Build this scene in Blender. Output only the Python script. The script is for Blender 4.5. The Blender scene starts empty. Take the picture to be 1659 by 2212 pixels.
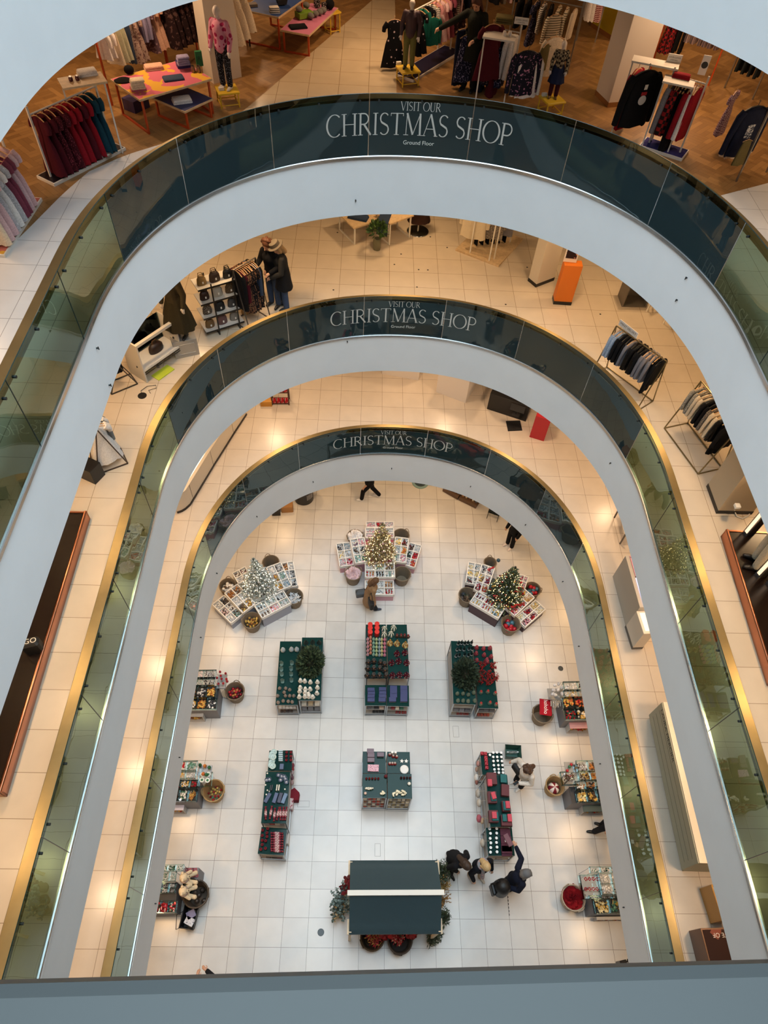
import bpy, bmesh, math, random
from mathutils import Vector, Matrix
PI = math.pi
RND = random.Random(11)
scene = bpy.context.scene
COL = scene.collection

# ---------------------------------------------------------------- camera
FPX, PITCH, YAW, ROLL = 1470.59, 0.938186, 0.0589755, 0.0768857
CAM = Vector((0.9403, -1.15784, 18.7833))
_f = Vector((math.sin(YAW)*math.cos(PITCH), math.cos(YAW)*math.cos(PITCH), -math.sin(PITCH)))
_rt = Vector((math.cos(YAW), -math.sin(YAW), 0)); _up = _rt.cross(_f)
_c, _s = math.cos(ROLL), math.sin(ROLL)
RT, UP = _c*_rt+_s*_up, -_s*_rt+_c*_up
cam_d = bpy.data.cameras.new('camera'); cam = bpy.data.objects.new('camera', cam_d); COL.objects.link(cam)
M = Matrix((RT, UP, -_f)).transposed().to_4x4(); M.translation = CAM
cam.matrix_world = M
cam_d.sensor_fit = 'HORIZONTAL'; cam_d.sensor_width = 36; cam_d.lens = 36*FPX/1659
cam_d.clip_start = 0.05; cam_d.clip_end = 200
scene.camera = cam

def at(px, py, z):
    """point on the horizontal plane z seen at photo pixel (px, py)"""
    d = RT*((px-829.5)/FPX) - UP*((py-1106)/FPX) + _f
    t = (z-CAM.z)/d.z
    return CAM + d*t

def height(base_px, top_px, z):
    """height of a vertical edge from its foot (on floor z) to its top pixel"""
    b = at(base_px[0], base_px[1], z); best = None
    for k in range(0, 400):
        h = k*0.01; p = b+Vector((0, 0, h))-CAM
        u = 829.5+FPX*p.dot(RT)/p.dot(_f); v = 1106-FPX*p.dot(UP)/p.dot(_f)
        e = (u-top_px[0])**2+(v-top_px[1])**2
        if best is None or e < best[0]: best = (e, h)
    return best[1]

# ---------------------------------------------------------------- materials
def lin(h):
    if isinstance(h, (tuple, list)): return tuple(h)
    h = h.lstrip('#'); o = []
    for i in (0, 2, 4):
        c = int(h[i:i+2], 16)/255
        o.append(c/12.92 if c <= 0.04045 else ((c+0.055)/1.055)**2.4)
    return tuple(o)
MATS = {}
def mat(col, rough=0.55, metal=0.0, emit=0.0, bump=0.0, bscale=80.0, vary=0.0, name=None, spec=None, sheen=0):
    key = (str(col), rough, metal, emit, bump, bscale, vary, spec, sheen)
    if key in MATS: return MATS[key]
    m = bpy.data.materials.new(name or 'surface'); m.use_nodes = True
    nt = m.node_tree; b = nt.nodes['Principled BSDF']; c = lin(col)
    b.inputs['Base Color'].default_value = (*c, 1); b.inputs['Roughness'].default_value = rough; b.inputs['Metallic'].default_value = metal
    if spec is not None: b.inputs['Specular IOR Level'].default_value = spec
    if sheen: b.inputs['Sheen Weight'].default_value = sheen
    if emit:
        b.inputs['Emission Color'].default_value = (*c, 1); b.inputs['Emission Strength'].default_value = emit
    if bump or vary:
        tc = nt.nodes.new('ShaderNodeTexCoord'); n = nt.nodes.new('ShaderNodeTexNoise'); n.inputs['Scale'].default_value = bscale
        n.inputs['Detail'].default_value = 3
        nt.links.new(tc.outputs['Object'], n.inputs['Vector'])
        if bump:
            bp = nt.nodes.new('ShaderNodeBump'); bp.inputs['Strength'].default_value = bump; bp.inputs['Distance'].default_value = 0.01
            nt.links.new(n.outputs['Fac'], bp.inputs['Height']); nt.links.new(bp.outputs['Normal'], b.inputs['Normal'])
        if vary:
            r = nt.nodes.new('ShaderNodeValToRGB')
            r.color_ramp.elements[0].position = 0.35; r.color_ramp.elements[1].position = 0.65
            r.color_ramp.elements[0].color = (*[x*(1-vary) for x in c], 1); r.color_ramp.elements[1].color = (*[min(1, x*(1+vary)) for x in c], 1)
            nt.links.new(n.outputs['Fac'], r.inputs['Fac']); nt.links.new(r.outputs['Color'], b.inputs['Base Color'])
    MATS[key] = m
    return m

def cloth(col, vary=0.12): return mat(col, 0.9, bump=0.25, bscale=60, vary=vary, sheen=0.0, spec=0.2)
def print_mat(base, spots, scale=30, thr=0.56, rough=0.9, kind='noise', stretch=(1, 1, 1)):
    """woven or printed cloth: a base colour with motifs of a second colour"""
    key = ('print', base, spots, scale, thr, rough, kind, stretch)
    if key in MATS: return MATS[key]
    m = bpy.data.materials.new('print'); m.use_nodes = True; nt = m.node_tree; b = nt.nodes['Principled BSDF']
    b.inputs['Roughness'].default_value = rough; b.inputs['Specular IOR Level'].default_value = 0.2
    tc = nt.nodes.new('ShaderNodeTexCoord'); mp = nt.nodes.new('ShaderNodeMapping'); mp.inputs['Scale'].default_value = stretch
    nt.links.new(tc.outputs['Object'], mp.inputs['Vector'])
    mx = nt.nodes.new('ShaderNodeMix'); mx.data_type = 'RGBA'
    mx.inputs['A'].default_value = (*lin(base), 1); mx.inputs['B'].default_value = (*lin(spots), 1)
    r = nt.nodes.new('ShaderNodeMath'); r.operation = 'GREATER_THAN'; r.inputs[1].default_value = thr
    if kind == 'noise':
        n = nt.nodes.new('ShaderNodeTexNoise'); n.inputs['Scale'].default_value = scale; out = n.outputs['Fac']
    elif kind == 'dots':
        n = nt.nodes.new('ShaderNodeTexVoronoi'); n.inputs['Scale'].default_value = scale; out = n.outputs['Distance']; r.operation = 'LESS_THAN'
    elif kind == 'stripe':
        n = nt.nodes.new('ShaderNodeTexWave'); n.inputs['Scale'].default_value = scale; out = n.outputs['Fac']; n.bands_direction = 'Z'
    elif kind == 'stripex':
        n = nt.nodes.new('ShaderNodeTexWave'); n.inputs['Scale'].default_value = scale; out = n.outputs['Fac']; n.bands_direction = 'X'
    elif kind == 'stripey':
        n = nt.nodes.new('ShaderNodeTexWave'); n.inputs['Scale'].default_value = scale; out = n.outputs['Fac']; n.bands_direction = 'Y'
    elif kind == 'check':
        n = nt.nodes.new('ShaderNodeTexChecker'); n.inputs['Scale'].default_value = scale; out = n.outputs['Fac']
    nt.links.new(mp.outputs['Vector'], n.inputs['Vector']); nt.links.new(out, r.inputs[0])
    nt.links.new(r.outputs[0], mx.inputs['Factor']); nt.links.new(mx.outputs['Result'], b.inputs['Base Color'])
    MATS[key] = m
    return m

# ---------------------------------------------------------------- mesh builder
class MB:
    def __init__(s): s.v = []; s.f = []; s.mi = []; s.mats = []; s.m = None; s.X = Matrix.Identity(4)
    def use(s, m):
        if m not in s.mats: s.mats.append(m)
        s.m = s.mats.index(m); return s
    def add(s, vs, fs):
        o = len(s.v)
        for p in vs: s.v.append(tuple(s.X @ Vector(p)))
        for f in fs: s.f.append(tuple(i+o for i in f)); s.mi.append(s.m or 0)
        return s
    def box(s, x0, x1, y0, y1, z0, z1):
        return s.add([(x0,y0,z0),(x1,y0,z0),(x1,y1,z0),(x0,y1,z0),(x0,y0,z1),(x1,y0,z1),(x1,y1,z1),(x0,y1,z1)],
                     [(0,3,2,1),(4,5,6,7),(0,1,5,4),(1,2,6,5),(2,3,7,6),(3,0,4,7)])
    def bbox(s, x0, x1, y0, y1, z0, z1, b=0.01):
        """box with bevelled upright edges and top"""
        v = []
        for z, i in ((z0, 0), (z1-b, 0), (z1, b)):
            for (x, y) in ((x0+i+b,y0+i),(x1-i-b,y0+i),(x1-i,y0+i+b),(x1-i,y1-i-b),(x1-i-b,y1-i),(x0+i+b,y1-i),(x0+i,y1-i-b),(x0+i,y0+i+b)): v.append((x,y,z))
        f = [tuple(range(7,-1,-1)), tuple(range(16,24))]
        for k in (0, 1):
            for i in range(8): f.append((k*8+i, k*8+(i+1)%8, k*8+8+(i+1)%8, k*8+8+i))
        return s.add(v, f)
    def prism(s, poly, z0, z1):
        n = len(poly)
        return s.add([(x,y,z0) for x,y in poly]+[(x,y,z1) for x,y in poly],
                     [tuple(range(n-1,-1,-1)), tuple(range(n,2*n))]+[(i,(i+1)%n,n+(i+1)%n,n+i) for i in range(n)])
    def bar(s, p, q, w, h=None, up=(0,0,1)):
        """square bar from p to q"""
        p, q = Vector(p), Vector(q); h = h or w; d = (q-p).normalized(); u = Vector(up)
        if abs(d.dot(u)) > 0.95: u = Vector((1, 0, 0))
        a = d.cross(u).normalized()*(w/2); b = a.cross(d).normalized()*(h/2)
        vs = [p-a-b,p+a-b,p+a+b,p-a+b,q-a-b,q+a-b,q+a+b,q-a+b]
        return s.add(vs, [(0,1,2,3),(7,6,5,4),(0,4,5,1),(1,5,6,2),(2,6,7,3),(3,7,4,0)])
    def cyl(s, p, q, r0, r1=None, n=12, cap=True):
        p, q = Vector(p), Vector(q); r1 = r0 if r1 is None else r1; d = (q-p).normalized()
        u = Vector((1,0,0)) if abs(d.x) < 0.9 else Vector((0,1,0)); a = d.cross(u).normalized(); b = d.cross(a)
        vs = []
        for c, r in ((p, r0), (q, r1)):
            for i in range(n): t = 2*PI*i/n; vs.append(c+a*(r*math.cos(t))+b*(r*math.sin(t)))
        fs = [(i,(i+1)%n,n+(i+1)%n,n+i) for i in range(n)]
        if cap: fs += [tuple(range(n-1,-1,-1)), tuple(range(n,2*n))]
        return s.add(vs, fs)
    def tube(s, pts, r, n=6, close=False):
        pts = [Vector(p) for p in pts]; k = len(pts); vs = []; prev = None
        rs = r if isinstance(r, (list, tuple)) else [r]*k
        for i in range(k):
            if close: d = pts[(i+1)%k]-pts[i-1]
            else: d = pts[min(i+1,k-1)]-pts[max(i-1,0)]
            d = d.normalized() if d.length > 1e-9 else Vector((0,0,1))
            if prev is None:
                u = Vector((0,0,1)) if abs(d.z) < 0.9 else Vector((1,0,0)); a = d.cross(u).normalized()
            else:
                a = (prev-d*prev.dot(d)); a = a.normalized() if a.length > 1e-6 else d.orthogonal().normalized()
            prev = a; b = d.cross(a)
            for j in range(n): t = 2*PI*j/n; vs.append(pts[i]+a*(rs[i]*math.cos(t))+b*(rs[i]*math.sin(t)))
        fs = []
        for i in range(k if close else k-1):
            i2 = (i+1)%k
            for j in range(n): fs.append((i*n+j,i*n+(j+1)%n,i2*n+(j+1)%n,i2*n+j))
        if not close: fs += [tuple(range(n-1,-1,-1)), tuple(range((k-1)*n,k*n))]
        return s.add(vs, fs)
    def lathe(s, prof, c=(0,0,0), n=20, sx=1, sy=1, fn=None):
        """surface of revolution: prof = [(radius, z)]; fn(angle, level) scales the radius"""
        vs = []; k = len(prof)
        for i, (r, z) in enumerate(prof):
            for j in range(n):
                t = 2*PI*j/n; q = r*(fn(t, i/(k-1)) if fn else 1)
                vs.append((c[0]+q*math.cos(t)*sx, c[1]+q*math.sin(t)*sy, c[2]+z))
        fs = [(i*n+j,i*n+(j+1)%n,(i+1)*n+(j+1)%n,(i+1)*n+j) for i in range(k-1) for j in range(n)]
        if prof[0][0] > 1e-6: fs.append(tuple(range(n-1,-1,-1)))
        if prof[-1][0] > 1e-6: fs.append(tuple(range((k-1)*n,k*n)))
        return s.add(vs, fs)
    def ball(s, c, r, n=8, m=6, sx=1, sy=1, sz=1):
        return s.lathe([(max(1e-7,r*math.sin(PI*i/m)), -r*math.cos(PI*i/m)*sz) for i in range(m+1)], c, n, sx, sy)
    def disc(s, c, r, n=16): return s.add([(c[0]+r*math.cos(2*PI*i/n), c[1]+r*math.sin(2*PI*i/n), c[2]) for i in range(n)], [tuple(range(n))])
    def quad(s, a, b, c, d): return s.add([a,b,c,d], [(0,1,2,3)])
    def mesh(s, name='mesh', smooth=None):
        me = bpy.data.meshes.new(name); me.from_pydata(s.v, [], s.f)
        for m in s.mats: me.materials.append(m)
        if len(s.mats) > 1: me.polygons.foreach_set('material_index', s.mi)
        if smooth is not None:
            me.polygons.foreach_set('use_smooth', [True]*len(me.polygons))
            try: me.set_sharp_from_angle(angle=math.radians(smooth))
            except Exception: pass
        me.update()
        return me
    def build(s, name, parent=None, smooth=None, label=None, kind=None):
        o = bpy.data.objects.new(name, s.mesh(name, smooth)); COL.objects.link(o)
        if parent is not None: o.parent = parent
        if label: o['label'] = label
        if kind: o['kind'] = kind
        return o

def mb(m): return MB().use(m)
def tag(o, label, cat, group=None, kind=None):
    o['label'] = label; o['category'] = cat
    if group: o['group'] = group
    if kind: o['kind'] = kind
    return o
def put(o, loc, rz=0.0): o.location = loc; o.rotation_euler = (0, 0, rz); return o
def thing(name, label, cat, loc=(0,0,0), rz=0.0, group=None):
    o = bpy.data.objects.new(name, None); o.empty_display_size = 0.1; COL.objects.link(o)
    tag(o, label, cat, group); return put(o, loc, rz)
def solo(name, m, label, cat, loc=(0,0,0), rz=0.0, group=None, smooth=None, kind=None):
    o = m.build(name, smooth=smooth) if isinstance(m, MB) else bpy.data.objects.new(name, m)
    if not isinstance(m, MB): COL.objects.link(o)
    tag(o, label, cat, group, kind); return put(o, loc, rz)
KIDS = {}
def clone(root, label, loc, rz=0.0, scale=None):
    """a copy of a thing with copies of its parts and sub-parts"""
    def cp(o, par):
        c = o.copy(); COL.objects.link(c)
        if par is not None: c.parent = par
        for ch in list(o.children): cp(ch, c)
        return c
    r = cp(root, None); r['label'] = label; put(r, loc, rz)
    if scale: r.scale = (scale,)*3
    return r
def struct(name, m, smooth=None):
    o = m.build(name, smooth=smooth); o['kind'] = 'structure'; return o
ORD = ['first','second','third','fourth','fifth','sixth','seventh','eighth','ninth','tenth','eleventh','twelfth','thirteenth','fourteenth','fifteenth','sixteenth','seventeenth','eighteenth','nineteenth','twentieth']
def ordn(i, n, a='left'):
    if n == 1: return 'the only one'
    if i == n-1 and n > 2: return {'left':'rightmost','back':'front','far end':'nearest','top':'bottom'}.get(a, 'last')
    if i == 0: return {'left':'leftmost','back':'rearmost','far end':'farthest','top':'topmost'}.get(a, 'first')
    return ORD[i]+' from '+a
# ---------------------------------------------------------------- the building
FZ = [0.0, 4.75, 8.78, 12.75, 16.75]          # floor levels
BZ = [None, 3.58, 7.74, 11.68, 15.34]         # underside edge of each white fascia
CX, AX, Y0, BY, NP = 1.77, 4.49, 6.3, 4.78, 2.15
def outline(yend, N=120):
    P = [(CX-AX, yend)]
    k = int((Y0-yend)/0.5)
    for i in range(1, k): P.append((CX-AX, yend+(Y0-yend)*i/k))
    for i in range(N+1):
        t = PI*(1-i/N); c, s = math.cos(t), math.sin(t)
        P.append((CX+AX*math.copysign(abs(c)**(2/NP), c), Y0+BY*abs(s)**(2/NP)))
    for i in range(k-1, 0, -1): P.append((CX+AX, yend+(Y0-yend)*i/k))
    P.append((CX+AX, yend))
    return P
def resample(P, step):
    D = [0]
    for a, b in zip(P, P[1:]): D.append(D[-1]+math.dist(a, b))
    return D
class Path:
    """the opening's edge by signed arc length s (0 at the far apex, right positive)"""
    def __init__(s, yend):
        s.P = outline(yend, 400); s.D = resample(s.P, 0)
        i = max(range(len(s.P)), key=lambda k: s.P[k][1]); o = s.D[i]; s.D = [d-o for d in s.D]
    def pt(s, u, off=0.0):
        import bisect
        u = min(max(u, s.D[0]), s.D[-1])
        i = min(max(bisect.bisect_right(s.D, u), 1), len(s.D)-1)
        a, b = s.P[i-1], s.P[i]; t = (u-s.D[i-1])/max(1e-9, s.D[i]-s.D[i-1])
        x, y = a[0]+(b[0]-a[0])*t, a[1]+(b[1]-a[1])*t
        j0, j1 = max(i-2, 0), min(i+1, len(s.P)-1)
        dx, dy = s.P[j1][0]-s.P[j0][0], s.P[j1][1]-s.P[j0][1]; L = math.hypot(dx, dy)
        return (x-dy/L*off, y+dx/L*off)          # positive off = away from the opening
    def run(s, u0, u1, off=0.0, step=0.09):
        n = max(1, int(math.ceil((u1-u0)/step)))
        return [s.pt(u0+(u1-u0)*i/n, off) for i in range(n+1)]
PATH = Path(-5.0); PATH4 = Path(-1.13)
SMIN, SMAX = PATH.D[0], PATH.D[-1]

def tile_mat(name, c1, c2, grout, tx, ty, rough, ox=0.0, oy=0.0, mort=0.0045, vary=0.5):
    m = bpy.data.materials.new(name); m.use_nodes = True; nt = m.node_tree; b = nt.nodes['Principled BSDF']
    tc = nt.nodes.new('ShaderNodeTexCoord'); mp = nt.nodes.new('ShaderNodeMapping'); mp.inputs['Location'].default_value = (-ox, -oy, 0)
    br = nt.nodes.new('ShaderNodeTexBrick'); br.offset = 0; br.squash = 1
    br.inputs['Color1'].default_value = (*lin(c1), 1); br.inputs['Color2'].default_value = (*lin(c2), 1); br.inputs['Mortar'].default_value = (*lin(grout), 1)
    br.inputs['Scale'].default_value = 1; br.inputs['Mortar Size'].default_value = mort; br.inputs['Mortar Smooth'].default_value = 0.2
    br.inputs['Brick Width'].default_value = tx; br.inputs['Row Height'].default_value = ty; br.inputs['Bias'].default_value = -0.3
    n = nt.nodes.new('ShaderNodeTexNoise'); n.inputs['Scale'].default_value = 3.0; n.inputs['Detail'].default_value = 6
    mx = nt.nodes.new('ShaderNodeMix'); mx.data_type = 'RGBA'; mx.blend_type = 'MULTIPLY'; mx.inputs['Factor'].default_value = vary
    rp = nt.nodes.new('ShaderNodeValToRGB'); rp.color_ramp.elements[0].position = 0.3; rp.color_ramp.elements[0].color = (0.86, 0.86, 0.86, 1); rp.color_ramp.elements[1].position = 0.7
    L = nt.links.new
    L(tc.outputs['Object'], mp.inputs['Vector']); L(mp.outputs['Vector'], br.inputs['Vector']); L(tc.outputs['Object'], n.inputs['Vector'])
    L(n.outputs['Fac'], rp.inputs['Fac']); L(br.outputs['Color'], mx.inputs['A']); L(rp.outputs['Color'], mx.inputs['B']); L(mx.outputs['Result'], b.inputs['Base Color'])
    b.inputs['Roughness'].default_value = rough
    return m
def parquet_mat():
    """oak blocks laid in herringbone-like squares"""
    m = bpy.data.materials.new('oak_parquet'); m.use_nodes = True; nt = m.node_tree; b = nt.nodes['Principled BSDF']; L = nt.links.new
    tc = nt.nodes.new('ShaderNodeTexCoord'); outs = []
    for rot in (PI/4, -PI/4):
        mp = nt.nodes.new('ShaderNodeMapping'); mp.inputs['Rotation'].default_value = (0, 0, rot)
        br = nt.nodes.new('ShaderNodeTexBrick'); br.inputs['Scale'].default_value = 1; br.inputs['Brick Width'].default_value = 0.5; br.inputs['Row Height'].default_value = 0.1
        br.inputs['Mortar Size'].default_value = 0.0015
        br.inputs['Color1'].default_value = (*lin('#a17a4a'), 1); br.inputs['Color2'].default_value = (*lin('#836038'), 1); br.inputs['Mortar'].default_value = (*lin('#3d2612'), 1)
        L(tc.outputs['Object'], mp.inputs['Vector']); L(mp.outputs['Vector'], br.inputs['Vector']); outs.append((mp, br))
    ck = nt.nodes.new('ShaderNodeTexChecker'); ck.inputs['Scale'].default_value = 2.0
    L(outs[0][0].outputs['Vector'], ck.inputs['Vector'])
    mx = nt.nodes.new('ShaderNodeMix'); mx.data_type = 'RGBA'
    L(ck.outputs['Fac'], mx.inputs['Factor']); L(outs[0][1].outputs['Color'], mx.inputs['A']); L(outs[1][1].outputs['Color'], mx.inputs['B'])
    L(mx.outputs['Result'], b.inputs['Base Color']); b.inputs['Roughness'].default_value = 0.35
    return m
M_WHITE = mat('#d9dcdd', 0.6, vary=0.015, bscale=2.0, name='white_plaster')
M_CEIL = mat('#e8e6e0', 0.8, name='ceiling_white')
M_CHROME = mat('#c9ced2', 0.22, 1.0, name='chrome')
M_STEEL = mat('#303434', 0.5, 0.6, name='brushed_steel')
M_BRASS = mat('#93815a', 0.42, 1.0, vary=0.08, bscale=3, name='aged_brass')
M_BLACK = mat('#0d0d0f', 0.4)
GROUND = tile_mat('cream_stone_tiles', '#dcd9d4', '#cac7c3', '#7d766c', 0.6, 0.6, 0.26)
TILE1 = tile_mat('cream_tiles', '#d6c8b6', '#d0c1ae', '#94846f', 0.6, 0.6, 0.24, 0.28, 0.265)
TILE2 = tile_mat('beige_tiles', '#d3c3ac', '#cdbca4', '#8f7c62', 0.6, 0.6, 0.22, 0.285, 0.292)
MARBLE = tile_mat('white_marble_tiles', '#d8d8d6', '#d0d1d0', '#8a8a88', 0.6, 0.6, 0.3, 0.39, 0.27)
AISLE = tile_mat('beige_aisle_tiles', '#cdb999', '#c7b290', '#8a7350', 0.6, 0.6, 0.22, 0.26, 0.1)
PARQ = parquet_mat()
XW, XE, YS, YN = -14.0, 18.0, -8.0, 24.0
def ring(name, edge, z, m, up=True):
    """a flat sheet from the opening's edge out to the walls"""
    bm = bmesh.new()
    inner = [bm.verts.new((x, y, z)) for x, y in edge]
    outer = [bm.verts.new((x, y, z)) for x, y in ((XW,YS),(XE,YS),(XE,YN),(XW,YN))]
    for lp in (inner, outer):
        for a, b in zip(lp, lp[1:]+lp[:1]): bm.edges.new((a, b))
    bmesh.ops.triangle_fill(bm, use_beauty=True, edges=bm.edges[:])
    for f in bm.faces:
        if (f.normal.z > 0) != up: f.normal_flip()
    me = bpy.data.meshes.new(name); bm.to_mesh(me); bm.free(); me.materials.append(m)
    o = bpy.data.objects.new(name, me); COL.objects.link(o); o['kind'] = 'structure'; return o
def flat(name, poly, z, m):
    o = mb(m).add([(x, y, z) for x, y in poly], [tuple(range(len(poly)))]).build(name); o['kind'] = 'structure'; return o

flat('floor', [(XW,YS),(XE,YS),(XE,YN),(XW,YN)], 0.0, GROUND)
for k in (1, 2, 3, 4):
    yend = -5.0 if k < 4 else -1.13
    edge = outline(yend)
    ring('floor_%d' % k, edge, FZ[k], (None, TILE1, TILE2, PARQ, TILE2)[k])
    # the white band facing the opening, with a rounded nose under it, and the plaster ceiling behind
    zt, zb = FZ[k]+0.02, BZ[k]
    closed = edge+[edge[0]]
    pth = PATH if k < 4 else PATH4
    off = lambda o: [pth.pt(d, o) for d in pth.D[::3]+[pth.D[-1]]]
    rows = [(off(0.03), FZ[k]+0.004), (off(0.0), zt-0.03), (off(0.0), zb), (off(0.05), zb-0.015), (off(0.12), zb)]
    m = mb(M_WHITE)
    n = len(rows[0][0])
    vs = [(x, y, z) for r, z in rows for x, y in r]
    fs = []
    for r in range(len(rows)-1):
        for i in range(n-1): fs.append((r*n+i, r*n+i+1, (r+1)*n+i+1, (r+1)*n+i))
        fs.append((r*n+n-1, r*n, (r+1)*n, (r+1)*n+n-1))
    m.add(vs, fs); struct('trim_%d' % k, m, smooth=30)
    ring('ceiling_%d' % k, [p for p in off(0.12)], zb, M_CEIL, up=False)
# walls of the hall
M_WALL = mat('#cfc3b2', 0.8)
struct('wall_left', mb(M_WALL).box(XW-0.2, XW, YS, YN, 0, 21.5))
struct('wall_right', mb(M_WALL).box(XE, XE+0.2, YS, YN, 0, 21.5))
struct('wall_back', mb(M_WALL).box(XW, XE, YN, YN+0.2, 0, 21.5))
struct('wall_front', mb(M_WALL).box(XW, XE, YS-0.2, YS, 0, 21.5))
# roof ring over the top floor, open to the skylight
rf = ring('ceiling_5', outline(-5.0), 21.2, M_CEIL, up=False)
# third floor: marble border and beige walkway let into the parquet
e = 0.004
bl = [(-9.5,-8),(-9.2,2.0),(-4.55,6.3),(-4.39,7.62),(-4.2,8.4),(-3.97,9.4),(-3.75,10.1),(-3.29,10.69),(-2.72,11.2)]
ins = [PATH.pt(u, 0.035) for u in [-3.6-0.3*i for i in range(int((-3.6-SMIN)/0.3)+1)]]
# the left border hugs the balustrade from the curve down the straight side
def strip(name, A, B, z, m):
    n = min(len(A), len(B)); o = mb(m).add([(x,y,z) for x,y in A]+[(x,y,z) for x,y in B], [(i+1,i,n+i,n+i+1) for i in range(n-1)]).build(name)
    for p in o.data.polygons:
        pass
    o['kind'] = 'structure'; return o
def lerp_poly(P, n):
    D = resample(P, 0); out = []
    for i in range(n):
        u = D[-1]*i/(n-1); j = max(k for k in range(len(D)) if D[k] <= u+1e-9); j = min(j, len(P)-2)
        t = (u-D[j])/(D[j+1]-D[j]); out.append((P[j][0]+(P[j+1][0]-P[j][0])*t, P[j][1]+(P[j+1][1]-P[j][1])*t))
    return out
inner = PATH.run(SMIN, -3.3, 0.035, 0.2)
bl2 = [(-13.9,-5.0),(-13.9,1.0),(-6.5,4.0),(-4.6,6.3),(-4.39,7.62),(-4.2,8.4),(-3.97,9.4),(-3.75,10.1),(-3.29,10.69),(-2.5,11.35)]
strip('floor_3_border', inner, lerp_poly(bl2, len(inner)), FZ[3]+e, MARBLE)
innr = PATH.run(4.1, SMAX, 0.035, 0.2)
br2 = [(6.3,9.9),(7.0,10.26),(8.06,10.79),(12.0,12.75),(17.9,15.7),(17.9,-5.0)]
strip('floor_3_border.001', innr, lerp_poly(br2, len(innr)), FZ[3]+e, MARBLE)
ap = PATH.run(-2.2, 0.6, 0.035, 0.2)
flat('floor_3_aisle', [(1.42,11.16)]+[(1.42,23.9),(3.0,23.9)][:1]+[(2.98,23.9)]+[(-1.26+(23.9-13.13)*0.4,23.9),(-1.26,13.13),(-2.0,11.3)]+ap[4:], FZ[3]+e, AISLE) if 0 else \
flat('floor_3_aisle', [(p[0],p[1]) for p in ap]+[(1.42,11.16),(1.42,19.6),(1.3,19.8),(-1.26,13.13),(-2.0,11.3)], FZ[3]+e, AISLE)

# ---------------------------------------------------------------- balustrades
def glass_mat(name, tint, rough=0.0, ior=1.5, refl=1.0):
    m = bpy.data.materials.new(name); m.use_nodes = True; nt = m.node_tree; nt.nodes.remove(nt.nodes['Principled BSDF'])
    t = nt.nodes.new('ShaderNodeBsdfTransparent'); t.inputs['Color'].default_value = (*tint, 1)
    g = nt.nodes.new('ShaderNodeBsdfGlossy'); g.inputs['Roughness'].default_value = rough; g.inputs['Color'].default_value = (refl*0.85, refl*1.0, refl*0.97, 1)
    fr = nt.nodes.new('ShaderNodeFresnel'); fr.inputs['IOR'].default_value = ior
    n = nt.nodes.new('ShaderNodeTexNoise'); n.inputs['Scale'].default_value = 1.1; bp = nt.nodes.new('ShaderNodeBump'); bp.inputs['Strength'].default_value = 0.05; bp.inputs['Distance'].default_value = 0.06
    tc = nt.nodes.new('ShaderNodeTexCoord')
    mx = nt.nodes.new('ShaderNodeMixShader'); L = nt.links.new
    L(tc.outputs['Object'], n.inputs['Vector']); L(n.outputs['Fac'], bp.inputs['Height']); L(bp.outputs['Normal'], g.inputs['Normal'])
    L(fr.outputs['Fac'], mx.inputs['Fac']); L(t.outputs['BSDF'], mx.inputs[1]); L(g.outputs['BSDF'], mx.inputs[2]); L(mx.outputs['Shader'], nt.nodes['Material Output'].inputs['Surface'])
    return m
GLASS = glass_mat('tinted_glass', (0.19, 0.30, 0.22), ior=1.65)
GLASS_TOP = glass_mat('dark_tinted_glass', (0.07, 0.09, 0.09), ior=1.6)
GLASS_DARK = glass_mat('dark_film_glass', (0.02, 0.032, 0.036), ior=1.6)
def _film(m, col):
    nt = m.node_tree; mx = [n for n in nt.nodes if n.type == 'MIX_SHADER'][0]; t = [n for n in nt.nodes if n.type == 'BSDF_TRANSPARENT'][0]
    d = nt.nodes.new('ShaderNodeBsdfDiffuse'); d.inputs['Color'].default_value = (*col, 1); a = nt.nodes.new('ShaderNodeMixShader'); a.inputs['Fac'].default_value = 0.85
    nt.links.new(t.outputs['BSDF'], a.inputs[1]); nt.links.new(d.outputs['BSDF'], a.inputs[2]); nt.links.new(a.outputs['Shader'], mx.inputs[1])
_film(GLASS_DARK, (0.019, 0.034, 0.039))
M_EDGE = mat('#16302f', 0.2)
M_SILVER = mat('#d3d7d3', 0.35, 0.55, name='mirror_silver')

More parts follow.
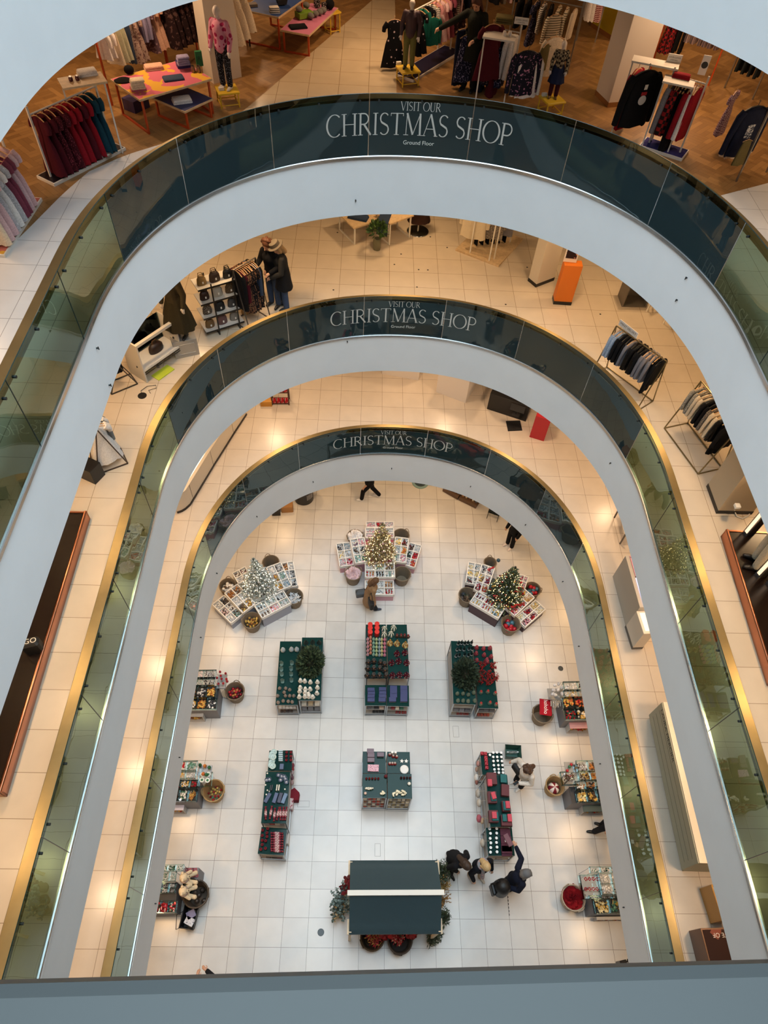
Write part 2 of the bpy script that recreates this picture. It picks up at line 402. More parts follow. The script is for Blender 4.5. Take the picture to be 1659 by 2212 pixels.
# thick-and-thin serif capitals drawn as strokes: (points, width)
def arc(cx, cy, rx, ry, a0, a1, n=16): return [(cx+rx*math.cos(math.radians(a0+(a1-a0)*i/n)), cy+ry*math.sin(math.radians(a0+(a1-a0)*i/n))) for i in range(n+1)]
TK, TN, SF = 0.095, 0.035, 0.03
def srf(x, y, w=0.13): return ([(x-w, y), (x+w, y)], SF)
GLY = {
 'C': (0.80, [(arc(0.44,0.5,0.40,0.5,48,312,26), 'c')]),
 'H': (0.86, [([(0.15,0),(0.15,1)],TK),([(0.71,0),(0.71,1)],TK),([(0.15,0.52),(0.71,0.52)],TN),srf(.15,.015),srf(.15,.985),srf(.71,.015),srf(.71,.985)]),
 'R': (0.76, [([(0.15,0),(0.15,1)],TK),([(0.15,0.98),(0.32,0.98)]+arc(0.32,0.74,0.24,0.24,90,-90,12)+[(0.15,0.50)],0.06),([(0.34,0.5),(0.70,0.01)],TK),srf(.15,.015),([(.02,.985),(.2,.985)],SF)]),
 'I': (0.36, [([(0.18,0),(0.18,1)],TK),srf(.18,.015),srf(.18,.985)]),
 'S': (0.58, [(arc(0.29,0.75,0.21,0.235,35,230,14)+[(0.29,0.5)]+arc(0.28,0.25,0.22,0.235,50,-145,14),'s')]),
 'T': (0.72, [([(0.36,0),(0.36,1)],TK),([(0.03,0.98),(0.69,0.98)],TN),srf(.36,.015),([(.04,.86),(.04,.99)],SF),([(.68,.86),(.68,.99)],SF)]),
 'M': (1.00, [([(0.14,0),(0.16,1)],TN),([(0.16,1),(0.50,0.03)],TK),([(0.50,0.03),(0.84,1)],TN),([(0.84,1),(0.88,0)],TK),srf(.14,.015),srf(.88,.015)]),
 'A': (0.80, [([(0.08,0),(0.39,1)],TN),([(0.39,1),(0.72,0)],TK),([(0.18,0.33),(0.6,0.33)],TN),srf(.08,.015,.09),srf(.72,.015,.1)]),
 'O': (0.92, [(arc(0.46,0.5,0.42,0.5,0,360,34),'c')]),
 'P': (0.68, [([(0.15,0),(0.15,1)],TK),([(0.15,0.98),(0.34,0.98)]+arc(0.34,0.72,0.24,0.26,90,-90,12)+[(0.15,0.46)],0.06),srf(.15,.015),([(.02,.985),(.2,.985)],SF)]),
 'V': (0.76, [([(0.06,1),(0.38,0)],TK),([(0.38,0),(0.70,1)],TN),srf(.06,.985,.09),srf(.70,.985,.09)]),
 'U': (0.80, [([(0.15,1),(0.15,0.3)]+arc(0.40,0.28,0.25,0.28,180,360,14)+[(0.65,1)],'u'),srf(.15,.985,.11),srf(.65,.985,.1)]),
 ' ': (0.32, []),
}
def serif_text(txt):
    """list of quads (in letter units) for a line of capitals, and its width"""
    quads = []; x = 0.0
    for ch in txt:
        w, strokes = GLY[ch]
        for pts, wd in strokes:
            n = len(pts)
            def off(i):
                a, b = pts[max(i-1,0)], pts[min(i+1,n-1)]; d = math.hypot(b[0]-a[0], b[1]-a[1]) or 1
                dx, dy = (b[0]-a[0])/d, (b[1]-a[1])/d
                if wd in ('c','s'): t = TN*0.9+(TK-TN)*abs(dy)**1.5 if wd == 'c' else TN+(TK-TN)*(abs(dx) if 0.3 < pts[i][1] < 0.7 else abs(dy)*0.6)
                elif wd == 'u': t = TK if pts[i][0] < 0.3 else TN*1.2
                else: t = wd
                return -dy*t/2, dx*t/2
            for i in range(n-1):
                (ax, ay), (bx, by) = pts[i], pts[i+1]; o0, o1 = off(i), off(i+1)
                m2 = max(1, int(math.hypot(bx-ax, by-ay)/0.25))
                for q in range(m2):
                    t0, t1 = q/m2, (q+1)/m2
                    A = [(ax+(bx-ax)*t+s*(o0[0]+(o1[0]-o0[0])*t), ay+(by-ay)*t+s*(o0[1]+(o1[1]-o0[1])*t)) for t, s in ((t0,-1),(t1,-1),(t1,1),(t0,1))]
                    quads.append([(x+p[0], p[1]) for p in A])
        x += w
    return quads, x
def font_mesh(txt, size=1.0):
    cu = bpy.data.curves.new('lettering', 'FONT'); cu.body = txt; cu.size = size; cu.resolution_u = 3
    o = bpy.data.objects.new('lettering', cu); COL.objects.link(o)
    dg = bpy.context.evaluated_depsgraph_get(); me = bpy.data.meshes.new_from_object(o.evaluated_get(dg))
    vs = [tuple(v.co) for v in me.vertices]; fs = [tuple(p.vertices) for p in me.polygons]
    bpy.data.objects.remove(o); bpy.data.meshes.remove(me)
    return vs, fs
def wall_text(m, quads, w, s0, s1, z0, z1, path, off):
    for q in quads:
        m.add([(*path.pt(s0+(s1-s0)*x/w, off), z0+(z1-z0)*y) for x, y in q], [(0,1,2,3)])

JOINTS = [-13.2,-11.45,-9.66,-7.8,-6.07,-4.34,-2.59,-0.88,0.88,2.59,4.36,6.07,7.8,9.66,11.45,13.2]
JALL = [SMIN+0.05]+[-16.7,-14.95]+JOINTS+[14.95,16.7]+[SMAX-0.05]
GL = 1.02                                        # glass height
def balustrade(k, label):
    root = thing('glass_balustrade', label, 'balustrade', (0, 0, 0)); z = FZ[k]+0.03; p = PATH
    rail = mb(M_BRASS)
    prof = [(0.02,GL-0.13),(0.02,GL-0.09),(0.026,GL-0.084),(0.184,GL-0.084),(0.19,GL-0.09),(0.19,GL-0.13)]
    us = [SMIN+0.02+(SMAX-SMIN-0.04)*i/420 for i in range(421)]
    vs = [(*p.pt(u, o), z+h) for u in us for o, h in prof]; n = len(prof)
    rail.add(vs, [(i*n+j,(i+1)*n+j,(i+1)*n+(j+1)%n,i*n+(j+1)%n) for i in range(len(us)-1) for j in range(n)])
    rail.build('handrail', root, smooth=30, label='flat brass handrail')
    base = mb(M_CHROME)
    prof = [(-0.022,-0.05),(-0.022,0.0),(-0.012,0.012),(0.03,0.012),(0.03,-0.03)]; n = len(prof)
    vs = [(*p.pt(u, o), z+h) for u in us for o, h in prof]
    base.add(vs, [(i*n+j,(i+1)*n+j,(i+1)*n+(j+1)%n,i*n+(j+1)%n) for i in range(len(us)-1) for j in range(n)])
    base.build('base_rail', root, smooth=30, label='bright chrome shoe along the foot of the glass')
    for a, b in zip(JALL, JALL[1:]):
        if b < -14 or a > 14: vis = False
        else: vis = True
        dark = abs((a+b)/2) < 5.6
        g = mb(GLASS_DARK if dark else GLASS)
        run = p.run(a+0.006, b-0.006, 0.0, 0.11); m = len(run)
        h1 = z+(GL-0.12 if dark else GL)
        g.add([(x,y,z+0.0) for x,y in run]+[(x,y,h1) for x,y in run], [(i,i+1,m+i+1,m+i) for i in range(m-1)])
        if dark: g.use(GLASS_TOP); g.add([(x,y,h1) for x,y in run]+[(x,y,z+GL) for x,y in run], [(i,i+1,m+i+1,m+i) for i in range(m-1)])
        g.use(M_EDGE); g.tube([(x,y,z+GL) for x,y in run], 0.0055, 5)
        pan = g.build('glass_panel', root, smooth=60)
        if vis:
            seam = mb(M_EDGE if not dark else M_CHROME); q0 = p.pt(b, 0.0)
            seam.bar((*q0, z), (*q0, z+GL), 0.009); seam.build('glass_edge', pan)
            L = b-a
            for u in (a+0.16, (a+b)/2, b-0.16):
                bl = mb(M_STEEL); q, q2 = p.pt(u, -0.022), p.pt(u, 0.03)
                bl.cyl((*q, z+GL-0.11), (*q2, z+GL-0.11), 0.017, n=10); bl.build('standoff_bolt', pan, smooth=40)
    if k < 4:
        t = mb(M_SILVER); q, w = serif_text('CHRISTMAS SHOP'); wall_text(t, q, w, -1.62, 1.6, z+0.36, z+0.72, p, -0.008); t.build('lettering', root, label='large silver CHRISTMAS SHOP lettering')
        t = mb(M_SILVER); q, w = serif_text('VISIT OUR'); wall_text(t, q, w, -0.35, 0.33, z+0.76, z+0.90, p, -0.008); t.build('lettering', root, label='small silver VISIT OUR lettering')
        t = mb(mat('#c9cfc9', 0.4)); vs, fs = font_mesh('Ground Floor'); xs = [v[0] for v in vs]; x0, x1 = min(xs), max(xs)
        t.add([(*p.pt(-0.27+0.54*(v[0]-x0)/(x1-x0), -0.008), z+0.205+v[1]*0.1) for v in vs], fs); t.build('lettering', root, label='small pale Ground Floor lettering')
    return root
balustrade(1, 'curved glass balustrade around the first-floor opening, lowest of three, smallest CHRISTMAS SHOP lettering')
balustrade(2, 'curved glass balustrade with brass handrail around the middle opening, between the other two')
balustrade(3, 'topmost curved glass balustrade with the largest CHRISTMAS SHOP lettering, below the clothes racks')
# the steel rail the photographer leans over
r = thing('steel_balustrade', 'broad grey steel handrail across the very bottom of the photo', 'balustrade', (0, -1.13, FZ[4]))
ra = math.radians(1.55)
m = mb(M_STEEL); m.X = Matrix.Rotation(ra, 4, 'Z')
prof = [(0.0,1.0),(-0.006,1.045),(-0.02,1.05),(-0.15,1.05),(-0.165,1.045),(-0.17,1.0)]
prof = [(y+0.012, h) for y, h in prof]
m.add([(x, y, h) for x in (-3.4, 5.3) for y, h in prof], [(i,(i+1)%6,6+(i+1)%6,6+i) for i in range(6)]+[(5,4,3,2,1,0),tuple(range(6,12))])
o = m.build('handrail', r); o.location = (0.94, 0, 0)
m = mb(GLASS)
m.quad((-3.6,-0.05,0.02),(5.0,-0.05,0.02),(5.0,-0.05,1.0),(-3.6,-0.05,1.0))
o = m.build('glass_panel', r); o.location = (0.94, 0, 0)

# ---------------------------------------------------------------- daylight and lamps
w = bpy.data.worlds.new('sky'); scene.world = w; w.use_nodes = True
w.node_tree.nodes['Background'].inputs['Color'].default_value = (*lin('#b2cfe4'), 1); w.node_tree.nodes['Background'].inputs['Strength'].default_value = 0.72
def area(name, loc, size, power, col, rot=(0,0,0), shape='DISK', sy=None):
    d = bpy.data.lights.new(name, 'AREA'); d.shape = shape; d.size = size; d.energy = power; d.color = lin(col)
    if sy: d.size_y = sy
    o = bpy.data.objects.new(name, d); COL.objects.link(o); o.location = loc; o.rotation_euler = rot
    return o
SKYL = area('skylight', (1.8, 4.0, 21.6), 9.0, 1560, '#d0e1ec', shape='RECTANGLE', sy=17); SKYL.data.spread = math.radians(115)
WARM = ('#ffd2a0', '#ffe2c4', '#ffd9a8', '#ffb878')
def downlights(k, zc, spots, power, col, r=0.36):
    for x, y in spots: area('ceiling_spotlight', (x, y, zc-0.06), r, power, col)
def ring_spots(offs):
    out = []
    for off, step, s0, s1 in offs:
        u = s0
        while u <= s1+1e-6: out.append(PATH.pt(u, off)); u += step
    return out
downlights(0, BZ[1], ring_spots([(1.3,2.6,-15.5,15.5),(3.6,3.4,-9,9)]), 26, '#ffcf98')
downlights(1, BZ[2], ring_spots([(1.4,2.6,-15.5,15.5),(3.8,3.2,-8.5,8.5)]), 31, '#ffd6aa')
downlights(2, BZ[3], ring_spots([(1.4,2.6,-15.5,15.5),(4.0,3.2,-9.5,9.5)]), 32, '#ffd29c')
downlights(3, BZ[4], ring_spots([(3.4,3.0,-15,15),(4.6,3.2,-10,10),(7.2,4.2,-10,10)]), 31, '#ffd3a6')
scene.view_settings.view_transform = 'Standard'; scene.view_settings.look = 'None'; scene.view_settings.gamma = 1; scene.view_settings.use_curve_mapping = False
scene.view_settings.exposure = 0.35
scene.cycles.max_bounces = 7; scene.cycles.diffuse_bounces = 3; scene.cycles.glossy_bounces = 3; scene.cycles.transparent_max_bounces = 12
scene.cycles.use_adaptive_sampling = True; scene.cycles.adaptive_threshold = 0.07; scene.cycles.adaptive_min_samples = 16
scene.cycles.sample_clamp_indirect = 6; scene.cycles.caustics_reflective = False; scene.cycles.caustics_refractive = False

def on_fascia(px, py, k):
    best = None
    for i in range(120):
        z = BZ[k]+0.05+(FZ[k]-BZ[k]-0.1)*i/119; p = at(px, py, z); u = abs((p.x-CX)/AX)
        e = abs(u-1)*AX if p.y < Y0 else abs(u**NP+((p.y-Y0)/BY)**NP-1)*2
        if best is None or e < best[0]: best = (e, p)
    return best[1]
for k, pts in ((1, ((676,1040),(554,1115),(467,1238),(846,1011),(1017,1050),(1136,1133),(1217,1256),(1252,1396),(1298,1650),(1349,1960),(432,1377),(386,1636),(334,1952))), (2, ((750,737),(1330,955),(1320,1000))), (3, ((768,432),(1484,600),(1463,648),(208,752),(235,832)))):
    for i, (x, y) in enumerate(pts):
        p = on_fascia(x, y, k); d = Vector((CX-p.x, min(6.3,p.y)-p.y if p.y > Y0 else 0, 0)); d = d.normalized() if d.length > .01 else Vector((0,-1,0))
        m = mb(M_STEEL); m.cyl((0,0,0), d*0.03, 0.012, n=8); m.cyl(d*0.03+Vector((0,0,-.025)), d*0.03+Vector((0,0,.025)), 0.007, n=6)
        solo('cable_hook', m, 'small grey hook fixed to the white band under the %s glass balustrade' % (None,'lowest','middle','topmost')[k], 'hook', p, 0, 'hooks on the white band, level %d' % k)
# ---------------------------------------------------------------- shared kit
def crop(s, ox, oy): return lambda x, y: (ox+x/s, oy+y/s)
def rect3(a, b, d, z):
    """centre, angle, width, depth of a level rectangle from three of its corners (back left, back right, front left)"""
    A, B, D = at(*a, z), at(*b, z), at(*d, z); u, v = B-A, D-A
    ang = math.atan2(u.y, u.x); n = Vector((math.sin(ang), -math.cos(ang), 0))
    c = A+u*0.5+n*(abs(v.dot(n))*0.5)
    return c, ang, u.length, abs(v.dot(n))
WHITE = mat('#e9e7e2', 0.5); GREY = mat('#8b8b90', 0.6); DGREY = mat('#55565c', 0.6); WOOD = mat('#c9ad86', 0.55, vary=0.1, bscale=15)
TEAL_TOP = mat('#163835', 0.08, name='dark_green_glass', spec=0.1); ALU = mat('#a8abad', 0.35, 1.0); SHELFW = mat('#98928a', 0.5)
ACRYL = glass_mat('clear_acrylic', (0.93, 0.95, 0.96), ior=1.45)
WICK = mat('#82735f', 0.85, bump=0.9, bscale=140, vary=0.25, name='wicker'); WICKD = mat('#4d3f2f', 0.9, bump=0.9, bscale=140, vary=0.25); WICKL = mat('#b59668', 0.85, bump=0.9, bscale=140, vary=0.2)
SKIN = mat('#c99a7d', 0.55); SKIN2 = mat('#b07f62', 0.55)

def jumble(m, cols, w, d, h, n, size, kind='mix', rnd=None, metal=0.35, c=(0,0,0)):
    """n small decorations tumbled into a w x d x h space"""
    r = rnd or RND
    for i in range(n):
        s = size*r.uniform(0.75, 1.2); m.use(mat(r.choice(cols), 0.22 if r.random() < 0.6 else 0.6, metal if r.random() < 0.5 else 0))
        x, y = c[0]+r.uniform(-w/2+s, w/2-s), c[1]+r.uniform(-d/2+s, d/2-s); z = c[2]+h*r.uniform(0.25, 1)
        deco(m, (x, y, z), s, kind, r)
def deco(m, p, s, kind, r):
    k = kind if kind != 'mix' else r.choice(['ball','ball','star','drop','stick','box'])
    X0 = m.X; m.X = X0 @ Matrix.Translation(p) @ Matrix.Rotation(r.uniform(0, 2*PI), 4, 'Z') @ Matrix.Rotation(r.uniform(-.7, .7), 4, 'X')
    if k == 'ball': m.ball((0,0,0), s, 7, 5)
    elif k == 'drop': m.lathe([(0,-1.5*s),(s*.55,-.7*s),(s*.8,0),(s*.5,.6*s),(0.01,1.1*s)], n=6)
    elif k == 'stick': m.cyl((-1.7*s,0,0), (1.7*s,0,0), s*.28, n=5)
    elif k == 'box': m.box(-s,s,-s*.7,s*.7,-s*.5,s*.5)
    elif k == 'star':
        P = [((1.6 if i%2 == 0 else .6)*s*math.cos(PI*i/5), (1.6 if i%2 == 0 else .6)*s*math.sin(PI*i/5)) for i in range(10)]; m.prism(P, -.2*s, .2*s)
    elif k == 'cone': m.cyl((0,0,-s), (0,0,1.2*s), s*.8, 0.02*s, 7)
    elif k == 'cloth':
        P = [(math.cos(2*PI*i/9)*s*1.6*r.uniform(.7,1.2), math.sin(2*PI*i/9)*s*1.6*r.uniform(.7,1.2), r.uniform(-.5,.5)*s) for i in range(9)]
        m.add(P+[(0,0,s*.6),(0,0,-s*.5)], [(i,(i+1)%9,9) for i in range(9)]+[((i+1)%9,i,10) for i in range(9)])
    m.X = X0

def tray(label, a, b, d, z, nx, ny, deep=0.12, fill=None, base_mat=None, single=None, group=None, where='', name='ornament_tray', wall=WHITE, tmat=None):
    """a compartment tray found by three rim corners; fill = list of (colours, kind) per cell, row by row from the back"""
    c, ang, w, dp = rect3(a, b, d, z)
    r = thing(name, label, 'tray', (c.x, c.y, z-deep), ang, group)
    t = 0.026 if wall is WHITE else 0.012; m = mb(wall); w2, d2 = w/2, dp/2
    m.box(-w2,w2,-d2,d2,0,0.012)
    for s in (-1, 1):
        m.box(s*w2-t/2, s*w2+t/2, -d2-t/2, d2+t/2, 0, deep); m.box(-w2,w2, s*d2-t/2, s*d2+t/2, 0, deep)
    m.build('tray', r)
    dv = mb(wall)
    for i in range(1, nx): dv.box(-w2+w*i/nx-t*.45, -w2+w*i/nx+t*.45, -d2+.006, d2-.006, 0.01, deep-0.004)
    for j in range(1, ny): dv.box(-w2+.006, w2-.006, -d2+dp*j/ny-t*.45, -d2+dp*j/ny+t*.45, 0.01, deep-0.005)
    dv.build('divider', r)
    TR.append((Vector((c.x,c.y,0)), w, dp, z-deep, r))
    Mx = Matrix.Translation((c.x, c.y, z-deep)) @ Matrix.Rotation(ang, 4, 'Z')
    if fill:
        cw, cd = w/nx, dp/ny
        for q in range(nx*ny):
            cols, kind = fill[q % len(fill)]; i, j = q % nx, q//nx
            cc = Mx @ Vector((-w2+cw*(i+.5), d2-cd*(j+.5), 0.012))
            cell = '%s cell, %s' % (cellname(i, nx, j, ny), where); desc = '%s ornaments, %s' % (CNAME(cols), cell)
            sz = min(cw, cd)*0.14
            if single:
                grp = desc
                n = 9
                for k in range(n):
                    mm = mb(mat(RND.choice(cols), 0.25, 0.4)); kk = kind if kind != 'mix' else RND.choice(['ball','star','drop','ball'])
                    deco(mm, (0,0,0), sz*.9, kk, RND)
                    gx, gy = (k % 3-1)*cw*0.28, (k//3-1)*cd*0.28
                    p = Matrix.Rotation(ang, 4, 'Z') @ Vector((gx+RND.uniform(-.01,.01), gy+RND.uniform(-.01,.01), 0))
                    solo({'ball':'bauble','star':'star_ornament','drop':'drop_ornament','stick':'stick_ornament','box':'box_ornament','cone':'cone_ornament','cloth':'fabric_ornament'}[kk], mm,
                         '%s, %s' % ({'ball':'small bauble','star':'small star','drop':'small drop ornament','stick':'small stick ornament','box':'small boxed ornament','cone':'small cone ornament','cloth':'small fabric ornament'}[kk], cell),
                         'ornament', (cc.x+p.x, cc.y+p.y, z-deep+0.012+sz*1.0+RND.uniform(0,.02)), 0, grp, smooth=50)
            else:
                mm = MB(); jumble(mm, cols, cw-0.02, cd-0.02, deep*0.55, 34, sz*0.78, kind)
                solo('loose_ornaments', mm, desc, 'ornaments', (cc.x, cc.y, cc.z), ang, None, smooth=50, kind='stuff')
    return r
TR = []
def cellname(i, nx, j, ny):
    col = (['left','right'] if nx == 2 else ['left','middle','right'] if nx == 3 else ['far left','left','right','far right'] if nx == 4 else ['']*9)[i] if nx > 1 else ''
    row = (['back','front'] if ny == 2 else ['back','middle','front'])[j] if ny > 1 else ''
    return (row+' '+col).strip() or 'only'
CN = {'#c9ccd0':'silver','#b9bcc2':'silver','#eceae6':'white','#b5793f':'copper','#8a5a30':'bronze','#d8b25c':'gold','#c8a24e':'gold','#b3202c':'red','#8c1522':'dark red','#5f1f2a':'burgundy','#e6a7b4':'pink','#f0d3d8':'pale pink','#7fa39a':'sage','#4d7f6c':'green','#1f4a3a':'dark green','#8fa9b8':'pale blue','#3f6b7d':'teal','#5b4a3c':'brown','#33343a':'charcoal','#e8dcae':'cream','#6a4a66':'plum','#d4763f':'orange'}
def CNAME(cols):
    n = []
    for c in cols:
        x = CN.get(c, '')
        if x and x not in n: n.append(x)
    return ' and '.join(n[:2]) or 'mixed'

def wicker_basket(label, rim_px, z=0.45, rt=0.26, rb=0.2, m=WICK, fill=None, sc=1.0, group=None):
    """round basket; rim_px is the centre of its rim"""
    p = at(*rim_px, z); r = thing('wicker_basket', label, 'basket', (p.x, p.y, 0), RND.uniform(0, 3), group)
    h = z; b = mb(m); wv = lambda t, l: 1+0.012*math.sin(26*t)
    b.lathe([(0.001,0.01),(rb,0.0),(rb+(rt-rb)*.5,h*.5),(rt,h),(rt-0.022,h),(rb+(rt-rb)*.5-.025,h*.5),(rb-.02,0.03),(0.001,0.03)], n=36, fn=wv)
    b.build('basket_body', r, smooth=60)
    rm = mb(m); rm.tube([(rt*.99*math.cos(2*PI*i/28), rt*.99*math.sin(2*PI*i/28), h) for i in range(28)], 0.018, 6, close=True); rm.build('rim', r, smooth=60)
    for s in (0, PI):
        hd = mb(m); hd.tube([(math.cos(s+a)*(rt+.02), math.sin(s+a)*(rt+.02), h+0.085*math.sin((a+.32)/.64*PI)) for a in [-.32+.64*i/8 for i in range(9)]], 0.012, 6); hd.build('handle', r, smooth=60)
    if fill: fill(p, rt, h)
    return r
def bush(m, c, r, h, n, leaf, cols, rnd=RND, droop=0.0, flat=1.0):
    """clump of leaf blades round a centre"""
    for i in range(n):
        a = rnd.uniform(0, 2*PI); e = math.asin(rnd.uniform(-0.2, 1)); q = rnd.uniform(0.35, 1)**0.6
        d = Vector((math.cos(a)*math.cos(e), math.sin(a)*math.cos(e), math.sin(e)))
        p = Vector(c)+Vector((d.x*r*q, d.y*r*q*flat, d.z*h*q)); m.use(rnd.choice(cols))
        t = (d+Vector((rnd.uniform(-.6,.6), rnd.uniform(-.6,.6), rnd.uniform(-.4,.5)-droop))).normalized()*leaf*rnd.uniform(.6,1.3); s = t.cross(Vector((rnd.uniform(-1,1),rnd.uniform(-1,1),rnd.uniform(-1,1)))).normalized()*leaf*0.28
        m.add([p, p+t*.45+s, p+t, p+t*.45-s], [(0,1,2,3)])
    return m
def xmas_tree(label, base, h, rad, cols, lights, pot_mat, dens=1.0, tinsel=None):
    r = thing('christmas_tree', label, 'tree', base, 0)
    pt = mb(pot_mat); pt.lathe([(rad*.42,0),(rad*.5,.16),(rad*.46,.16),(rad*.4,.05),(0.001,.05)], n=24); pt.build('basket_pot', r, smooth=50)
    tk = mb(mat('#4a3626', 0.9)); tk.cyl((0,0,.05), (0,0,h*.96), 0.035, 0.01, 8); tk.build('trunk', r)
    f = MB(); rn = random.Random(hash(label) % 1000 if 0 else len(label))
    tips = []
    lv = int(20*dens)
    for L in range(lv):
        u = L/(lv-1); z = .16+(h-.2)*u; R0 = rad*(1-u)**0.85+0.03
        nb = max(5, int(20*(1-u)*dens)+4)
        for b in range(nb):
            a = 2*PI*(b+rn.random())/nb+L*1.3; R1 = R0*rn.uniform(.82, 1.12); q = Vector((math.cos(a), math.sin(a), 0))
            s0, e = Vector((0,0,z+0.05)), q*R1+Vector((0,0,z-0.06-R1*.12))
            tips.append(e)
            for k in range(int(7+10*(1-u))):
                t = rn.uniform(.15, 1.0); p = s0.lerp(e, t)+Vector((rn.uniform(-.03,.03),rn.uniform(-.03,.03),rn.uniform(-.03,.03))); f.use(rn.choice(cols))
                d = (q*0.8+Vector((rn.uniform(-1,1),rn.uniform(-1,1),rn.uniform(-.5,.8)))).normalized()*rn.uniform(.05,.1); sd = d.cross(Vector((rn.uniform(-1,1),rn.uniform(-1,1),1))).normalized()*.017
                f.add([p, p+d*.5+sd, p+d, p+d*.5-sd], [(0,1,2,3)])
    for k in range(14):
        d = Vector((rn.uniform(-.5,.5),rn.uniform(-.5,.5),1)).normalized()*.12; f.add([(0,0,h-.06),Vector((.012,0,h))+d*.4,Vector((0,0,h-.04))+d,Vector((-.012,0,h))+d*.4],[(0,1,2,3)])
    f.build('foliage', r)
    lt = mb(mat(lights, 0.3, emit=5.0))
    for e in tips:
        if rn.random() < 0.75:
            p = e*rn.uniform(.85, 1.0); lt.ball((p.x, p.y, e.z+rn.uniform(0,.06)), 0.011, 5, 4)
    lt.build('fairy_lights', r, kind='stuff')
    if tinsel:
        tn = MB()
        for e in tips:
            if rn.random() < 0.5:
                tn.use(mat(rn.choice(tinsel), 0.25, 0.5)); p = e*rn.uniform(.9,1.05); tn.ball((p.x,p.y,e.z-.01), rn.uniform(.02,.035), 6, 5)
        tn.build('hanging_ornaments', r, kind='stuff')
    return r
def bow(label, p, s, m, rz):
    b = mb(m)
    for sg in (-1, 1):
        b.tube([(0,0,0),(sg*s*.5,0,s*.35),(sg*s,0,s*.15),(sg*s*.9,0,-.25*s),(sg*.4*s,0,-.1*s),(0,0,0)], s*.16, 5)
        b.bar((0,0,0),(sg*.45*s,-.1*s,-s),.3*s,.05*s)
    b.ball((0,0,0), s*.24, 8, 6)
    return solo('ribbon_bow', b, label, 'bow', p, rz, smooth=50)

def unit(label, a, b, d, z, shelves=(0.35,), back=False, glass=True, name='display_table', group=None, top=TEAL_TOP):
    """metal-framed display table with a dark glass top and glass front, found by three corners of its top"""
    c, ang, w, dp = rect3(a, b, d, z); r = thing(name, label, 'display table', (c.x, c.y, 0), ang, group); w2, d2 = w/2-.004, dp/2-.004; t = 0.028
    tp = mb(top); tp.box(-w2, w2, -d2, d2, z-0.022, z); tp.build('table_top', r, label='dark green glass top')
    fr = mb(ALU)
    for sx in (-1, 1):
        for sy in (-1, 1): fr.box(sx*w2-(t if sx > 0 else 0), sx*w2+(t if sx < 0 else 0), sy*d2-(t if sy > 0 else 0), sy*d2+(t if sy < 0 else 0), 0.0, z-.022)
    for zz in (z-.05, 0.09):
        for sy in (-1, 1): fr.box(-w2, w2, sy*d2-(t if sy > 0 else 0), sy*d2+(t if sy < 0 else 0), zz, zz+.026)
        for sx in (-1, 1): fr.box(sx*w2-(t if sx > 0 else 0), sx*w2+(t if sx < 0 else 0), -d2, d2, zz, zz+.026)
    fr.build('frame', r, label='grey metal frame')
    pl = mb(mat('#4a4a4e', 0.5)); pl.box(-w2+.01, w2-.01, -d2+.01, d2-.01, 0, 0.09); pl.build('plinth', r)
    for q in (0.10,)+tuple(shelves):
        s = mb(SHELFW); s.box(-w2+.015, w2-.015, -d2+.015, d2-.015, q, q+.02); s.build('shelf', r)
    if back: bp = mb(mat('#6a6a70', 0.6)); bp.box(-w2+.02, w2-.02, d2-.03, d2-.015, .12, z-.03); bp.build('back_panel', r)
    return c, ang, w, dp, r
def local(c, ang, x, y, z):
    q = Matrix.Rotation(ang, 3, 'Z') @ Vector((x, y, 0)); return (c.x+q.x, c.y+q.y, z)
def grid_of(proto_fn, name, cat, labelfn, pts, z, group, smooth=50, rzj=0.15):
    """one prototype copied to every pixel in pts; every copy gets its own label"""
    first = None
    for i, (px, py) in enumerate(pts):
        p = at(px, py, z)
        if first is None:
            first = proto_fn(); o = first
            tag(o, labelfn(i), cat, group); put(o, (p.x, p.y, z), RND.uniform(-rzj, rzj))
        else: o = clone(first, labelfn(i), (p.x, p.y, z), RND.uniform(-rzj, rzj))
    return first
def carton(w, d, h, lid, side, lh=None):
    r = bpy.data.objects.new('gift_box', None); COL.objects.link(r)
    lh = lh or h*.35
    m = mb(side); m.box(-w/2, w/2, -d/2, d/2, 0, h-lh); m.build('box_body', r)
    m = mb(lid); m.bbox(-w/2-.004, w/2+.004, -d/2-.004, d/2+.004, h-lh, h, .004); m.build('lid', r)
    return r
# ---------------------------------------------------------------- figures
def fuse(m, voxel, name, parent, sm=2, face=None):
    """overlapping solids grown together into one continuous skin"""
    me = m.mesh('tmp'); o = bpy.data.objects.new('tmp', me); COL.objects.link(o)
    md = o.modifiers.new('r', 'REMESH'); md.mode = 'VOXEL'; md.voxel_size = voxel
    s = o.modifiers.new('s', 'SMOOTH'); s.factor = .5; s.iterations = sm
    dg = bpy.context.evaluated_depsgraph_get(); nm = bpy.data.meshes.new_from_object(o.evaluated_get(dg)); nm.name = name
    bpy.data.objects.remove(o); bpy.data.meshes.remove(me)
    nm.materials.clear()
    for q in m.mats: nm.materials.append(q)
    nm.polygons.foreach_set('use_smooth', [True]*len(nm.polygons)); nm.polygons.foreach_set('material_index', [0]*len(nm.polygons))
    if face: face(nm)
    r = bpy.data.objects.new(name, nm); COL.objects.link(r)
    if parent is not None: r.parent = parent
    return r
def cap(m, p, q, r0, r1=None):
    r1 = r0 if r1 is None else r1; m.cyl(p, q, r0, r1, 14); m.ball(p, r0, 14, 10); m.ball(q, r1, 14, 10)
V = Vector
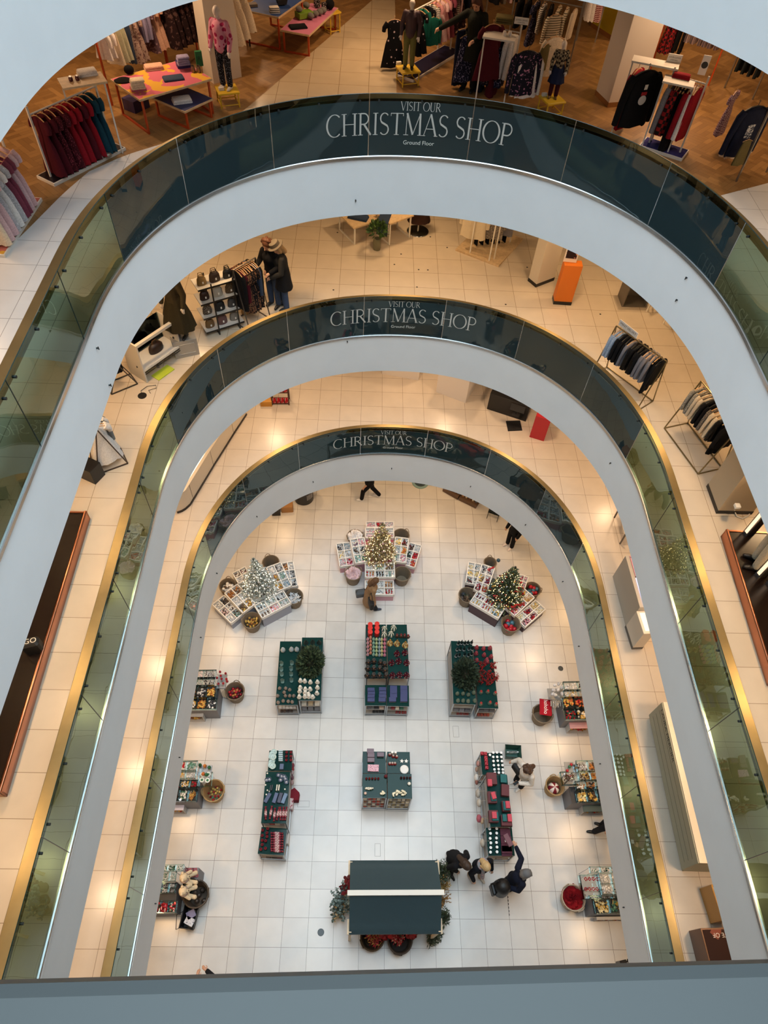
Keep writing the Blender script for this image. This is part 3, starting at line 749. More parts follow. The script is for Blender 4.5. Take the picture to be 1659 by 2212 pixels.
def figure(name, label, cat, loc, rz, skin=SKIN, lean=0.0, turn=0.0, la=None, ra=None, ll=None, rl=None, top='#202024', topm=None, coat=None, coat_m=None, sleeve=1.0, trousers='#1b1b1f', skirt=None, shoes='#1a1a1c', hair=None, hat=None, face=True, hl=.0, h=1.68, socks=None, nod=.25, curly=False):
    """standing figure facing +y; la/ra = (elbow, wrist), ll/rl = (knee, ankle) in its own space"""
    root = thing(name, label, cat, loc, rz); root.scale = (h/1.68,)*3
    B = Matrix.Translation((0,0,.95)) @ Matrix.Rotation(-lean, 4, 'X') @ Matrix.Rotation(turn, 4, 'Z') @ Matrix.Translation((0,0,-.95))
    T = lambda *p: B @ V(p)
    pel, wst, chs, nck, hd = T(0,0,.95), T(0,.0,1.1), T(0,.01,1.28), T(0,.0,1.44), T(0,.03,1.56)
    hdq = Matrix.Translation(hd) @ B.to_3x3().to_4x4() @ Matrix.Rotation(-nod, 4, 'X')
    la = la or ((-.25,0,1.12),(-.25,.1,.88)); ra = ra or ((.25,0,1.12),(.25,.1,.88))
    ll = ll or ((-.1,.02,.49),(-.1,0,.09)); rl = rl or ((.1,.02,.49),(.1,0,.09))
    arms = [(T(-.17,0,1.38), T(*la[0]), T(*la[1])), (T(.17,0,1.38), T(*ra[0]), T(*ra[1]))]; legs = [(V((-.09,0,.9)), V(ll[0]), V(ll[1])), (V((.09,0,.9)), V(rl[0]), V(rl[1]))]
    b = mb(skin); b.use(mat('#2a1d18', .5)); b.use(mat('#9a4f4a', .5)); b.use(skin)
    cap(b, pel, wst, .125, .115); cap(b, wst, chs, .115, .13); cap(b, chs, nck, .12, .055); cap(b, nck, hd, .052, .055)
    X0 = b.X; b.X = hdq
    b.ball((0,.0,.05), .088, 18, 14, .92, 1.08, 1.28); b.ball((0,.035,-.02), .06, 14, 10, .9, 1, 1)
    if face:
        b.cyl((0,.085,.055),(0,.115,.02),.012,.018,8); b.ball((0,.11,.02),.017,8,6)
        for s in (-1,1): b.ball((s*.085,-.005,.03),.024,8,6,.4,.8,1.3)
    b.X = X0
    for sh, el, wr in arms:
        cap(b, sh, el, .048, .038); cap(b, el, wr, .038, .026)
        d = (wr-el).normalized(); pm = wr+d*.075; cap(b, wr+d*.01, pm, .03, .034); sd = d.cross(V((0,0,1)))
        sd = sd.normalized() if sd.length > .1 else V((1,0,0)); dn = d.cross(sd).normalized(); dn = dn if dn.z < 0 else -dn
        for k, L in enumerate((.062,.075,.07,.052)):
            a = pm+sd*(.027-.018*k); k1 = a+d*L*.55+dn*.008; k2 = k1+d*L*.4+dn*L*.45; cap(b, a, k1, .0095, .009); cap(b, k1, k2, .009, .0075)
        t0 = wr+d*.03+sd*.028; t1 = t0+sd*.03+d*.03+dn*.01; cap(b, t0, t1, .0115, .01); cap(b, t1, t1+d*.03+dn*.008, .01, .008)
    for hp, kn, an in legs:
        cap(b, hp, kn, .085, .055); cap(b, kn, an, .056, .038)
    def paint(me):
        if not face: return
        inv = hdq.inverted()
        for p in me.polygons:
            q = inv @ p.center
            if q.y > .05:
                if min((q-V((.032,.088,.06))).length, (q-V((-.032,.088,.06))).length) < .013: p.material_index = 1
                elif abs(q.z+.022) < .008 and abs(q.x) < .025: p.material_index = 2
    def paint2(me):
        paint(me)
    body = fuse(b, .0075, 'body', root, 2, paint2)
    if socks:
        pass
    # shoes
    sm = mat(shoes, .45)
    for (hp, kn, an), s in zip(legs, (-1, 1)):
        d = V((s*.12,1,0)).normalized()
        f = mb(sm); z = an.z-.045; cap(f, V((an.x,an.y-.03,z)), V((an.x,an.y,z))+d*.1, .045, .042); cap(f, V((an.x,an.y,z))+d*.1, V((an.x,an.y,z-.008))+d*.16, .042, .032); cap(f, an, V((an.x,an.y-.01,z)), .05, .048)
        fuse(f, .011, 'shoe', root)
    if trousers:
        t = mb(trousers if not isinstance(trousers, str) else cloth(trousers)); cap(t, pel, wst, .145, .13)
        for hp, kn, an in legs: cap(t, hp, kn, .108, .078); cap(t, kn, an+V((0,0,.02)), .078, .07)
        fuse(t, .014, 'trousers', root)
    if skirt:
        mm, zl, rad = skirt; t = mb(mm); n = 40
        t.lathe([(rad,zl),(rad*.86,zl+(1.0-zl)*.4),(.19,.95),(.15,1.08),(.13,1.1)], n=n, sy=.85, fn=lambda a, l: 1+.06*(1-l)*math.sin(9*a)); t.build('skirt', root, smooth=70)
    if top:
        t = mb(topm or (top if not isinstance(top, str) else cloth(top))); g = .03 if coat is None else .022
        cap(t, pel+V((0,0,-.03)), wst, .135+g, .125+g); cap(t, wst, chs, .125+g, .14+g); cap(t, chs, T(0,0,1.41), .13+g*.8, .075); cap(t, T(-.15,0,1.375), T(.15,0,1.375), .07, .07)
        for sh, el, wr in arms:
            cap(t, sh, el, .062+g*.5, .053+g*.4)
            if sleeve > .5: cap(t, el, el.lerp(wr, .97), .053+g*.4, .042+g*.3)
        fuse(t, .013, 'top', root)
    if coat:
        c2, zl = coat; t = mb(c2); n = 36
        ring_ = []
        for i, (r, z) in enumerate(((.25,zl),(.215,(zl+.95)/2),(.195,.95),(.18,1.1))):
            for j in range(n): a = 2*PI*j/n; q = V((r*math.cos(a)*(1+.04*math.sin(7*a)*(1 if i < 2 else 0)), r*.82*math.sin(a), z)); ring_.append(B @ q if z > .94 else q+V((0,pel.y,0)))
        t.add(ring_, [(i*n+j,i*n+(j+1)%n,(i+1)*n+(j+1)%n,(i+1)*n+j) for i in range(3) for j in range(n)]); t.build('coat_skirt', root, smooth=70)
    if hair:
        hm = mat(hair, .6, bump=.5, bscale=90, vary=.25); t = mb(hm); t.X = hdq
        t.ball((0,-.02,.075), .1, 16, 12, .98, 1.05, 1.15); t.ball((0,-.055,.02), .085, 14, 10)
        for s in (-1,1): cap(t, V((s*.07,-.02,.08)), V((s*.085,-.03,-.03-hl*.4)), .035, .03)
        if hl: cap(t, V((0,-.07,.02)), V((0,-.1,-.06-hl)), .075, .06)
        if curly:
            rr = random.Random(5)
            for k in range(46): a, e = rr.uniform(0,6.28), rr.uniform(-.5,1.5); t.ball((.115*math.cos(a)*math.cos(e), -.03+.115*math.sin(a)*math.cos(e) if math.sin(a) < .5 else -.03, .06+.13*math.sin(e)), .035, 7, 5)
        fuse(t, .009, 'hair', root, 1)
    if hat:
        kind, hc = hat; t = mb(mat(hc, .8, bump=.3, bscale=120)); t.X = hdq
        if kind == 'cap':
            t.lathe([(.104,.07),(.106,.1),(.09,.16),(.05,.185),(.001,.19)], (0,-.01,0), 22, .95, 1.1); t.prism([(-.085,.07),(.085,.07),(.07,.17),(0,.19),(-.07,.17)], .075, .09)
        else: t.lathe([(.17,.095),(.168,.105),(.105,.11),(.1,.19),(.07,.205),(.001,.195)], (0,-.01,0), 26, .95, 1.1)
        t.build('hat', root, smooth=50)
    return root
def prop(root, m, name, smooth=50, label=None): return m.build(name, root, smooth=smooth, label=label)
def shoulder_bag(label, owner_xy, rz, off, size, m, strap=True, z=.75):
    """bag hanging beside a person, as a thing of its own"""
    q = Matrix.Rotation(rz, 3, 'Z') @ V(off); r = thing('shoulder_bag', label, 'bag', (owner_xy[0]+q.x, owner_xy[1]+q.y, z), rz)
    w, d, h = size; b = mb(m); b.bbox(-w/2,w/2,-d/2,d/2,0,h,.025); b.build('bag_body', r, smooth=30)
    b = mb(m); b.tube([(-w*.4,0,h),(-w*.2,0,h+.3),(w*.2,0,h+.3),(w*.4,0,h)], .012, 6); b.build('strap', r, smooth=60); return r
def ground(px, z=0.0, base=0.0): p = at(px[0], px[1], base+z); return (p.x, p.y, base)
K = crop(3.19, 440, 1100)
TAN = mat('#8f6f4d', .85, vary=.06, bscale=20)
g = ground(K(1160,520), 1.45)
figure('person', 'person in a tan coat with a black bag walking past the pink tree display', 'person', (g[0]-.05,g[1],0), -1.3, lean=.18, top=TAN, coat=(TAN,.42), trousers='#23262c', shoes='#3a4658', hair='#5e4026', hl=.1, ll=((-.1,.06,.5),(-.1,.02,.09)), rl=((.1,.06,.5),(.12,.18,.09)), la=((-.27,.02,1.12),(-.24,.16,.95)), ra=((.26,-.04,1.1),(.28,.06,.86)))
b = shoulder_bag('black fabric bag on the back of the person in the tan coat', g, -1.3, (.27,-.08,0), (.32,.13,.34), mat('#111114',.7), z=.7)
r = thing('shopping_basket', 'small grey hand basket held by the person in the tan coat', 'basket', (g[0]-.32,g[1]+.12,.62), .2); m = mb(mat('#4b5156',.5)); m.bbox(-.15,.15,-.1,.1,0,.2,.02); m.build('basket_body', r); m = mb(mat('#33373b',.5)); m.tube([(-.14,0,.19),(-.1,0,.34),(.1,0,.34),(.14,0,.19)],.01,6); m.build('handle', r)
K = crop(3.072, 700, 1020)
g = ground(K(297,176))
figure('person', 'person in black striding left beyond the pink tree display, head hidden', 'person', g, 1.5, top='#141416', sleeve=.4, trousers='#0f0f12', shoes='#e6e3de', hair='#2a211c', ll=((-.1,.2,.5),(-.1,.24,.09)), rl=((.1,-.1,.5),(.1,-.34,.14)), la=((-.25,.05,1.12),(-.24,.16,.9)))
g = ground(K(1228,492))
figure('person', 'person in black trousers and pale shoes under the right of the curve', 'person', g, 2.2, top='#141416', trousers='#0e0e11', shoes='#ded3d0', hair='#2a211c')
K = crop(4.1475, 940, 1580)
JK = mat('#d9d4cb', .95, bump=.6, bscale=50, vary=.1)
g = ground(K(852,325), 1.56)
figure('person', 'person with curly brown hair in a white fleece jacket pulling a green basket', 'person', g, 2.15, lean=.1, nod=.6, top=JK, trousers='#121215', shoes='#e4e1dc', hair='#4a3324', hl=.16, curly=True, la=((-.28,.06,1.14),(-.1,.3,1.15)), ra=((.34,-.05,1.16),(.42,.08,.98)))
q = at(*K(745,345), 1.0); m = mb(mat('#121214',.6)); m.bbox(-.15,.15,-.05,.05,0,.22,.02); r = solo('shoulder_bag', m, 'black shoulder bag at the side of the person in the white jacket', 'bag', (q.x-.03,q.y+.02,.85), 2.1)
m = mb(mat('#17181c',.2)); m.bbox(-.035,.035,-.07,.07,0,.009,.002); q = Matrix.Rotation(2.15,3,'Z') @ V((-.06,.42,0)); o = solo('phone', m, 'dark phone held by the person in the white jacket', 'phone', (g[0]+q.x,g[1]+q.y,1.2), 2.15)
a = at(*K(700,178), .32); r = thing('wheeled_basket', 'green wheeled shopping basket behind the person in the white jacket', 'basket', (a.x,a.y,0), -.05)
m = mb(mat('#2c5a4e',.5))
def tub(m, w, d, h, t=.012, k=.82):
    for (x0,y0,x1,y1) in ((-w,-d,w,-d),(w,-d,w,d),(w,d,-w,d),(-w,d,-w,-d)):
        m.add([(x0*k,y0*k,.05),(x1*k,y1*k,.05),(x1,y1,h),(x0,y0,h),(x0*k*.94,y0*k*.94,.05),(x1*k*.94,y1*k*.94,.05),(x1*.95,y1*.95,h),(x0*.95,y0*.95,h)], [(0,1,2,3),(5,4,7,6),(3,2,6,7)])
    m.box(-w*k,w*k,-d*k,d*k,.045,.055)
tub(m, .21, .16, .34); m.build('tub', r); m = mb(mat('#173028',.5)); m.tube([(-.21,-.16,.34),(.21,-.16,.34),(.21,.16,.34),(-.21,.16,.34)],.014,6,close=True); m.build('rim', r, smooth=50)
m = mb(mat('#26282b',.5)); m.tube([(-.05,-.16,.33),(0.0,-.42,.62),(.12,-.42,.62),(.1,-.16,.33)],.009,6); m.build('handle', r, smooth=60)
for sx in (-1,1): m = mb(mat('#1a1a1c',.5)); m.cyl((sx*.15,-.1,.03),(sx*.17,-.1,.03),.03,n=10); m.build('wheel', r)
for i in range(6): m = mb(mat(('#cfd4d2','#aeb8b6','#e3e3df')[i%3],.4)); m.bbox(-.05,.05,-.018,.018,0,.12,.004); solo('packet', m, 'pale packet, %s in the green wheeled basket' % ordn(i,6), 'packet', (a.x-.1+.045*i,a.y+.02,.08), .1, 'packets in the green basket')
g = ground(K(165,1120), .95)
figure('person', 'person with dark hair in a black coat stooping left of the blonde person', 'person', g, -2.5, lean=.5, nod=.3, top='#19191c', trousers='#121214', shoes='#101012', hair='#3a2a20', hl=.14, la=((-.27,.05,1.1),(-.16,.3,.98)), ra=((.26,.05,1.1),(.12,.3,.98)), rl=((.1,.12,.5),(.12,.2,.09)), ll=((-.1,-.05,.5),(-.12,-.16,.1)))
g = ground(K(430,1165), 1.58)
o = figure('person', 'blonde person in a navy coat and cream trousers near the long right table', 'person', (g[0],g[1],0), -2.65, lean=.12, nod=.45, top='#15181f', trousers='#b9a68c', shoes='#cfc2b0', hair='#c6a878', hl=.03, la=((-.28,.03,1.1),(-.24,.2,.95)), ra=((.28,.03,1.1),(.26,.2,.92)), ll=((-.1,.1,.5),(-.1,.16,.09)))
m = mb(print_mat('#8d9094','#c9a3a8',20,.55)); m.tube([(.1*math.cos(t),.09*math.sin(t)+.04,1.44) for t in [i*PI/8 for i in range(16)]],.045,8,close=True); cap(m, V((.06,.15,1.4)), V((.08,.24,1.05)),.045,.05); m.build('scarf', o, smooth=60)
g = ground(K(765,1285), 1.64)
o = figure('person', 'person in a navy jacket and grey cap holding up a plum package', 'person', (g[0],g[1],0), -1.35, lean=.12, nod=.5, top='#161a2a', trousers='#15171d', shoes='#131315', hair='#6a6560', hat=('cap','#67686a'), la=((-.34,.16,1.36),(-.6,.1,1.4)), ra=((.25,-.05,1.14),(.12,-.26,1.05)))
q = Matrix.Rotation(-1.35,3,'Z') @ V((-.78,.02,0)); m = mb(mat('#6a3d48',.5)); m.bbox(-.06,.06,-.14,.14,0,.05,.004); r = solo('gift_box', m, 'flat plum box held up by the person in the grey cap', 'box', (g[0]+q.x,g[1]+q.y,1.36), .45)
q = Matrix.Rotation(-1.35,3,'Z') @ V((.1,-.36,0)); r = thing('backpack', 'bulky black backpack behind the person in the grey cap', 'bag', (g[0]+q.x,g[1]+q.y,.72), -1.35)
m = mb(mat('#0e0e10',.5,bump=.3)); cap(m, V((0,0,.12)), V((0,0,.45)), .2, .18); o2 = fuse(m, .02, 'bag_body', r); m = mb(mat('#1c1c1f',.5)); m.tube([(-.12,-.17,.1),(-.12,-.23,.3),(-.12,-.1,.6)],.015,6); m.build('strap', r); m = mb(mat('#161618',.5)); m.bbox(-.12,.12,-.25,-.17,.1,.35,.02); m.build('pocket', r)
g = ground(K(1445,880))
figure('person', 'person in dark clothes at the right edge, only one shoe and trouser leg showing', 'person', (g[0]+.12,g[1],0), 1.4, top='#25262b', trousers='#1b1c21', shoes='#141415', hair='#3a2e26', ll=((-.1,.14,.5),(-.1,.2,.09)))
K = crop(5.82, 320, 1780)
g = ground(K(905,2010))
figure('person', 'person at the lower left edge using a phone, mostly hidden under the steel rail', 'person', (g[0]-.08,g[1]-.2,0), .3, lean=.1, nod=.5, top='#1b1b1e', trousers='#17171a', shoes='#111113', hair='#4a3a2e', la=((-.28,.1,1.12),(-.16,.34,1.14)), ra=((.26,.12,1.12),(.06,.38,1.16)), rl=((.1,.12,.5),(.12,.16,.09)))
q = at(*K(722,1945), 1.2); r = thing('phone', 'phone in an open black wallet case held at the lower left edge', 'phone', q, .15); m = mb(mat('#101012',.5)); m.bbox(-.085,.085,-.075,.075,0,.008,.002); m.build('wallet_case', r); m = mb(mat('#aeb6d0',.1,emit=.5)); m.bbox(.005,.078,-.065,.065,.008,.012,.001); m.build('screen', r)
# ---------------------------------------------------------------- the three ornament displays under the far curve
SIL, WHT, COP, BRZ, GLD, RED, DRD, BUR, PNK, PPK, SAG, GRN, DGN, PBL, TEA, BRN, CHA, CRM, PLM, ORG = '#c9ccd0','#eceae6','#b5793f','#8a5a30','#d8b25c','#b3202c','#8c1522','#5f1f2a','#e6a7b4','#f0d3d8','#7fa39a','#4d7f6c','#1f4a3a','#8fa9b8','#3f6b7d','#5b4a3c','#33343a','#e8dcae','#6a4a66','#d4763f'
K = crop(3.19, 440, 1100)
def plinth(label, a, b, d, z, m, z0=0.0, name='display_plinth'):
    c, ang, w, dp = rect3(a, b, d, z); o = mb(m); o.bbox(-w/2, w/2, -dp/2, dp/2, 0, z-z0, .004)
    return solo(name, o, label, 'plinth', (c.x, c.y, z0), ang)
PINK = mat('#cf9ba4', 0.6); LILAC = mat('#9a9daa', 0.6); PLUMB = mat('#4a3238', 0.6); CERISE = mat('#b0505c', 0.6)
T = 'the pink tree display'
zi, zo = 0.62, 0.42
def under(cl, a, b, d, z, m, deep=0.12):
    c, ang, w, dp = rect3(a, b, d, z)
    o = mb(m); o.box(-w/2+.01, w/2-.01, -dp/2+.01, dp/2-.01, 0, z-deep); return solo('display_plinth', o, cl, 'plinth', (c.x, c.y, 0), ang)
def set_tray(where, side, a, b, d, z, nx, ny, fill, m, single=None, A=''):
    lab = 'white compartment tray, %s of %s' % (side, where)
    tray(lab, a, b, d, z, nx, ny, 0.12, fill, None, single, where=side.replace('at ','').replace(' inside',' inner').replace(' outside',' outer')+' tray, '+where.replace('the ',''))
    under('low %s plinth under the tray %s of %s' % (A, side, where), a, b, d, z, m)
s = set_tray
s(T,'at front inside',K(1113,370),K(1313,370),K(1113,467),zi,3,2,[([PBL,WHT],'stick'),([SAG,GRN],'mix'),([BRN,BRZ],'star'),([PNK,RED,COP],'ball'),([CHA,BRN],'ball'),([SAG,WHT],'box')],PINK,True,'pink')
s(T,'at front outside',K(1113,490),K(1307,490),K(1113,587),zo,3,2,[([WHT,SIL],'ball'),([SIL,WHT],'ball'),([BRZ,COP],'star'),([PBL,WHT],'stick'),([PBL,WHT],'stick'),([BRZ,RED],'mix')],PINK,True,'pink')
s(T,'at left inside',K(1010,207),K(1105,193),K(1012,376),zi,2,3,[([PLM,WHT],'ball'),([PNK,WHT],'ball'),([BRN,SIL],'ball'),([CHA,WHT],'ball'),([SAG,WHT],'star'),([SAG,GRN],'ball')],PINK,None,'pink')
s(T,'at left outside',K(913,237),K(1007,225),K(908,398),zo,2,3,[([SIL,CHA],'ball'),([SIL,PBL],'stick'),([WHT,GLD],'stick'),([SIL,WHT],'star'),([SIL,PNK],'star'),([PNK,RED],'mix')],PINK,None,'pink')
s(T,'at right inside',K(1322,190),K(1412,201),K(1320,358),zi,2,3,[([CRM,GLD],'box'),([BRN,DRD],'ball'),([SIL,PBL],'stick'),([GLD,ORG],'ball'),([SIL,SAG],'ball'),([PNK,WHT],'mix')],PINK,None,'pink')
s(T,'at right outside',K(1420,229),K(1500,250),K(1407,388),zo,2,3,[([BRN,BUR],'ball'),([SIL,WHT],'ball'),([CHA,DGN],'ball'),([RED,DRD],'cloth'),([SIL,PPK],'ball'),([RED,ORG],'mix')],PINK,None,'pink')
s(T,'at back inside',K(1115,127),K(1308,127),K(1115,195),zi,3,2,[([PNK,SIL],'ball'),([RED,PPK],'ball'),([SIL],'ball'),([PPK],'star'),([PNK,RED],'ball'),([RED,WHT],'ball')],PINK,None,'pink')
s(T,'at back outside',K(1120,85),K(1308,85),K(1120,122),zo,3,1,[([PNK,SIL],'ball'),([RED],'ball'),([PPK,SIL],'ball')],PINK,None,'pink')
plinth('square cerise plinth carrying the gold and pink Christmas tree', K(1116,205), K(1308,205), K(1116,368), 0.5, CERISE)
p = at(*K(1213,325), 0.5)
xmas_tree('gold Christmas tree with pink ribbons and warm lights, middle of the three trees', (p.x, p.y, 0.5), 1.75, 0.52, [mat(c, 0.5) for c in ('#9c8a5e','#857548','#b5a57c','#6f6a4a','#a98f7f')], '#ffe2a0', WICKD, 1.0, [PPK, PNK, GLD, SIL])
T2 = 'the silver tree display'
s(T2,'at front',K(350,663),K(548,560),K(405,747),zi,3,2,[([CHA,PBL],'ball'),([SAG,SIL],'stick'),([CHA,SIL],'ball'),([BRN,SIL],'mix'),([RED,PNK],'mix'),([SIL,SAG],'ball')],LILAC,True,'grey')
s(T2,'at lower left inside',K(145,577),K(232,515),K(250,728),zi,2,3,[([COP,BRZ],'ball'),([COP,BRN],'ball'),([SIL,WHT],'star'),([WHT,SIL],'star'),([BRN,GLD],'star'),([BRZ,GLD],'ball')],LILAC,None,'grey')
s(T2,'at lower left outside',K(60,655),K(140,592),K(160,808),zo,2,3,[([WHT,SIL],'mix'),([BRN,CHA],'ball'),([PPK,BRN],'mix'),([BRN,WHT],'ball'),([WHT,SIL],'mix'),([SAG,BRN],'ball')],LILAC,None,'grey')
s(T2,'at upper right inside',K(432,402),K(530,365),K(535,553),zi,2,3,[([SIL,WHT],'star'),([SIL,CHA],'star'),([COP,GLD],'ball'),([SIL,SAG],'star'),([GLD,COP],'ball'),([SIL,PBL],'ball')],LILAC,None,'grey')
s(T2,'at upper right outside',K(537,371),K(615,357),K(634,528),zo,2,3,[([COP,BRZ],'star'),([WHT,SIL],'mix'),([SIL],'ball'),([CHA,SIL],'ball'),([CHA],'ball'),([CHA,SIL],'ball')],LILAC,None,'grey')
s(T2,'at upper left',K(197,440),K(285,395),K(240,512),zi,2,2,[([BRN,WHT],'ball'),([BUR,WHT],'ball'),([SIL,WHT],'star'),([WHT],'star')],LILAC,None,'grey')
plinth('white plinth carrying the frosted silver Christmas tree', K(270,490), K(430,425), K(345,645), 0.5, WHITE)
p = at(*K(388,560), 0.5)
xmas_tree('frosted silver Christmas tree, leftmost of the three trees', (p.x, p.y, 0.5), 1.75, 0.52, [mat(c, 0.6) for c in ('#9aa39d','#7f8a86','#c4c9c6','#6a7772','#b3bab7')], '#fff0cc', WICKD, 1.0, [SIL, WHT, SIL])
T3 = 'the red tree display'
K = crop(3.072, 700, 1020)
s(T3,'at front',K(1020,787),K(1205,895),K(985,868),zi,3,2,[([BUR,PPK],'ball'),([RED,DRD],'ball'),([GLD,SAG],'ball'),([WHT,GLD],'ball'),([RED,COP],'mix'),([TEA,GLD],'ball')],PLUMB,True,'plum')
s(T3,'at left outside',K(960,595),K(1046,611),K(868,718),zo,2,3,[([WHT,CRM],'drop'),([TEA,WHT],'drop'),([GLD,CRM],'star'),([GLD,CRM],'star'),([BUR,SAG],'ball'),([BRN,WHT],'ball')],PLUMB,None,'plum')
s(T3,'at left inside',K(1050,609),K(1132,636),K(952,763),zi,2,3,[([CHA,SIL],'drop'),([PLM,WHT],'ball'),([GLD,BRN],'star'),([PLM,DRD],'ball'),([BUR,RED],'ball'),([RED,COP],'ball')],PLUMB,None,'plum')
s(T3,'at right inside',K(1318,764),K(1396,830),K(1212,905),zi,2,3,[([RED,GLD],'ball'),([GLD,COP],'stick'),([PNK,WHT],'mix'),([RED,COP],'ball'),([RED,DRD],'cloth'),([PNK,RED],'ball')],PLUMB,None,'plum')
s(T3,'at right outside',K(1404,848),K(1470,908),K(1284,978),zo,2,3,[([CRM,GLD],'mix'),([WHT,CRM],'ball'),([BUR,RED],'ball'),([BUR,RED],'ball'),([CRM,WHT],'ball'),([PNK,BUR],'ball')],PLUMB,None,'plum')
s(T3,'at upper right',K(1306,678),K(1356,696),K(1270,745),zi,2,2,[([PNK,RED],'ball'),([PNK,SIL],'ball')],PLUMB,None,'plum')
plinth('dark plinth carrying the green Christmas tree', K(1120,700), K(1260,770), K(1050,830), 0.5, mat('#2c3a3c', .5))
p = at(*K(1192,835), 0.5)
xmas_tree('green Christmas tree with red bows and gold lights, rightmost of the three trees', (p.x, p.y, 0.5), 1.75, 0.56, [mat(c, 0.7) for c in ('#2c3a26','#3a4a30','#22301f','#4a5738')], '#ffd890', WICKD, 1.1, [GLD, RED, TEA, SIL])
RB = mat('#b81f2a', 0.5)
for (x, y, z, l) in ((1258,790,1.15,'red ribbon bow on the right of the green tree'),(1148,822,0.95,'red ribbon bow low on the front of the green tree'),(1105,640,1.2,'red ribbon bow on the left of the green tree'),(1290,730,1.0,'red ribbon bow at the far right edge of the green tree')):
    q = at(*K(x, y), z); bow(l, q, 0.11, RB, RND.uniform(-.5,.5))
q = at(*K(1252,893), 0.7); bow('large red ribbon bow lying in the right tray below the green tree', q, 0.16, RB, .4)
q = at(*K(1212,700), 1.35); m = mb(mat('#1f3f5c', .4)); m.ball((0,0,0), .075, 12, 9); solo('bauble', m, 'large dark blue bauble on the front of the green tree', 'ornament', q, smooth=60)
q = at(*K(1157,585), 1.5); m = mb(mat('#1f3f4c', .4)); m.ball((0,0,0), .06, 12, 9); solo('bauble', m, 'dark blue bauble high on the left of the green tree', 'ornament', q, smooth=60)
# ---- baskets
def f_items(cols, kind, n, size, name, label, cat='ornament', grp=None, hh=.7):
    def f(p, rt, h):
        for i in range(n):
            m = mb(mat(RND.choice(cols), .35, .1)); deco(m, (0,0,0), size, kind, RND); a = i*2.4; q = (rt-.09)*math.sqrt((i+.3)/n)
            solo(name, m, label, cat, (p.x+q*math.cos(a), p.y+q*math.sin(a), h*hh+RND.uniform(-.04,.06)-q*.1), RND.uniform(0,3), grp or label, smooth=50)
        m = mb(mat(cols[0], .7)); m.lathe([(0.001,h*.55),(rt-.06,h*.5)], n=20); 
    return f
def f_cloth(col, name, label, hump=.14):
    def f(p, rt, h):
        m = mb(cloth(col, .05)); N = 30
        vs = []; rows = 9
        for j in range(rows):
            for i in range(N):
                t = 2*PI*i/N; q = rt*1.0*j/(rows-1); w = .035*math.sin(5*t+j*1.7)+.02*math.sin(11*t-j)
                vs.append((q*math.cos(t)*(1+w*2), q*math.sin(t)*(1+w*2), h*.92+hump*math.cos(j/(rows-1)*PI/2)+w*(1.2 if j else 0)))
        m.add(vs, [(j*N+i, j*N+(i+1)%N, (j+1)*N+(i+1)%N, (j+1)*N+i) for j in range(rows-1) for i in range(N)])
        solo(name, m, label, 'blanket', (p.x, p.y, 0), 0, smooth=70)
    return f
K = crop(3.19, 440, 1100)
wb = wicker_basket
wb('wicker basket heaped with silver star ornaments, right of the silver tree display', K(622,600), rt=.27, fill=f_items([SIL,WHT],'star',16,.055,'star_ornament','silver star in the basket right of the silver tree display'))
wb('wicker basket of gold pine cones in front of the silver tree display', K(330,765), rt=.27, fill=f_items([GLD,COP],'drop',18,.05,'pine_cone','gold pine cone in the basket in front of the silver tree display'))
wb('wicker basket of silver baubles left of the silver tree display', K(165,525), rt=.25, fill=f_items([SIL,WHT,BRN],'ball',14,.06,'bauble','silver bauble in the basket left of the silver tree display'))
wb('empty wicker basket behind the silver tree display', K(462,365), rt=.26)
wb('wicker basket stuffed with pink blanket, front left of the pink tree display', K(1030,440), rt=.26, fill=f_cloth('#d9bcc0','blanket','pale pink blanket bunched in the basket beside the pink tree display'))
wb('empty wicker basket at the front right of the pink tree display', K(1368,445), rt=.27)
wb('wicker basket under a white blanket, back left of the pink tree display', K(1043,185), rt=.26, fill=f_cloth('#ece6e2','blanket','white fleece blanket heaped at the back left of the pink tree display', .2))
wb('empty wicker basket at the back right of the pink tree display', K(1362,180), rt=.26)
K = crop(3.072, 700, 1020)
wb('wicker basket with dark greenery at the left of the red tree display', K(952,815), rt=.27, fill=f_items([DGN,BRN,CHA],'star',16,.05,'leaf_ornament','dark green leaf ornament in the basket left of the red tree display', hh=.55))
wb('wicker basket of red and blue balls in front of the red tree display', K(1240,1003), rt=.28, fill=f_items([RED,RED,TEA,RED],'ball',8,.085,'yarn_ball','large felt ball in the basket in front of the red tree display', hh=.6))
wb('wicker basket of green and red balls at the right of the red tree display', K(1385,775), rt=.25, fill=f_items([TEA,DGN,RED,TEA],'ball',9,.075,'bauble','large bauble in the basket right of the red tree display', hh=.75))
wb('empty wicker basket behind the left of the red tree display', K(1103,598), rt=.2, rb=.16)
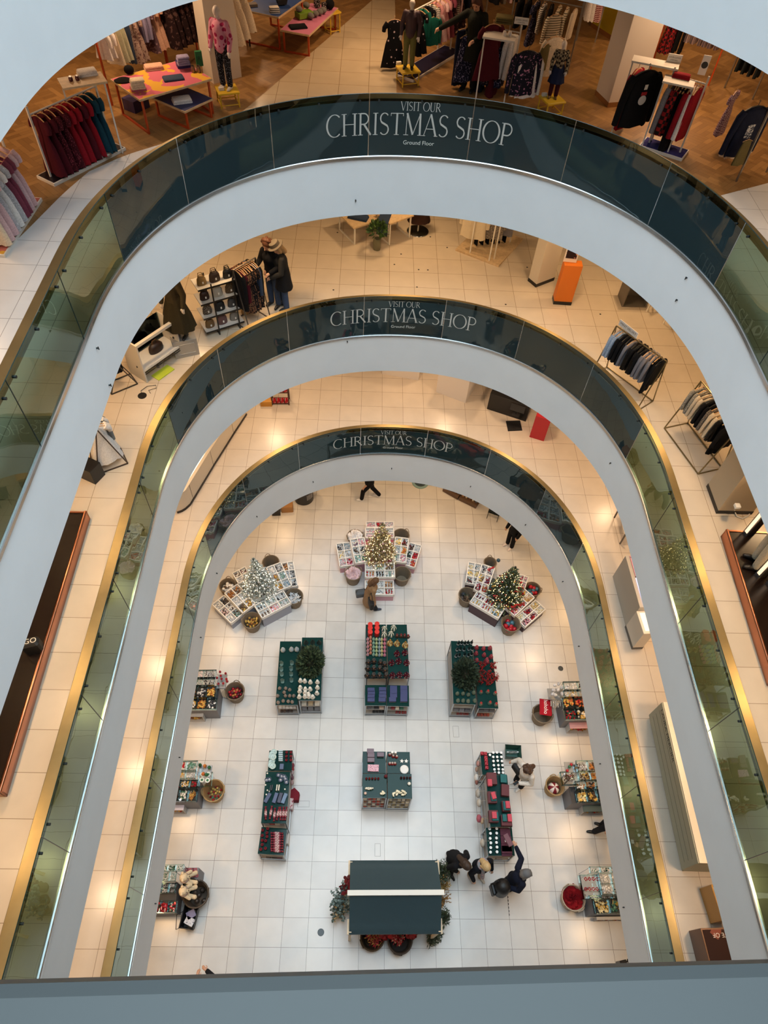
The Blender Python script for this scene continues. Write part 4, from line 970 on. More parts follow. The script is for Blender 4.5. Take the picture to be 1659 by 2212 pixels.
# ---------------------------------------------------------------- six dark display tables in the middle of the hall
def pot_items(c, ang, w, dp, z, cells, label):
    for (x, y, fn) in cells: pass
def rows_px(K, pts): return [K(x, y) for x, y in pts]
def brush_tree(h, r, m, m2=None):
    def f():
        root = bpy.data.objects.new('brush_tree', None); COL.objects.link(root)
        b = mb(m); b.lathe([(.001,.02*h),(r*.85,.1*h),(r,.28*h),(r*.8,.5*h),(r*.5,.76*h),(.001,h)], n=10, fn=lambda t, l: 1+.09*math.sin(5*t+9*l)); b.build('bristles', root, smooth=60)
        b = mb(m2 or mat('#6a4a2e', .7)); b.cyl((0,0,0),(0,0,.06*h), r*.45, r*.4, 8); b.build('base', root)
        return root
    return f
def beaded_tree(h, r, cols):
    def f():
        b = MB()
        for L in range(9):
            u = L/9; z = h*(.06+.9*u); R = r*(1-u); n = max(3, int(2*PI*R/.032))
            for i in range(n): b.use(mat(cols[(i*3+L*5) % len(cols)], .2, .3)); b.ball((R*math.cos(2*PI*i/n+L), R*math.sin(2*PI*i/n+L), z), .021, 6, 4)
        b.ball((0,0,h), .022, 6, 4); b.use(mat('#5f4c32',.6)); b.cyl((0,0,0),(0,0,h), r*.6, .006, 8)
        o = b.build('beaded_tree', smooth=60); return o
    return f
def tiered_tree(h, r, m):
    def f():
        b = mb(m)
        for L in range(4): q = r*(1-L*.23); z = h*(.02+.23*L); b.lathe([(q*.3,z),(q,z),(q*.96,z+.03*h),(q*.45,z+.2*h)], n=16)
        b.cyl((0,0,h*.8),(0,0,h), .012, .002, 6)
        return b.build('tiered_tree', smooth=40)
    return f
def figure_proto(name, h, body, head, hat, extra=None):
    """small standing figurine: body, head, hat"""
    def f():
        root = bpy.data.objects.new(name, None); COL.objects.link(root)
        b = mb(body); b.lathe([(.3*h,0),(.33*h,.08*h),(.27*h,.35*h),(.16*h,.58*h),(.001,.6*h)], n=12)
        for s in (-1, 1): b.tube([(s*.17*h,0,.5*h),(s*.3*h,-.06*h,.32*h),(s*.2*h,-.2*h,.3*h)], [.07*h,.07*h,.05*h], 6)
        b.build('body', root, smooth=60)
        b = mb(head); b.ball((0,0,.7*h), .17*h, 10, 8); b.use(mat('#e07a2a',.6)); b.cyl((0,-.15*h,.7*h),(0,-.26*h,.69*h),.03*h,.004,6); b.build('head', root, smooth=60)
        b = mb(hat); b.lathe([(.19*h,.78*h),(.19*h,.81*h),(.13*h,.83*h),(.1*h,.95*h),(.001,h)], n=12); b.build('hat', root, smooth=50)
        return root
    return f
# -- left table of the back row
K = crop(4.608, 560, 1320)
A1 = unit('low left half of the rear left display table, frosted trees on top', K(207,300), K(418,300), K(150,935), .8, (.42,))
A2 = unit('taller right half of the rear left display table, fir sprays and snowmen on top', K(425,262), K(637,262), K(378,890), 1.02, (.5,))
T = 'on the rear left display table'
grid_of(brush_tree(.26,.07, mat('#c4cacb',.7,bump=.5)), 'brush_tree', 'ornament', lambda i: 'silver tinsel tree, %s of three, %s' % (('left','middle','right')[i], 'at the back of the rear left display table'), rows_px(K, [(238,400),(322,395),(375,395)]), .8, 'silver tinsel trees')
grid_of(tiered_tree(.22,.075, mat('#26332f',.35)), 'tiered_tree', 'ornament', lambda i: 'dark tiered metal tree, %s row, %s, rear left display table' % (('back','front')[i//3], ('left','middle','right')[i%3]), rows_px(K, [(465,318),(532,312),(597,318),(435,378),(490,385),(545,378)]), 1.02, 'dark tiered trees')
def leafp():
    b = mb(mat('#7d9a94', .25, .2)); N = 8
    vs = []
    for i in range(N+1):
        u = i/N; wd = .055*math.sin(PI*(u**.8))+.004
        for q in (-1, 0, 1): vs.append((q*wd, -.02*abs(q)+.05*math.sin(u*PI), .28*u))
    b.add(vs, [(i*3+j,i*3+j+1,i*3+3+j+1,i*3+3+j) for i in range(N) for j in (0,1)]); b.cyl((0,.01,0),(0,.01,.02),.05,.05,10)
    return b.build('glass_leaf', smooth=60)
grid_of(leafp, 'glass_leaf', 'ornament', lambda i: 'tall pale glass leaf, %s column, %s from the back, rear left display table' % (('left','right')[i//4], ORD[i%4]), rows_px(K, [(222,535),(222,590),(225,640),(232,710),(325,530),(318,585),(318,640),(322,700)]), .8, 'pale glass leaves')
grid_of(brush_tree(.15,.05, mat('#9b8a7e',.7,bump=.5)), 'brush_tree', 'ornament', lambda i: 'small taupe cone tree, %s, front left corner of the rear left display table' % ordn(i, 12, 'back'), rows_px(K, [(205,775),(265,775),(305,790),(185,850),(250,815),(262,850),(305,850),(345,850),(190,915),(240,900),(290,905),(330,910)]), .8, 'taupe cone trees')
snow = figure_proto('snowman', .19, mat('#d9d2c4',.7), mat('#f0ede6',.7), mat('#efe9dc',.6))
grid_of(snow, 'snowman', 'figurine', lambda i: 'white snowman figurine, %s row, %s, rear left display table' % (('back','second','third','front')[i//4], ('far left','centre left','centre right','far right')[i%4]), rows_px(K, [(412,700),(455,705),(510,715),(580,715),(410,770),(460,785),(508,785),(580,770),(404,805),(458,820),(492,835),(575,825),(400,860),(455,858),(495,858),(533,862)]), 1.02, 'snowman figurines')
p = at(*K(510,520), 1.02)
def fir(label, p, rx, ry, h, cols, n=1500, leaf=.11):
    r = thing('fir_arrangement', label, 'plant', p, 0)
    b = bush(MB(), (0,0,.06), rx, h, n, leaf, [mat(c,.75) for c in cols], flat=ry/rx); b.build('foliage', r)
    b = mb(mat('#3d3027',.8)); b.cyl((0,0,0),(0,0,.12),.12,.14,14); b.build('pot', r)
    return r
fir('dark green fir sprays spreading over the right of the rear left display table', p, .33, .42, .34, ('#2f3d24','#3c4a2c','#26331f','#4a5634'))
# goods on the lower shelves
def shelf_goods(U, z, xs, cols, size, label, y=None, group=None, cat='box', name='boxed_candle'):
    c, ang, w, dp, r = U
    for i, x in enumerate(xs):
        m = mb(mat(cols[i % len(cols)], .5)); a, b2, h = size; m.bbox(-a/2,a/2,-b2/2,b2/2,0,h,.004)
        solo(name, m, label % ordn(i, len(xs)), cat, local(c, ang, x*w, -(dp/2-b2/2-.03) if y is None else y, z), ang, group)
shelf_goods(A1, .44, [-.32,-.16,0,.16,.32], ['#dcdad6','#c9c7c4','#e2e0dc'], (.085,.08,.09), 'pale boxed candle, %s, upper shelf of the rear left display table', group='boxed candles in the rear left display table')
shelf_goods(A1, .12, [-.3,-.15,0,.15], ['#3a2a24','#4a3a30'], (.07,.07,.07), 'dark jar, %s, lower shelf of the rear left display table', group='jars in the rear left display table', name='jar', cat='jar')
shelf_goods(A2, .52, [-.3,0,.3], ['#d6d0c4','#b9a98e','#e0dcd2'], (.13,.12,.1), 'cream parcel, %s, upper shelf under the fir sprays', group='cream parcels under the fir sprays', name='parcel')
shelf_goods(A2, .12, [-.3,-.02,.28], ['#5c5c62','#66666c'], (.14,.2,.3), 'grey storage box, %s, bottom of the rear left display table', group='grey boxes in the rear left display table', name='storage_box')
# -- centre table of the back row
B1 = unit('taller rear left part of the rear centre display table', K(1060,133), K(1262,133), K(1050,668), 1.12, (.5,))
B2 = unit('taller rear right part of the rear centre display table', K(1268,133), K(1470,133), K(1272,668), 1.12, (.5,))
B3 = unit('low front left part of the rear centre display table, navy boxes on top', K(1052,735), K(1262,735), K(1040,940), .8, (.4,))
B4 = unit('low front right part of the rear centre display table, navy boxes on top', K(1270,735), K(1490,740), K(1264,943), .8, (.4,))
C3 = 'rear centre display table'
def tin(r, h, m, ml, name='tin'):
    def f():
        root = bpy.data.objects.new(name, None); COL.objects.link(root)
        b = mb(m); b.cyl((0,0,0),(0,0,h*.86),r,r,20); b.build('body', root, smooth=40)
        b = mb(ml); b.cyl((0,0,h*.86),(0,0,h),r*1.02,r*1.02,20); b.build('lid', root, smooth=40)
        return root
    return f
grid_of(tin(.068,.22,mat('#b4231c',.35),mat('#c9261e',.3)), 'tin', 'tin', lambda i: 'red drum tin, %s row, %s, back of the %s' % (('back','middle','front')[i//2], ('left','right')[i%2], C3), rows_px(K, [(1103,165),(1170,160),(1103,200),(1170,200),(1103,240),(1170,240)]), 1.12, 'red drum tins')
def shell():
    b = MB(); W, G = mat('#e6e4d4',.4), mat('#2e4a3f',.4); n = 12
    for i in range(n):
        b.use(W if i % 2 else G); t0, t1 = 2*PI*i/n, 2*PI*(i+1)/n
        prof = [(.02,.2),(.06,.16),(.085,.08),(.088,.02)]
        vs = [(r*math.cos(t), r*math.sin(t), z) for r, z in prof for t in (t0, t1)]; b.add(vs, [(2*k,2*k+1,2*k+3,2*k+2) for k in range(3)])
    b.use(W); b.ball((0,0,.215), .02, 8, 6); b.use(G); b.disc((0,0,.001), .088)
    return b.build('striped_bell', smooth=50)
grid_of(shell, 'striped_bell', 'ornament', lambda i: 'green and white striped bell, %s, %s' % (('back left','back right','front left','front right')[i], C3), rows_px(K, [(1242,190),(1335,180),(1243,245),(1310,240)]), 1.12, 'striped bells')
pcol = ['#c79aa6','#e0977c','#8fbdae','#c3d0a0','#9fb4c4','#d4d09a','#d98aa6']
pts = [(1080,1108,1137,1166,1195,1218,1247)[c]+(r % 2)*3 for r in range(5) for c in range(7)]
for c7 in range(7):
    P = [K((1080,1108,1137,1166,1195,1218,1247)[c7], 290+38*r+(0,-14,2,4,6,4,6)[c7]) for r in range(5)]
    nm = ('mauve','orange','mint','lime','pale blue','yellow','pink')[c7]
    grid_of(brush_tree(.2,.043,mat(pcol[c7],.75,bump=.4)), 'brush_tree', 'ornament', lambda i, nm=nm: '%s bottle-brush tree, %s in its column, %s' % (nm, ordn(i,5,'back'), C3), P, 1.12, 'pastel bottle-brush trees')
grid_of(beaded_tree(.26,.075,['#d8bd72','#efe2ae','#b08a3c','#8b4a30']), 'beaded_tree', 'ornament', lambda i: 'gold beaded cone tree, %s of three, %s' % (('left','middle','right')[i], C3), rows_px(K, [(1300,325),(1370,330),(1452,345)]), 1.12, 'gold beaded trees')
grid_of(beaded_tree(.27,.075,['#8a1420','#20283f','#b5a59a','#5f101c','#1d2438']), 'beaded_tree', 'ornament', lambda i: 'red and blue beaded cone tree, %s, %s' % (('rear left','rear right','second row left','second row middle','second row right','front left','front middle','front right')[i], C3), rows_px(K, [(1370,430),(1448,420),(1315,520),(1385,505),(1465,520),(1325,645),(1395,640),(1465,645)]), 1.12, 'red and blue beaded trees')
nut = figure_proto('nutcracker', .17, mat('#3b2a20',.5), mat('#c9a07c',.6), mat('#6a1a1f',.5))
grid_of(nut, 'nutcracker', 'figurine', lambda i: 'brown nutcracker figure, %s, back right of the %s' % (ordn(i,4), C3), rows_px(K, [(1370,255),(1410,255),(1445,255),(1480,262)]), 1.12, 'nutcrackers')
grid_of(figure_proto('reindeer_figure', .24, mat('#26221e',.6), mat('#5a1a26',.6), mat('#3a3836',.6)), 'reindeer_figure', 'figurine', lambda i: 'dark figure with a burgundy scarf, column %s, %s, %s' % (ORD[i//3], ordn(i%3,3,'back'), C3), rows_px(K, [(1085,520),(1080,580),(1075,650),(1140,510),(1140,580),(1138,650),(1205,520),(1200,580),(1195,650),(1245,540),(1250,600),(1262,650)]), 1.12, 'dark figures with scarves')
def navy():
    return carton(.19,.115,.09, mat('#2b3162',.5), mat('#8d8a96',.6), .03)
grid_of(navy, 'gift_box', 'box', lambda i: 'navy lidded box, column %s, %s, front of the %s' % (ORD[i//4], ('back','upper middle','lower middle','front')[i%4], C3), rows_px(K, [(1112,795),(1115,825),(1112,858),(1112,890),(1225,790),(1228,820),(1225,855),(1222,890),(1335,775),(1335,815),(1335,850),(1325,890),(1437,775),(1438,812),(1438,850),(1437,890)]), .8, 'navy boxes', rzj=.03)
shelf_goods(B3, .42, [-.28,.05,.3], ['#5c5c62','#2c2c30','#c8b0a0'], (.13,.12,.09), 'dark boxed gift, %s, upper shelf, left front of the rear centre table', group='boxed gifts, left front of rear centre table')
shelf_goods(B4, .42, [-.2,.0,.2], ['#8a3a3a','#d8d0c0','#3a6a5a'], (.1,.1,.07), 'small patterned box, %s, upper shelf, right front of the rear centre table', group='patterned boxes, right front of rear centre table')
shelf_goods(B3, .12, [-.05,.1,.25,.38], ['#1d1a1a'], (.07,.07,.07), 'black jar, %s, lower left shelf of the rear centre table', group='black jars', name='jar', cat='jar')
shelf_goods(B4, .12, [.0,.14,.28,.4], ['#8a2a2a'], (.06,.06,.07), 'red jar, %s, lower right shelf of the rear centre table', group='red jars', name='jar', cat='jar')
# -- right table of the back row
K = crop(4.366, 920, 1340)
D1 = unit('taller left half of the rear right display table, bottles and greenery on top', K(235,192), K(437,200), K(268,786), 1.05, (.35,.7))
D2 = unit('low right half of the rear right display table, red berry stems on top', K(443,242), K(623,245), K(475,828), .85, (.45,))
def bottle():
    root = bpy.data.objects.new('bottle', None); COL.objects.link(root)
    b = mb(mat('#1b2a2b',.2)); b.lathe([(.035,0),(.038,.02),(.038,.17),(.014,.23),(.014,.29),(.001,.3)], n=12); b.build('bottle_body', root, smooth=50)
    b = mb(mat('#cfd6da',.3)); b.cyl((0,0,.06),(0,0,.12),.039,.039,12); b.build('label_band', root, smooth=50); return root
grid_of(bottle, 'bottle', 'bottle', lambda i: 'dark glass bottle, %s row, %s, back left of the rear right display table' % (('back','middle','front')[i//5], ordn(i%5,5)), rows_px(K, [(300,235),(330,230),(360,235),(390,230),(425,228),(290,290),(320,285),(355,290),(400,285),(430,285),(280,350),(310,345),(360,340),(395,345),(425,335)]), 1.05, 'dark bottles')
elf = figure_proto('elf_figure', .19, mat('#8a2f3c',.7), mat('#c99a7c',.6), mat('#9c3a44',.7))
grid_of(elf, 'elf_figure', 'figurine', lambda i: 'red elf figure, %s, back right of the rear right display table' % ordn(i,9,'back'), rows_px(K, [(475,265),(540,275),(600,270),(470,320),(545,335),(610,350),(475,385),(570,380),(575,400)]), .85, 'red elf figures')
for i, (x, y) in enumerate([(520,445),(625,450),(515,520),(590,530),(650,560),(510,580),(585,600)]):
    p = at(*K(x, y), .85); r = thing('berry_plant', 'bunch of red berry stems, %s, right of the rear right display table' % ('rear left','rear right','middle left','centre','far right','front left','front middle')[i], 'plant', p, i, 'red berry stems')
    b = MB(); rr = random.Random(i)
    b.use(mat('#4a3a2c',.8)); ends = []
    for k in range(16): a = k*2.4; e = (.1*math.cos(a)*rr.uniform(.4,1), .1*math.sin(a)*rr.uniform(.4,1), rr.uniform(.18,.3)); b.tube([(0,0,.0),(e[0]*.4,e[1]*.4,e[2]*.5),e], .004, 4); ends.append(e)
    b.build('stems', r); b = mb(mat('#a3181f',.35))
    for e in ends:
        for q in range(4): b.ball((e[0]+rr.uniform(-.03,.03), e[1]+rr.uniform(-.03,.03), e[2]-q*.035), .014, 6, 4)
    b.build('berries', r, smooth=60)
    b = mb(mat('#3f4a3a',.6)); b.lathe([(.045,0),(.055,.09),(.05,.09),(.001,.08)], n=12); b.build('pot', r, smooth=40)
robin = figure_proto('robin_figure', .17, mat('#5d6a5c',.7), mat('#d9b58c',.6), mat('#b0322c',.6))
grid_of(robin, 'robin_figure', 'figurine', lambda i: 'small festive figure with a red cap, %s row, %s, front of the rear right table' % (('back','front')[i//3], ('left','middle','right')[i%3]), rows_px(K, [(515,685),(580,680),(650,695),(515,795),(600,785),(658,800)]), .85, 'festive figures')
grid_of(brush_tree(.2,.055,mat('#6f7d6c',.7,bump=.5)), 'brush_tree', 'ornament', lambda i: 'grey-green cone tree, column %s, %s, front left of the rear right table' % (ORD[i//2], ('back','front')[i%2]), rows_px(K, [(295,700),(300,765),(347,700),(348,765),(397,710),(395,770),(447,690),(457,765)]), 1.05, 'grey-green cone trees')
fir('dense dark green bush on the left of the rear right display table', at(*K(372,520), 1.05), .32, .43, .34, ('#26331f','#1e2a1a','#33402a','#2c3826'))
m = mb(mat('#1c2624',.3)); m.tube([(.04*math.cos(t),.04*math.sin(t),.17) for t in [i*PI/8 for i in range(16)]], .008, 5, close=True); m.lathe([(.03,0),(.04,.16),(.036,.16),(.026,.01),(.001,.01)], n=14)
solo('candle_holder', m, 'round dark candle holder in front of the dense bush, rear right display table', 'candle holder', at(*K(410,640), 1.05), smooth=50)
shelf_goods(D1, .37, [-.25,0,.25], ['#6b6b70','#7a7a80','#5c5c62'], (.14,.14,.16), 'grey gift box, %s, middle shelf of the rear right display table', group='grey gift boxes, rear right table', name='gift_box')
shelf_goods(D1, .12, [-.1,.05,.2,.33], ['#8a3a34'], (.07,.07,.06), 'small red candle, %s, bottom left of the rear right table', group='small red candles bottom left', name='candle', cat='candle')
shelf_goods(D2, .12, [-.28,-.12,.04,.2], ['#9a4434'], (.07,.07,.07), 'small orange-red candle, %s, bottom right of the rear right table', group='small candles bottom right', name='candle', cat='candle')
shelf_goods(D2, .47, [-.3,-.02,.28], ['#4e4e54','#5c5c62'], (.15,.14,.14), 'charcoal gift box, %s, upper shelf under the festive figures', group='charcoal gift boxes', name='gift_box')
# -- long left table of the front row
K = crop(4.366, 540, 1600)
E1 = unit('rear part of the long left display table, pale plates on top', K(181,92), K(404,90), K(163,285), .82, (.45,))
E2 = unit('tall middle part of the long left display table, crackers on its front edge', K(151,290), K(382,293), K(100,778), 1.15, (.4,.78))
E3 = unit('low front part of the long left display table, stacked red crackers on top', K(108,812), K(352,828), K(85,1068), .8, (.42,))
L4 = 'long left display table'
def plate():
    b = mb(mat('#b9d0cb',.35)); b.lathe([(.001,.006),(.05,.006),(.078,.018),(.08,.02),(.076,.014),(.05,.0),(.001,.0)], n=24)
    b.use(mat('#5a7a80',.5))
    for s in (-1, 1): b.tube([(s*.015,-.03,.012),(s*.03,.0,.012),(s*.012,.03,.012)], .003, 4)
    return b.build('plate', smooth=50)
P = [(225,110),(210,128),(205,150),(220,155),(210,190),(205,205),(200,230),(215,240)]
for i, q in enumerate(P):
    p = at(*K(*q), .84+.012*(i % 4))
    if i == 0: pl0 = plate(); tag(pl0, 'pale green round plate, rearmost on the %s' % L4, 'plate', 'pale green plates'); put(pl0, p)
    else: clone(pl0, 'pale green round plate, %s from the back on the %s' % (ORD[i], L4), p, i)
for i in range(6):
    m = mb(mat('#b4cbd2',.5)); m.bbox(-.055,.055,-.016,.016,0,.11,.004); p = at(*K(292,105+18*i), .82); solo('boxed_card', m, 'slim pale blue box, %s of the row beside the pale plates' % ordn(i,6,'back'), 'box', p, 0, 'slim pale blue boxes')
def berrypot():
    root = bpy.data.objects.new('berry_pick', None); COL.objects.link(root)
    b = mb(mat('#2a2326',.6)); b.bbox(-.03,.03,-.03,.03,0,.06,.005); b.build('pot', root)
    b = mb(mat('#8f1d2c',.4))
    for i in range(9): b.ball((.022*math.cos(i*2.4), .022*math.sin(i*2.4), .065+.004*i), .014, 6, 4)
    b.build('berries', root, smooth=60); return root
grid_of(berrypot, 'berry_pick', 'ornament', lambda i: 'dark cube of red berries, %s row, %s, back right of the %s' % (('back','middle','front')[i//2], ('left','right')[i%2], L4), rows_px(K, [(348,118),(388,118),(345,155),(388,155),(345,190),(388,190)]), .82, 'cubes of red berries at the back')
grid_of(berrypot, 'berry_pick', 'ornament', lambda i: 'dark cube of red berries, %s row, %s, front of the %s' % (ORD[i//2], ('left','right')[i%2], L4), rows_px(K, [(122,850),(170,835),(118,900),(163,875),(118,945),(163,910),(118,985),(150,950),(105,1030),(148,1020)]), .8, 'cubes of red berries at the front')
def cracker(col, band):
    def f():
        root = bpy.data.objects.new('cracker', None); COL.objects.link(root)
        b = mb(col); b.lathe([(.03,-.15),(.012,-.1),(.03,-.085),(.03,.085),(.012,.1),(.03,.15)], n=12); b.v = [(x, z, y+.03) for x, y, z in b.v]; b.build('wrapper', root, smooth=40)
        b = mb(band); b.lathe([(.0315,-.05),(.0315,.05)], n=12); b.v = [(x, z, y+.03) for x, y, z in b.v]; b.build('band', root, smooth=40); return root
    return f
CR, CRB = mat('#7a1c2e',.4), print_mat('#e3d6d2', '#8a2a3c', 90, .5)
for i, (x, y) in enumerate([(150,685),(198,680),(232,700),(265,690),(288,690),(315,690),(340,690)]):
    p = at(*K(x, y), 1.16)
    if i == 0: cr0 = cracker(CR, CRB)(); tag(cr0, 'red cracker, leftmost of the upright row on the %s' % L4, 'cracker', 'red crackers in a row'); put(cr0, p, .1)
    else: clone(cr0, 'red cracker, %s in the row on the %s' % (ordn(i,7), L4), p, RND.uniform(-.12,.12))
for i in range(8):
    p = at(*K(255+3*(i%2), 875+24*i), .81+.0*i)
    clone(cr0, 'red cracker, %s of the crosswise stack, front of the %s' % (ordn(i,8,'back'), L4), p, PI/2+RND.uniform(-.06,.06))['group'] = 'red crackers laid crosswise'
for i, (x, y, r) in enumerate(((168,545,-.45),(240,545,-.25),(285,545,-.2),(325,550,-.3))):
    m = mb(mat(('#3b4364','#465073','#2a2440','#5f7796')[i],.4)); m.bbox(-.045,.045,-.12,.12,0,.08,.006); solo('gift_box', m, '%s long box, %s slanting, %s' % (('navy','slate blue','dark violet','pale blue')[i], ordn(i,4), L4), 'box', at(*K(x,y),1.15), r)
for i, (x, y) in enumerate(((195,455),(210,450),(255,450),(275,450))):
    m = mb(mat('#1c1c20' if i < 2 else '#d9d3c4',.4)); m.bbox(-.014,.014,-.07,.07,0,.09,.004); solo('boxed_card', m, '%s slim box, %s, middle of the %s' % ('black' if i < 2 else 'cream', ('left','right')[i % 2], L4), 'box', at(*K(x,y),1.15), -.05)
for i, (x, y) in enumerate([(160,375),(185,370),(270,330),(300,340),(290,375),(335,365),(345,395),(325,345)]):
    r = thing('glass_dish', 'dark glass dish, %s, tall part of the %s' % (ordn(i,8), L4), 'dish', at(*K(x,y),1.15), 0, 'dark glass dishes')
    b = mb(mat('#5a6170',.12,.3)); b.lathe([(.03,0),(.05,.03),(.055,.06),(.05,.06),(.044,.03),(.001,.012)], n=16); b.build('bowl', r, smooth=50); b = mb(mat('#bfc3d0',.2,.4)); b.ball((0,0,.03), .035, 10, 6); b.build('candle', r, smooth=50)
for i, (x, y) in enumerate([(150,375),(148,420),(165,310),(165,470),(185,480),(155,510),(330,460),(345,515),(335,525)]):
    m = mb(mat('#e9e2cf',.4)); m.cyl((0,0,0),(0,0,.035),.018,.018,10); solo('tealight', m, 'cream tealight, %s from the back, tall part of the %s' % (ORD[i], L4), 'candle', at(*K(x,y),1.15), 0, 'cream tealights')
m = mb(mat('#4b5876',.4)); m.bbox(-.05,.05,-.07,.07,0,.07,.005); solo('gift_box', m, 'dark blue box behind the tall part of the %s' % L4, 'box', at(*K(300,250),.84), 0)
# side of the long left table: hanging goods
for i, (x, y, c) in enumerate(((405,235,'#7a3a44'),(403,270,'#8a3a3c'),(400,300,'#9a8a8c'),(398,350,'#6a4a54'),(396,395,'#a58a8a'))):
    c0 = at(*K(x, y), .6); m = mb(cloth(c)); m.ball((0,0,0), .06, 10, 7, .7, 1.1, 1.2); solo('stocking', m, 'hanging stuffed stocking, %s from the back, right side of the %s' % (ORD[i], L4), 'stocking', c0, 0, 'stockings hanging on the long left table', smooth=60)
p = at(*K(405,510), .25); m = mb(cloth('#7a2430')); m.prism([(-.1,-.13),(.12,-.16),(.17,.02),(.06,.16),(-.08,.1)], 0, .28); solo('gift_bag', m, 'dark red gift bag leaning on the right side of the %s' % L4, 'bag', (p.x, p.y, 0), .2)
p = at(*K(385,600), .2); m = mb(print_mat('#e0cfd0','#a34a5c',25,.55)); m.bbox(-.06,.06,-.13,.13,0,.3,.01); solo('gift_bag', m, 'pink and white gift bag against the right side of the %s' % L4, 'bag', (p.x, p.y, 0), 0)
p = at(*K(350,930), .2); m = mb(mat('#d3cdc8',.6)); m.bbox(-.05,.05,-.12,.12,0,.3,.01); solo('gift_bag', m, 'pale gift bag at the right of the stacked red crackers', 'bag', (p.x, p.y, 0), 0)
shelf_goods(E3, .12, [-.18,.05,.25], ['#4a4038','#3a3430','#5a3040'], (.13,.1,.08), 'dark box, %s, bottom shelf at the front of the long left table', group='dark boxes in the long left table', name='gift_box')
shelf_goods(E2, .8, [-.3,-.1,.1,.3], ['#8d8a96','#a34a4c','#d0c8c0'], (.11,.1,.08), 'small gift box, %s, upper shelf of the long left table', group='small gift boxes in the long left table', name='gift_box')
# -- centre table of the front row
G1 = unit('rear left part of the front centre display table', K(1062,100), K(1281,102), K(1060,306), .95, (.45,))
G2 = unit('rear right part of the front centre display table, white stars on top', K(1292,103), K(1508,105), K(1294,308), .95, (.45,))
G3 = unit('front left part of the front centre display table', K(1060,310), K(1290,310), K(1058,540), 1.2, (.3,.56,.84))
G4 = unit('front right part of the front centre display table', K(1297,310), K(1525,312), K(1297,546), 1.2, (.3,.56,.84))
C5 = 'front centre display table'
for i, (x, y) in enumerate(((1135,105),(1140,145),(1140,190),(1230,140))):
    r = carton(.17,.1,.1, mat('#6b5560',.4), mat('#8a7478',.4), .05); tag(r, 'mauve box with a silver clasp, %s, back left of the %s' % (('rearmost','middle','front','right-hand')[i], C5), 'box', 'mauve clasp boxes'); put(r, at(*K(x,y),.95))
    m = mb(M_SILVER); m.bbox(-.015,.015,-.054,-.05,.03,.06,.002); m.build('clasp', r)
m = mb(print_mat('#e6b9c6','#5a2a4a',55,.6)); m.bbox(-.14,.14,-.085,.085,0,.05,.004); solo('gift_box', m, 'pink box printed with small cars on the %s' % C5, 'box', at(*K(1162,262),.95), 0)
def star5():
    P = [((.055 if i%2 == 0 else .026)*math.sin(PI*i/5), (.055 if i%2 == 0 else .026)*math.cos(PI*i/5)) for i in range(10)]
    m = mb(mat('#efede6',.5)); m.prism(P, 0, .03); return m.build('star_ornament')
grid_of(star5, 'star_ornament', 'ornament', lambda i: 'white star, %s of the pair on the %s' % (('left','right')[i], C5), rows_px(K, [(1432,195),(1473,195)]), .95, 'white stars')
m = mb(mat('#eeece6',.5)); m.lathe([(.001,.0),(.105,.0),(.11,.015),(.1,.03),(.001,.05)], n=28); solo('round_plate', m, 'large round white dome on the right of the %s' % C5, 'ornament', at(*K(1455,272),.95), smooth=40)
santa = figure_proto('santa_figure', .13, mat('#8f1f26',.6), mat('#e0c0a8',.6), mat('#c8b9ae',.6))
grid_of(santa, 'santa_figure', 'figurine', lambda i: 'small red figure, %s row, %s, back right of the %s' % (('back','front')[i//3], ('left','middle','right')[i%3], C5), rows_px(K, [(1318,135),(1350,150),(1382,155),(1318,220),(1342,220),(1366,220)]), .95, 'small red figures')
for i, (x, y) in enumerate(((1340,125),(1370,125))):
    m = mb(mat('#eceae4',.5)); m.cyl((0,0,0),(0,0,.16),.032,.032,16); solo('candle', m, 'white pillar candle, %s one behind the small red figures' % ('left','right')[i], 'candle', at(*K(x,y),.95), smooth=40)
for i in range(5): m = mb(mat(('#6a1a20','#7a2a26')[i%2],.3)); m.lathe([(.026,0),(.03,.05),(.02,.1),(.001,.12)], n=12); solo('jar', m, 'dark red jar, %s of five, left of the %s' % (ordn(i,5), C5), 'jar', at(*K(1098+28*i,362),1.2), 0, 'dark red jars', smooth=40)
for i in range(4): m = mb(mat(('#38181a','#551e1e')[i%2],.3)); m.lathe([(.026,0),(.03,.05),(.02,.1),(.001,.12)], n=12); solo('jar', m, 'near-black jar, %s of four, right edge of the %s' % (ordn(i,4), C5), 'jar', at(*K(1425+28*i,355),1.2), 0, 'near-black jars', smooth=40)
def deer(col):
    def f():
        m = mb(mat(col,.5)); m.ball((0,0,.05), .035, 10, 7, 1.3, .8, .9); m.ball((.05,0,.085), .02, 8, 6)
        for s in (-.03,.03): m.cyl((s,.012,0),(s,.012,.04),.007,n=6); m.cyl((s,-.012,0),(s,-.012,.04),.007,n=6)
        return m.build('animal_figure', smooth=60)
    return f
grid_of(deer('#eee6d2'), 'animal_figure', 'figurine', lambda i: 'cream animal figure, %s of three, front left of the %s' % (('left','middle','right')[i], C5), rows_px(K, [(1100,455),(1120,460),(1138,455)]), 1.2, 'cream animal figures')
grid_of(deer('#f4ecd0'), 'animal_figure', 'figurine', lambda i: 'gilded cream animal figure, %s, front right of the %s' % (ordn(i,10), C5), rows_px(K, [(1350,510),(1360,500),(1390,480),(1385,510),(1410,495),(1440,480),(1455,490),(1440,515),(1255,490),(1240,505)]), 1.2, 'gilded animal figures', rzj=1.5)
m = mb(mat('#e6c8b8',.6)); m.ball((0,0,.04), .035, 10, 8, 1, 1, 1.1); solo('animal_figure', m, 'pink egg-shaped figure at the front left of the %s' % C5, 'figurine', at(*K(1088,500),1.2), smooth=60)
